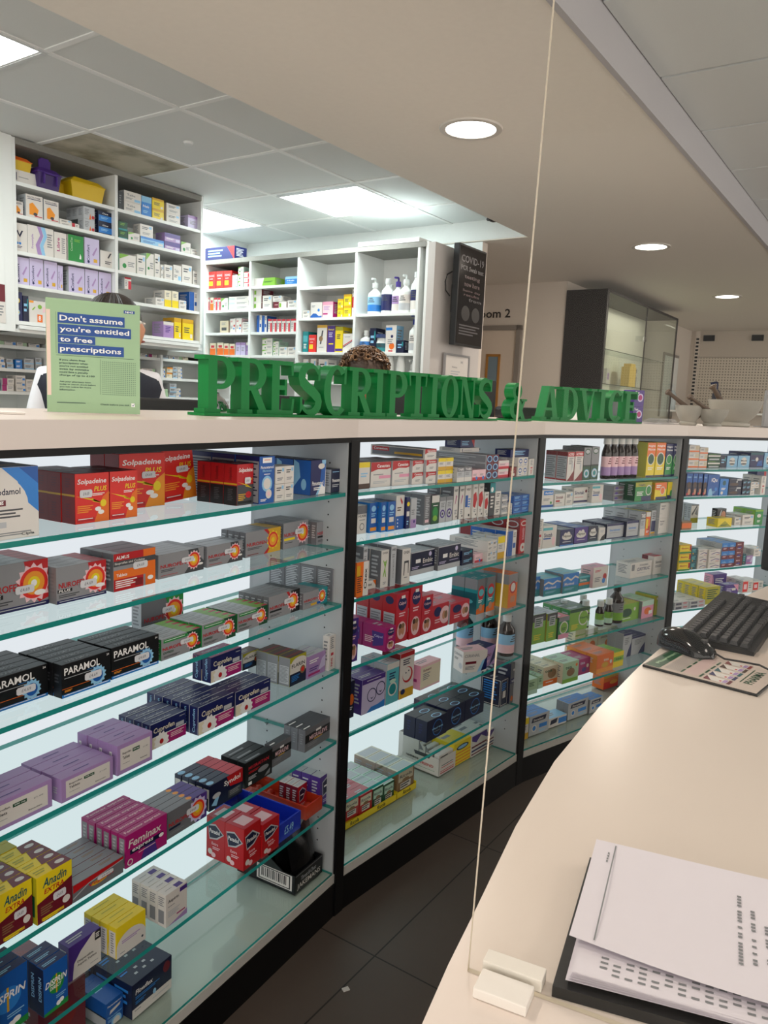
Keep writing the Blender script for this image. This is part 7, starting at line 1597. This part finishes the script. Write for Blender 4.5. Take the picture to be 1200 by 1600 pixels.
# printing on the page under the raised top sheet
def ink(u0, v0, u1, v1, zf, col): 
    mb = MB(); mb.add([rel(bp(a_, b_, zf(a_, b_))) for a_, b_ in ((u0, v0), (u0, v1), (u1, v1), (u1, v0))], [(0, 1, 2, 3)], card(col)); return mb
pr = MB()
for r_ in range(4):
    for k in range(28):
        u0 = .016 + r_ * .0055; v0 = .03 + k * .0092 
        zq = lambda a_, b_: zf((a_ - .006) / .172, (b_ - .008) / .288) + .0004
        if (k * 7 + r_) % 5: pr.add([rel(bp(a_, b_, zq(a_, b_))) for a_, b_ in ((u0, v0), (u0, v0 + .0055), (u0 + .0022, v0 + .0055), (u0 + .0022, v0))], [(0, 1, 2, 3)], card('grey'))
pr.build('page_print', bn)
def ztop(i, j): return .0215 + .006 * math.sin(2.6 * j + .4) * (.4 + .6 * i) + .004 * (i - .5) ** 2 * 2 - .004 * math.sin(5 * j) * (1 - i) 
ut = lambda i, j: 0
mb = MB(); vs = []; fs = []; nu, nv = 16, 24
def topP(i, j):
    u0 = .040 - .0 * j; u1 = .188 - .012 * math.sin(j * 3.0)
    uu = u0 + (u1 - u0) * i - .035 * j * (1 - i); vv = .004 + .29 * j
    return rel(bp(uu, vv, ztop(i, j)))
for i in range(nu + 1):
    for j in range(nv + 1): vs.append(topP(i / nu, j / nv))
for i in range(nu):
    for j in range(nv): b = i * (nv + 1) + j; fs.append((b, b + 1, b + nv + 2, b + nv + 1))
mb.add(vs, fs, MP); ts = mb.build('top_sheet', bn, smooth=True)
pr = MB()
def quad(i0, j0, i1, j1, c):
    n = 3
    for k in range(n):
        ja, jb = j0 + (j1 - j0) * k / n, j0 + (j1 - j0) * (k + 1) / n
        P4 = [Vector(topP(i0, ja)), Vector(topP(i0, jb)), Vector(topP(i1, jb)), Vector(topP(i1, ja))]
        pr.add([p + Vector((0, 0, .0007)) for p in P4], [(0, 1, 2, 3)], card(c))
quad(.03, .062, .97, .066, 'grey')
for k in range(4): quad(.78 + k * .028, .045, .80 + k * .028, .05, 'grey')
RS = random.Random(3)
for j in range(14):
    jj = .42 + j * .034
    for i in range(26):
        if RS.random() < .78 and i < 22 - (j % 3) * 4 and j % 5 != 4: quad(.22 + i * .026, jj, .236 + i * .026, jj + .011, 'grey')
for k in range(5):
    for r_ in range(5): quad(.05 + k * .02, .55 + r_ * .07, .064 + k * .02, .57 + r_ * .07, 'grey')
pr.build('top_sheet_print', bn)
# mouse mat, mouse, keyboard
mA = Vector((.45, 1.282)); mu_ = Vector((math.sin(R_(131)), math.cos(R_(131)))); mv_ = Vector((math.sin(R_(41)), math.cos(R_(41))))
ma = math.atan2(mu_.y, mu_.x)
mt = empty('mouse_mat', (mA.x, mA.y, DZ), ma, 'black edged printed mouse mat on the service desk', 'mouse mat')
MB().box(0, 0, 0.0003, .185, .235, .004, M_DARKPL, ch=.001).build('rubber_base', mt)
mb = MB().box(.003, .003, .004, .182, .232, .0046, mat('cdbdb2', .4, 0, 'printed_mat_sheet'))
graphics(mb, 'R0,0,.14,1,dgreen;V.05,.1,.05,.4,pgreen,Pharmacy;B.2,.9,.1,1,.1,grey', .179, .229, lambda x, y, o: (.003 + x, .003 + y, .0046 + o))
pr_ = ''
for i in range(10): pr_ += 'R%.3f,.04,%.3f,%.2f,grey;' % (.17 + i * .0145, .175 + i * .0145, .5 + .04 * (i % 3)) 
for i in range(9): pr_ += 'R%.3f,.04,%.3f,%.2f,lpink;' % (.345 + i * .0145, .35 + i * .0145, .5 + .05 * (i % 2))
for i in range(4): pr_ += 'R.315,%.2f,.335,%.2f,dgreen;R.485,%.2f,.505,%.2f,dgreen;' % (.04 + i * .12, .13 + i * .12, .04 + i * .12, .13 + i * .12)
for i, c in enumerate(('maroon', 'navy', 'dteal', 'brown', 'dred')):
    y0 = .03 + i * .115; pr_ += 'R.53,%.3f,.76,%.3f,offwh;P%s,.53,%.3f,.53,%.3f,.6,%.3f;R.73,%.3f,.76,%.3f,%s;R.69,%.3f,.725,%.3f,lilac;R.66,%.3f,.68,%.3f,crimson;' % (y0, y0 + .09, c, y0, y0 + .09, y0, y0, y0 + .09, c, y0 + .01, y0 + .08, y0 + .02, y0 + .045)
pr_ += 'R.8,.15,.81,.5,dgreen;V.83,.15,.08,.34,dgreen,PHARMA'
graphics(mb, pr_.rstrip(';'), .179, .229, lambda x, y, o: (.003 + x, .003 + y, .0046 + o), step=.000004)
mb.build('printed_sheet', mt)
ms = empty('computer_mouse', (.558, 1.372, DZ + .0052), R_(-58), 'glossy black computer mouse on the mouse mat', 'mouse')
mb = MB(); n = 24; m = 14; vs = []; fs = []
for i in range(m + 1):
    x = -1 + 2 * i / m; wv = .031 * (1 - abs(x) ** 3.2) ** .5 * (1 - .12 * math.cos(x * 2.2)) + .0005; hv = .037 * max(0, (1 - ((x + .15) / 1.12) ** 2)) ** .6 + .001
    for k in range(n):
        t = 2 * math.pi * k / n; y = wv * math.cos(t); z = hv * max(0, math.sin(t)) ** .8 if math.sin(t) > 0 else 0.0
        vs.append((x * .057, y, z))
for i in range(m):
    for k in range(n): fs.append((i * n + k, i * n + (k + 1) % n, (i + 1) * n + (k + 1) % n, (i + 1) * n + k))
fs.append(tuple(range(n))); fs.append(tuple(m * n + k for k in range(n)))
mb.add(vs, fs, mat('0c0d0f', .12, 0, 'glossy_black_plastic')); mb.build('mouse_shell', ms, smooth=True)
MB().lathe([(.001, -.003), (.006, -.003), (.0065, 0), (.006, .003), (.001, .003)], mat('2a2a2c', .5), 16).build('scroll_wheel', ms).location = (.035, 0, .026)
MB().tube([(.056, 0, .012), (.075, .004, .006), (.1, .02, .006), (.13, .02, .01), (.16, .005, .012), (.2, .0, .01)], .0018, M_DARKPL, 8).build('cable', ms)
ka = math.atan2(math.cos(R_(33.5)), math.sin(R_(33.5)))
kb = empty('keyboard', (.672, 1.352, DZ + .0004), ka, 'black computer keyboard on the service desk beside the mouse', 'keyboard')
mb = MB(); mb.add([(0, 0, 0), (.44, 0, 0), (.44, .135, 0), (0, .135, 0), (0, 0, .012), (.44, 0, .012), (.44, .135, .022), (0, .135, .022)], [(0, 3, 2, 1), (4, 5, 6, 7), (0, 1, 5, 4), (1, 2, 6, 5), (2, 3, 7, 6), (3, 0, 4, 7)], M_DARKPL); mb.build('keyboard_body', kb)
kmesh = {}
def key(x, y, w, hgt=.0145):
    k_ = (round(w, 4), hgt)
    if k_ not in kmesh:
        b = MB(); i = .0022; b.add([(0, 0, 0), (w, 0, 0), (w, hgt, 0), (0, hgt, 0), (i, i, .007), (w - i, i, .007), (w - i, hgt - i, .007), (i, hgt - i, .007)], [(4, 5, 6, 7), (0, 1, 5, 4), (1, 2, 6, 5), (2, 3, 7, 6), (3, 0, 4, 7)], mat('26262a', .42, 0, 'key_plastic')); kmesh[k_] = b.mesh('key')
    o = bpy.data.objects.new('key', kmesh[k_]); COL.objects.link(o); o.parent = kb; o.location = (x, y, .0125 + y * .075)
ROWK = [([.022] * 3 + [.1] + [.022] * 3 + [.0165] * 3 + [.035, .0165], .012), ([.034] + [.0165] * 10 + [.045] + [.0165] * 3 + [.0165] * 3, .030), ([.028] + [.0165] * 11 + [.03] + [.0165] * 3, .048), ([.024] + [.0165] * 12 + [.022] + [.0165] * 6, .066), ([.0165] * 13 + [.032] + [.0165] * 7, .084), ([.0165] + [.0165] * 16, .108)]
for ws, y in ROWK:
    x = .012
    for w in ws:
        if x + w > .43: break
        key(x, y, w); x += w + .0024
# dark equipment at the right edge of the desk
mn = empty('payment_terminal', (.835, 1.43, DZ + .0004), R_(35), 'black terminal at the right edge beside the keyboard', 'card terminal')
MB().box(-.02, -.09, 0, .14, .09, .05, M_DARKPL, ch=.018).build('terminal_body', mn, smooth=True)
MB().box(.0, -.05, .0502, .1, .05, .052, mat('2e3136', .2), ch=.0005).build('terminal_screen', mn)
mo = empty('till_monitor', (1.10, 1.90, DZ + .0004), R_(-52), 'black till monitor cut by the right edge of the photo', 'monitor')
mb = MB(); mb.box(-.16, -.015, .03, .16, .015, .25, M_DARKPL, ch=.012); mb.build('screen_housing', mo)
MB().box(-.03, -.01, .01, .03, .03, .08, M_DARKPL).lathe([(.001, 0), (.085, 0), (.085, .008), (.03, .014), (.001, .014)], M_DARKPL, 28).build('stand', mo)
# small scrap on the floor
o = MB().box(-.008, -.006, 0, .008, .006, .002, card('offwh'), ch=.0005).build('paper_scrap', None, (-.04, 1.63, .0004), .5); tag(o, 'tiny white paper scrap on the dark tiled floor', 'litter')

# ================================================================== PEOPLE
def skin(name, V, E, m, parent=None, sub=2, root=0):
    """V: list of (x, y, z, radius or (rx, ry)); E: edges"""
    me = bpy.data.meshes.new(name); me.from_pydata([v[:3] for v in V], E, []); me.materials.append(m)
    o = bpy.data.objects.new(name, me); COL.objects.link(o)
    if parent: o.parent = parent
    md = o.modifiers.new('skin', 'SKIN'); md.use_smooth_shade = True
    sv = me.skin_vertices[0].data if me.skin_vertices else None
    if sv is None:
        bm = bmesh.new(); bm.from_mesh(me); bm.verts.layers.skin.verify(); bm.to_mesh(me); bm.free(); sv = me.skin_vertices[0].data
    for i, v in enumerate(V):
        r = v[3]; sv[i].radius = r if isinstance(r, tuple) else (r, r); sv[i].use_root = (i == root)
    s2 = o.modifiers.new('sub', 'SUBSURF'); s2.levels = sub; s2.render_levels = sub
    return o
def person(loc, rz, H_, label, skinc, top, sleeve, trousers, hairc, hair, bend=0.0, arms='down', headdown=0.0, headx=0.0, yaw=0.0):
    """standing figure facing local -y"""
    k = H_ / 1.70
    e = empty('person', loc, rz, label, 'person')
    V = []; E = []
    def add(x, y, z, r, p=None):
        V.append((x * k, y * k, z * k, tuple(q * k for q in r) if isinstance(r, tuple) else r * k)); i = len(V) - 1
        if p is not None: E.append((p, i))
        return i
    by = -bend
    pel = add(0, 0, .93, (.15, .105)); wa = add(0, by * .25, 1.08, (.125, .09), pel); ch = add(0, by * .6, 1.25, (.14, .1), wa); sh = add(0, by * .9, 1.385, (.12, .08), ch)
    nk = add(0, by * 1.05, 1.45, .052, sh); hd = by * 1.1 - headdown
    cyw, syw = math.cos(yaw), math.sin(yaw)
    def hp_(x, y): return headx + x * cyw - y * syw, hd + x * syw + y * cyw      # point on the turned head
    jw = add(*hp_(0, -.015), 1.515, (.062, .066), nk); md_ = add(*hp_(0, -.01), 1.59, (.08, .084), jw); cr = add(*hp_(0, 0), 1.655, (.07, .074), md_)
    ns = add(*hp_(0, -.1), 1.575, .011, md_)
    for s in (-1, 1):
        add(*hp_(s * .08, .005), 1.58, .012, md_)
        sx = add(s * .175, by * .9, 1.375, .052, sh)
        if arms == 'down': el = (s * .23, by * .9 + .03, 1.10); wr = (s * .20, by * .9 - .17, .93)
        else: el = (s * .24, by * .9 - .02, 1.10); wr = (s * .12, by * .9 - .26, 1.02)
        l1 = add(*el, .04, sx); w1 = add(*wr, .026, l1); dx, dy, dz = (wr[0] - el[0]), (wr[1] - el[1]), (wr[2] - el[2]); L = math.sqrt(dx * dx + dy * dy + dz * dz); dx, dy, dz = dx / L, dy / L, dz / L
        pm_ = add(wr[0] + dx * .05, wr[1] + dy * .05, wr[2] + dz * .05, (.036, .016), w1)
        for f in range(4):
            o_ = (f - 1.5) * .018; ln = (.07, .08, .075, .06)[f]
            a1 = add(wr[0] + dx * .095 + o_, wr[1] + dy * .095, wr[2] + dz * .095, .009, pm_)
            a2 = add(wr[0] + dx * (.095 + ln * .5) + o_, wr[1] + dy * (.095 + ln * .5), wr[2] + dz * (.095 + ln * .5) - .008, .008, a1)
            add(wr[0] + dx * (.095 + ln) + o_, wr[1] + dy * (.095 + ln) + .006, wr[2] + dz * (.095 + ln) - .022, .007, a2)
        t1 = add(wr[0] - s * .04 + dx * .04, wr[1] + dy * .04, wr[2] + dz * .04, .011, pm_); add(wr[0] - s * .055 + dx * .075, wr[1] + dy * .075, wr[2] + dz * .075, .009, t1)
        hp = add(s * .09, 0, .86, .085, pel); kn = add(s * .1, -.01, .49, .055, hp); an = add(s * .1, .02, .09, .038, kn); ft = add(s * .11, -.05, .035, .035, an); add(s * .12, -.14, .028, .026, ft)
    ms_ = mat(skinc, .55, 0, 'skin_' + skinc, .04, bump=.1, nscale=120)
    skin('body', V, E, ms_, e)
    Wv = lambda pts, r: [(x * k, y * k, z * k, tuple(q * k for q in rr) if isinstance(rr, tuple) else rr * k) for (x, y, z), rr in zip(pts, r)]
    # shirt with sleeves
    pts = [(0, .0, .93), (0, by * .25, 1.08), (0, by * .6, 1.25), (0, by * .9, 1.38), (0, by * 1.02, 1.425)]; rr = [(.165, .12), (.145, .108), (.16, .118), (.14, .095), .06]; EE = [(0, 1), (1, 2), (2, 3), (3, 4)]
    for s in (-1, 1):
        b = len(pts); pts += [(s * .18, by * .9, 1.37), (s * .235, by * .9 + .01, 1.10), (s * (.215 if arms == 'down' else .16), by * .9 - .12, 1.0)]; rr += [.07, .06, .05]; EE += [(3, b), (b, b + 1), (b + 1, b + 2)]
    skin('shirt', Wv(pts, rr), EE, mat(sleeve, .8, 0, 'shirt_cotton_' + sleeve, .03, bump=.4, nscale=30), e)
    if top != sleeve:
        vb = MB(); n = 32; vs = []; fs = []
        lv = [(.90, .19, .145, 0), (.98, .185, .14, .1), (1.08, .172, .132, .25), (1.2, .188, .14, .5), (1.29, .212, .142, .7), (1.35, .232, .13, .85), (1.392, .225, .112, .92), (1.418, .16, .092, .97), (1.436, .085, .074, 1.0), (1.425, .06, .06, 1.0)]
        for z, rx, ry, q in lv:
            for a_ in range(n):
                t = 2 * math.pi * a_ / n; c_, s_ = math.cos(t), math.sin(t); vs.append((rx * k * math.copysign(abs(c_) ** .8, c_), (by * q + ry * math.copysign(abs(s_) ** .8, s_)) * k, z * k))
        for a_ in range(len(lv) - 1):
            for b_ in range(n): fs.append((a_ * n + b_, a_ * n + (b_ + 1) % n, (a_ + 1) * n + (b_ + 1) % n, (a_ + 1) * n + b_))
        vb.add(vs, fs, mat(top, .85, 0, 'vest_wool_' + top, .1, bump=.3, nscale=80)); vb.build('vest', e, smooth=True)
    pts = [(0, 0, .95)]; rr = [(.17, .125)]; EE = []
    for s in (-1, 1):
        b = len(pts); pts += [(s * .09, 0, .85), (s * .1, -.01, .49), (s * .1, .02, .10)]; rr += [.1, .075, .065]; EE += [(0, b), (b, b + 1), (b + 1, b + 2)]
    skin('trousers', Wv(pts, rr), EE, mat(trousers, .85, 0, 'trouser_cloth', .1), e)
    for s in (-1, 1): ex, ey = hp_(s * .03, -.085); fx_, fy_ = hp_(s * .03, -.0915); MB().ball((ex * k, ey * k, 1.605 * k), .012 * k, .008 * k, .007 * k, card('offwh'), 12).ball((fx_ * k, fy_ * k, 1.605 * k), .005 * k, .003 * k, .005 * k, card('brown'), 10).build('eye', e, smooth=True)
    mx_, my_ = hp_(0, -.08); MB().ball((mx_ * k, my_ * k, 1.535 * k), .022 * k, .008 * k, .006 * k, mat('8e4a44', .5), 12).build('mouth', e, smooth=True)
    hm = mat(hairc, .5, 0, 'hair_' + hairc, .25, bump=.8, nscale=140)
    hb = MB(); hx_, hy_ = hp_(0, .012); c0 = Vector((0, 0, 1.625 * k))
    R2 = random.Random(5)
    if hair == 'curly':
        hb.ball(c0, .092 * k, .108 * k, .098 * k, hm, 20)
        for q in range(330):
            th = R2.uniform(0, 2 * math.pi); ph = R2.uniform(-.35, 1.5); d = Vector((math.cos(ph) * math.cos(th), math.cos(ph) * math.sin(th), math.sin(ph)))
            if d.y < -.55 and d.z < .45: continue
            c = c0 + Vector((d.x * .1, d.y * .112, d.z * .1)) * k; r = R2.uniform(.009, .016); tw = R2.uniform(0, 6)
            a1 = d.cross(Vector((0.3, .2, 1))).normalized(); a2 = d.cross(a1)
            pts = [c + (a1 * math.cos(tw + i * .8) + a2 * math.sin(tw + i * .8)) * r + d * (i * .0035 - .006) - Vector((0, 0, i * .002)) for i in range(11)]
            hb.tube(pts, [.0035] * 11, mat('4b3524' if q % 3 else '7a5c40', .5, 0, 'curl'), 5)
    else:
        for i in range(1): hb.ball(c0 + Vector((0, .008, -.01)) * k, .09 * k, .108 * k, .1 * k, hm, 28)
        hb.ball(c0 + Vector((0, .055, -.09)) * k, .075 * k, .06 * k, .085 * k, hm, 20); hb.ball(c0 + Vector((.068, .015, -.06)) * k, .025 * k, .06 * k, .075 * k, hm, 16); hb.ball(c0 + Vector((-.068, .015, -.06)) * k, .025 * k, .06 * k, .075 * k, hm, 16)
        for q in range(200):
            th = R2.uniform(0, 2 * math.pi); x = math.cos(th); y = math.sin(th)
            if y < -.6: continue
            pts = [c0 + Vector((x * .092 * math.sin(a), y * .108 * math.sin(a) + .008 + (.03 * (a - 1.4) if a > 1.4 and y > 0 else 0), .1 * math.cos(a) - .012 - max(0, a - 1.5) * .04)) * k * 1.0 for a in [.25 + .2 * i for i in range(10)]]
            hb.tube(pts, .0022, hm, 4)
    ho = hb.build('hair', e, smooth=True); ho.location = (hx_ * k, hy_ * k, 0); ho.rotation_euler = (0, 0, yaw)
    return e
person((-1.09, 3.0, 0), R_(205), 1.70, 'person behind the green notice, dark hair, dark vest over a white shirt, turned away', 'c58b6c', '1c212e', 'e3e4ea', '23252b', '2c211c', 'straight', bend=.08, arms='fwd', headx=-.07, yaw=R_(-110))
person((-.14, 3.62, 0), R_(12), 1.55, 'person with curly brown hair and dark top working behind the green letters', 'b9795c', '20222a', '20222a', '1d1f26', '3d2c20', 'curly', bend=.1, arms='fwd', headdown=.05)
bpy.context.view_layer.update()
